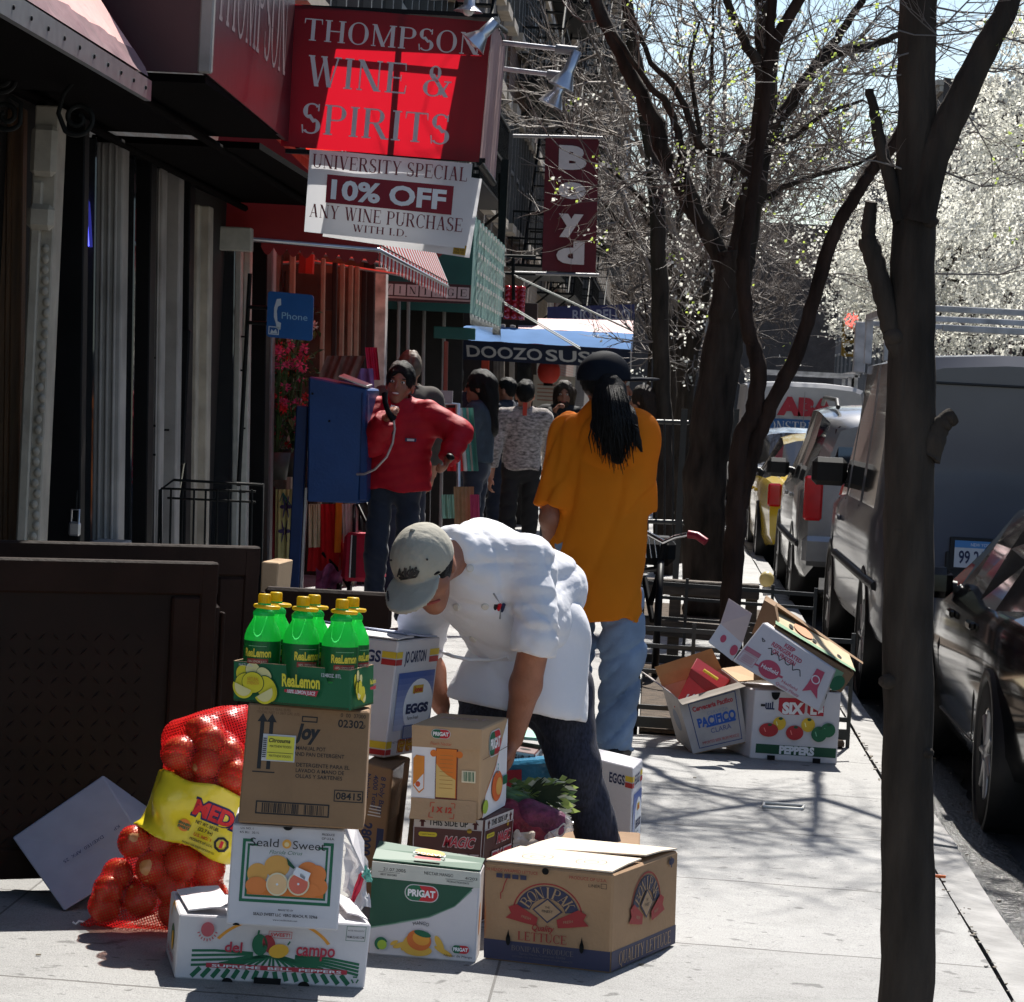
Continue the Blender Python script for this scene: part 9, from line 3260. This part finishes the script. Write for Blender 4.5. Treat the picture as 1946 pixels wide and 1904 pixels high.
def T3(px, py, dd=0):
 return W(px, py, d3 + dd)
b = MB()
branch(b, [Vector((T3(1338, 1175).x, d3, -.05)), T3(1338, 1130), T3(1337, 1000), T3(1346, 850), T3(1368, 700), T3(1384, 600), T3(1394, 520), T3(1400, 470)], .165, .135, BARK, 18, .006, 6)
b.build('trunk', t3)
main = []
LIMBS = (([(1400, 520), (1418, 420), (1440, 310), (1452, 220), (1458, 120), (1452, 30), (1450, -80)], .125, .075), ([(1388, 530), (1350, 450), (1312, 390), (1278, 330), (1262, 290), (1245, 235), (1208, 160), (1172, 90), (1140, 20), (1118, -60)], .085, .055),
   ([(1392, 500), (1345, 440), (1320, 380), (1300, 320), (1285, 250), (1270, 200), (1240, 170), (1205, 120), (1165, 60)], .055, .02), ([(1440, 310), (1480, 230), (1520, 170), (1560, 110), (1600, 60), (1640, 0)], .065, .03),
   ([(1470, 250), (1530, 150), (1590, 100), (1650, 88), (1700, 70), (1760, 40)], .06, .02), ([(1440, 350), (1380, 300), (1330, 275), (1290, 180), (1240, 120), (1215, 60), (1190, 0)], .04, .015), ([(1455, 150), (1420, 90), (1395, 40), (1370, -40)], .05, .03),
   ([(1450, 380), (1500, 350), (1560, 330), (1620, 315), (1670, 290)], .03, .012), ([(1455, 250), (1500, 265), (1560, 220), (1640, 190)], .03, .012), ([(1300, 330), (1330, 250), (1310, 140), (1330, 40)], .03, .01))
for pts, r0, r1 in LIMBS:
 b = MB()
 dd = tr.uniform(-.3, .4)
 P_ = branch(b, [T3(px, py, dd * i / len(pts)) for i, (px, py) in enumerate(pts)], r0 * .86, r1 * .86, BARK, 9, .008, 4)
 main += P_[3:]
 b.build('limb', t3)
b, f_, g_ = MB(), MB(), MB()
tips = []
for k in range(85):
 p = tr.choice(main)
 if PX(p)[0] < 1270 and tr.random() < .8:
  continue
 sprig(b, p, Vector((tr.gauss(0, 1), tr.gauss(0, 1), tr.gauss(-.05, .6))), tr.uniform(.4, 1.05), .010, 2, TWIG, tips, .65)
b.build('crown', t3)
for p in tips:
 if tr.random() < .05:
  petals(f_, p, 16, .018, PETAL, .05)
  petals(g_, p, 8, .014, BUD, .05)
f_.build('blossom', t3)
g_.build('leaves', t3)
for lab, pts, r0, r1, d in (('straight grey trunk behind the shoulder of the person in orange', [(1262, 1080), (1260, 900), (1258, 700), (1252, 500), (1248, 380), (1225, 200), (1200, 60), (1190, -60)], .095, .05, 26),
       ('thin leaning trunk between the grey trunk and the thick dark tree', [(1288, 1040), (1296, 900), (1316, 700), (1336, 600), (1348, 520), (1372, 420), (1420, 250)], .05, .03, 28)):
 t = thing('street_tree', lab, 'tree', G(pts[0][0], 1075))
 b = MB()
 q = [W(px, py, d) for px, py in pts]
 q[0].z = gz(q[0].x)
 P_ = branch(b, q, r0, r1, BARK, 10, .006, 4)
 b.build('trunk', t)
 b, tips = MB(), []
 for k in range(20):
  sprig(b, tr.choice(P_[8:]), Vector((tr.gauss(0, 1), tr.gauss(0, 1), tr.gauss(.1, .6))), tr.uniform(.3, .8), .012, 2, TWIG, tips, .65)
 b.build('crown', t)
 f_ = MB()
 for p in tips:
  if tr.random() < .08:
   petals(f_, p, 8, .018, PETAL, .04)
 f_.build('blossom', t)
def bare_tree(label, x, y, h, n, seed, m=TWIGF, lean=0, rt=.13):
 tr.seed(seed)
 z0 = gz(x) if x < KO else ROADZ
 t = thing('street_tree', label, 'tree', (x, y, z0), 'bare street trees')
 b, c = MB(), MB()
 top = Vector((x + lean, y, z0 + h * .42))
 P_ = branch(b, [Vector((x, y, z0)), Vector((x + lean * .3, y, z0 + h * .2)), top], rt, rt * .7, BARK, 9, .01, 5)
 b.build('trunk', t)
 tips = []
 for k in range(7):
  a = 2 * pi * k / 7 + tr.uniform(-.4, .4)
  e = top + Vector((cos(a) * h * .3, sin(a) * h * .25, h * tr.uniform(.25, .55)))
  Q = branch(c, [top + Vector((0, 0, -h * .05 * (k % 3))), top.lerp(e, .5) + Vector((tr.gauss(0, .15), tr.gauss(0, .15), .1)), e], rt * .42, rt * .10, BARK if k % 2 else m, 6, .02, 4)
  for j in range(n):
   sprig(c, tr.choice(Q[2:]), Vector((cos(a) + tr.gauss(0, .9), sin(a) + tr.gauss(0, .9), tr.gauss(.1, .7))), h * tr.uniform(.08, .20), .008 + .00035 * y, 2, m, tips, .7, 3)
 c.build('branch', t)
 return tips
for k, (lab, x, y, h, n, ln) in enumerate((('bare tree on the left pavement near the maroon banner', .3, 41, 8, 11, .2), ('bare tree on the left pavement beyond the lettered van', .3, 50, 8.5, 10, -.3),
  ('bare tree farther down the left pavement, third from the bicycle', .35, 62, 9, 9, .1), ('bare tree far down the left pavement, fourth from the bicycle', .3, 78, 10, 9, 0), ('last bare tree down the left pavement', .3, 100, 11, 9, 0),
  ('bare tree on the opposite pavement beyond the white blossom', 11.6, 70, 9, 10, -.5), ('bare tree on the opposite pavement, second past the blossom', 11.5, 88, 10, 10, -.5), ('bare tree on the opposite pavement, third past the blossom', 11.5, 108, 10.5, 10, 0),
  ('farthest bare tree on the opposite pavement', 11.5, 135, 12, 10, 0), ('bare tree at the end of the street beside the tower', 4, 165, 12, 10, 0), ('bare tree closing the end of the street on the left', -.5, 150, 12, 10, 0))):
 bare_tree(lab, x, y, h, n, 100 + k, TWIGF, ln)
def pear(label, x, y, zc, r3, n, seed, trunk=True):
 tr.seed(seed)
 t = thing('blossom_tree', label, 'tree', (x, y, ROADZ), 'white blossom trees')
 b = MB()
 branch(b, [Vector((x, y, -.1)), Vector((x + .1, y, 1.2)), Vector((x, y, zc - r3[2] * .4)), Vector((x + .1, y, zc + r3[2] * .5))], .12, .04, BARK, 9, .01, 5)
 b.build('trunk', t)
 c, f_, tips = MB(), MB(), []
 for k in range(26):
  a, e = tr.uniform(0, 2 * pi), tr.uniform(-.5, 1.2)
  end = Vector((x + r3[0] * .85 * cos(a) * cos(e), y + r3[1] * .85 * sin(a) * cos(e), zc + r3[2] * .8 * sin(e)))
  st_ = Vector((x, y, zc - r3[2] * tr.uniform(.0, .6)))
  Q = branch(c, [st_, st_.lerp(end, .5) + Vector((0, 0, .2)), end], .035, .008, BARK, 5, .03, 4)
  for j in range(4):
   sprig(c, tr.choice(Q[2:]), Vector((tr.gauss(0, 1), tr.gauss(0, 1), tr.gauss(.1, .7))), tr.uniform(.4, .9), .010, 1, TWIGF, tips, .7, 3)
  tips += Q[4:]
 c.build('branch', t)
 for k in range(n):
  if k % 3 == 0 and tips:
   p = tr.choice(tips)
  else:
   while True:
    q = Vector((tr.uniform(-1, 1), tr.uniform(-1, 1), tr.uniform(-1, 1)))
    if .25 < q.length < 1 and mnoise.noise(q * 3.1 + Vector((seed, 0, 0))) > -.12:
     break
   p = Vector((x + q.x * r3[0], y + q.y * r3[1], zc + q.z * r3[2]))
  petals(f_, p, 8, .036, PETAL, .062)
 f_.build('blossom', t)
pear('white blossoming pear tree filling the upper right corner', 6.9, 40, 5.0, (3.2, 2.6, 3.7), 8200, 5)
pear('smaller white blossoming tree left of the near trunk', 4.7, 52, 4.1, (2.2, 2.0, 2.1), 3400, 6)
pear('white blossoming tree farther back at the right edge', 9.5, 56, 6.4, (3.2, 3, 3.8), 5000, 9)
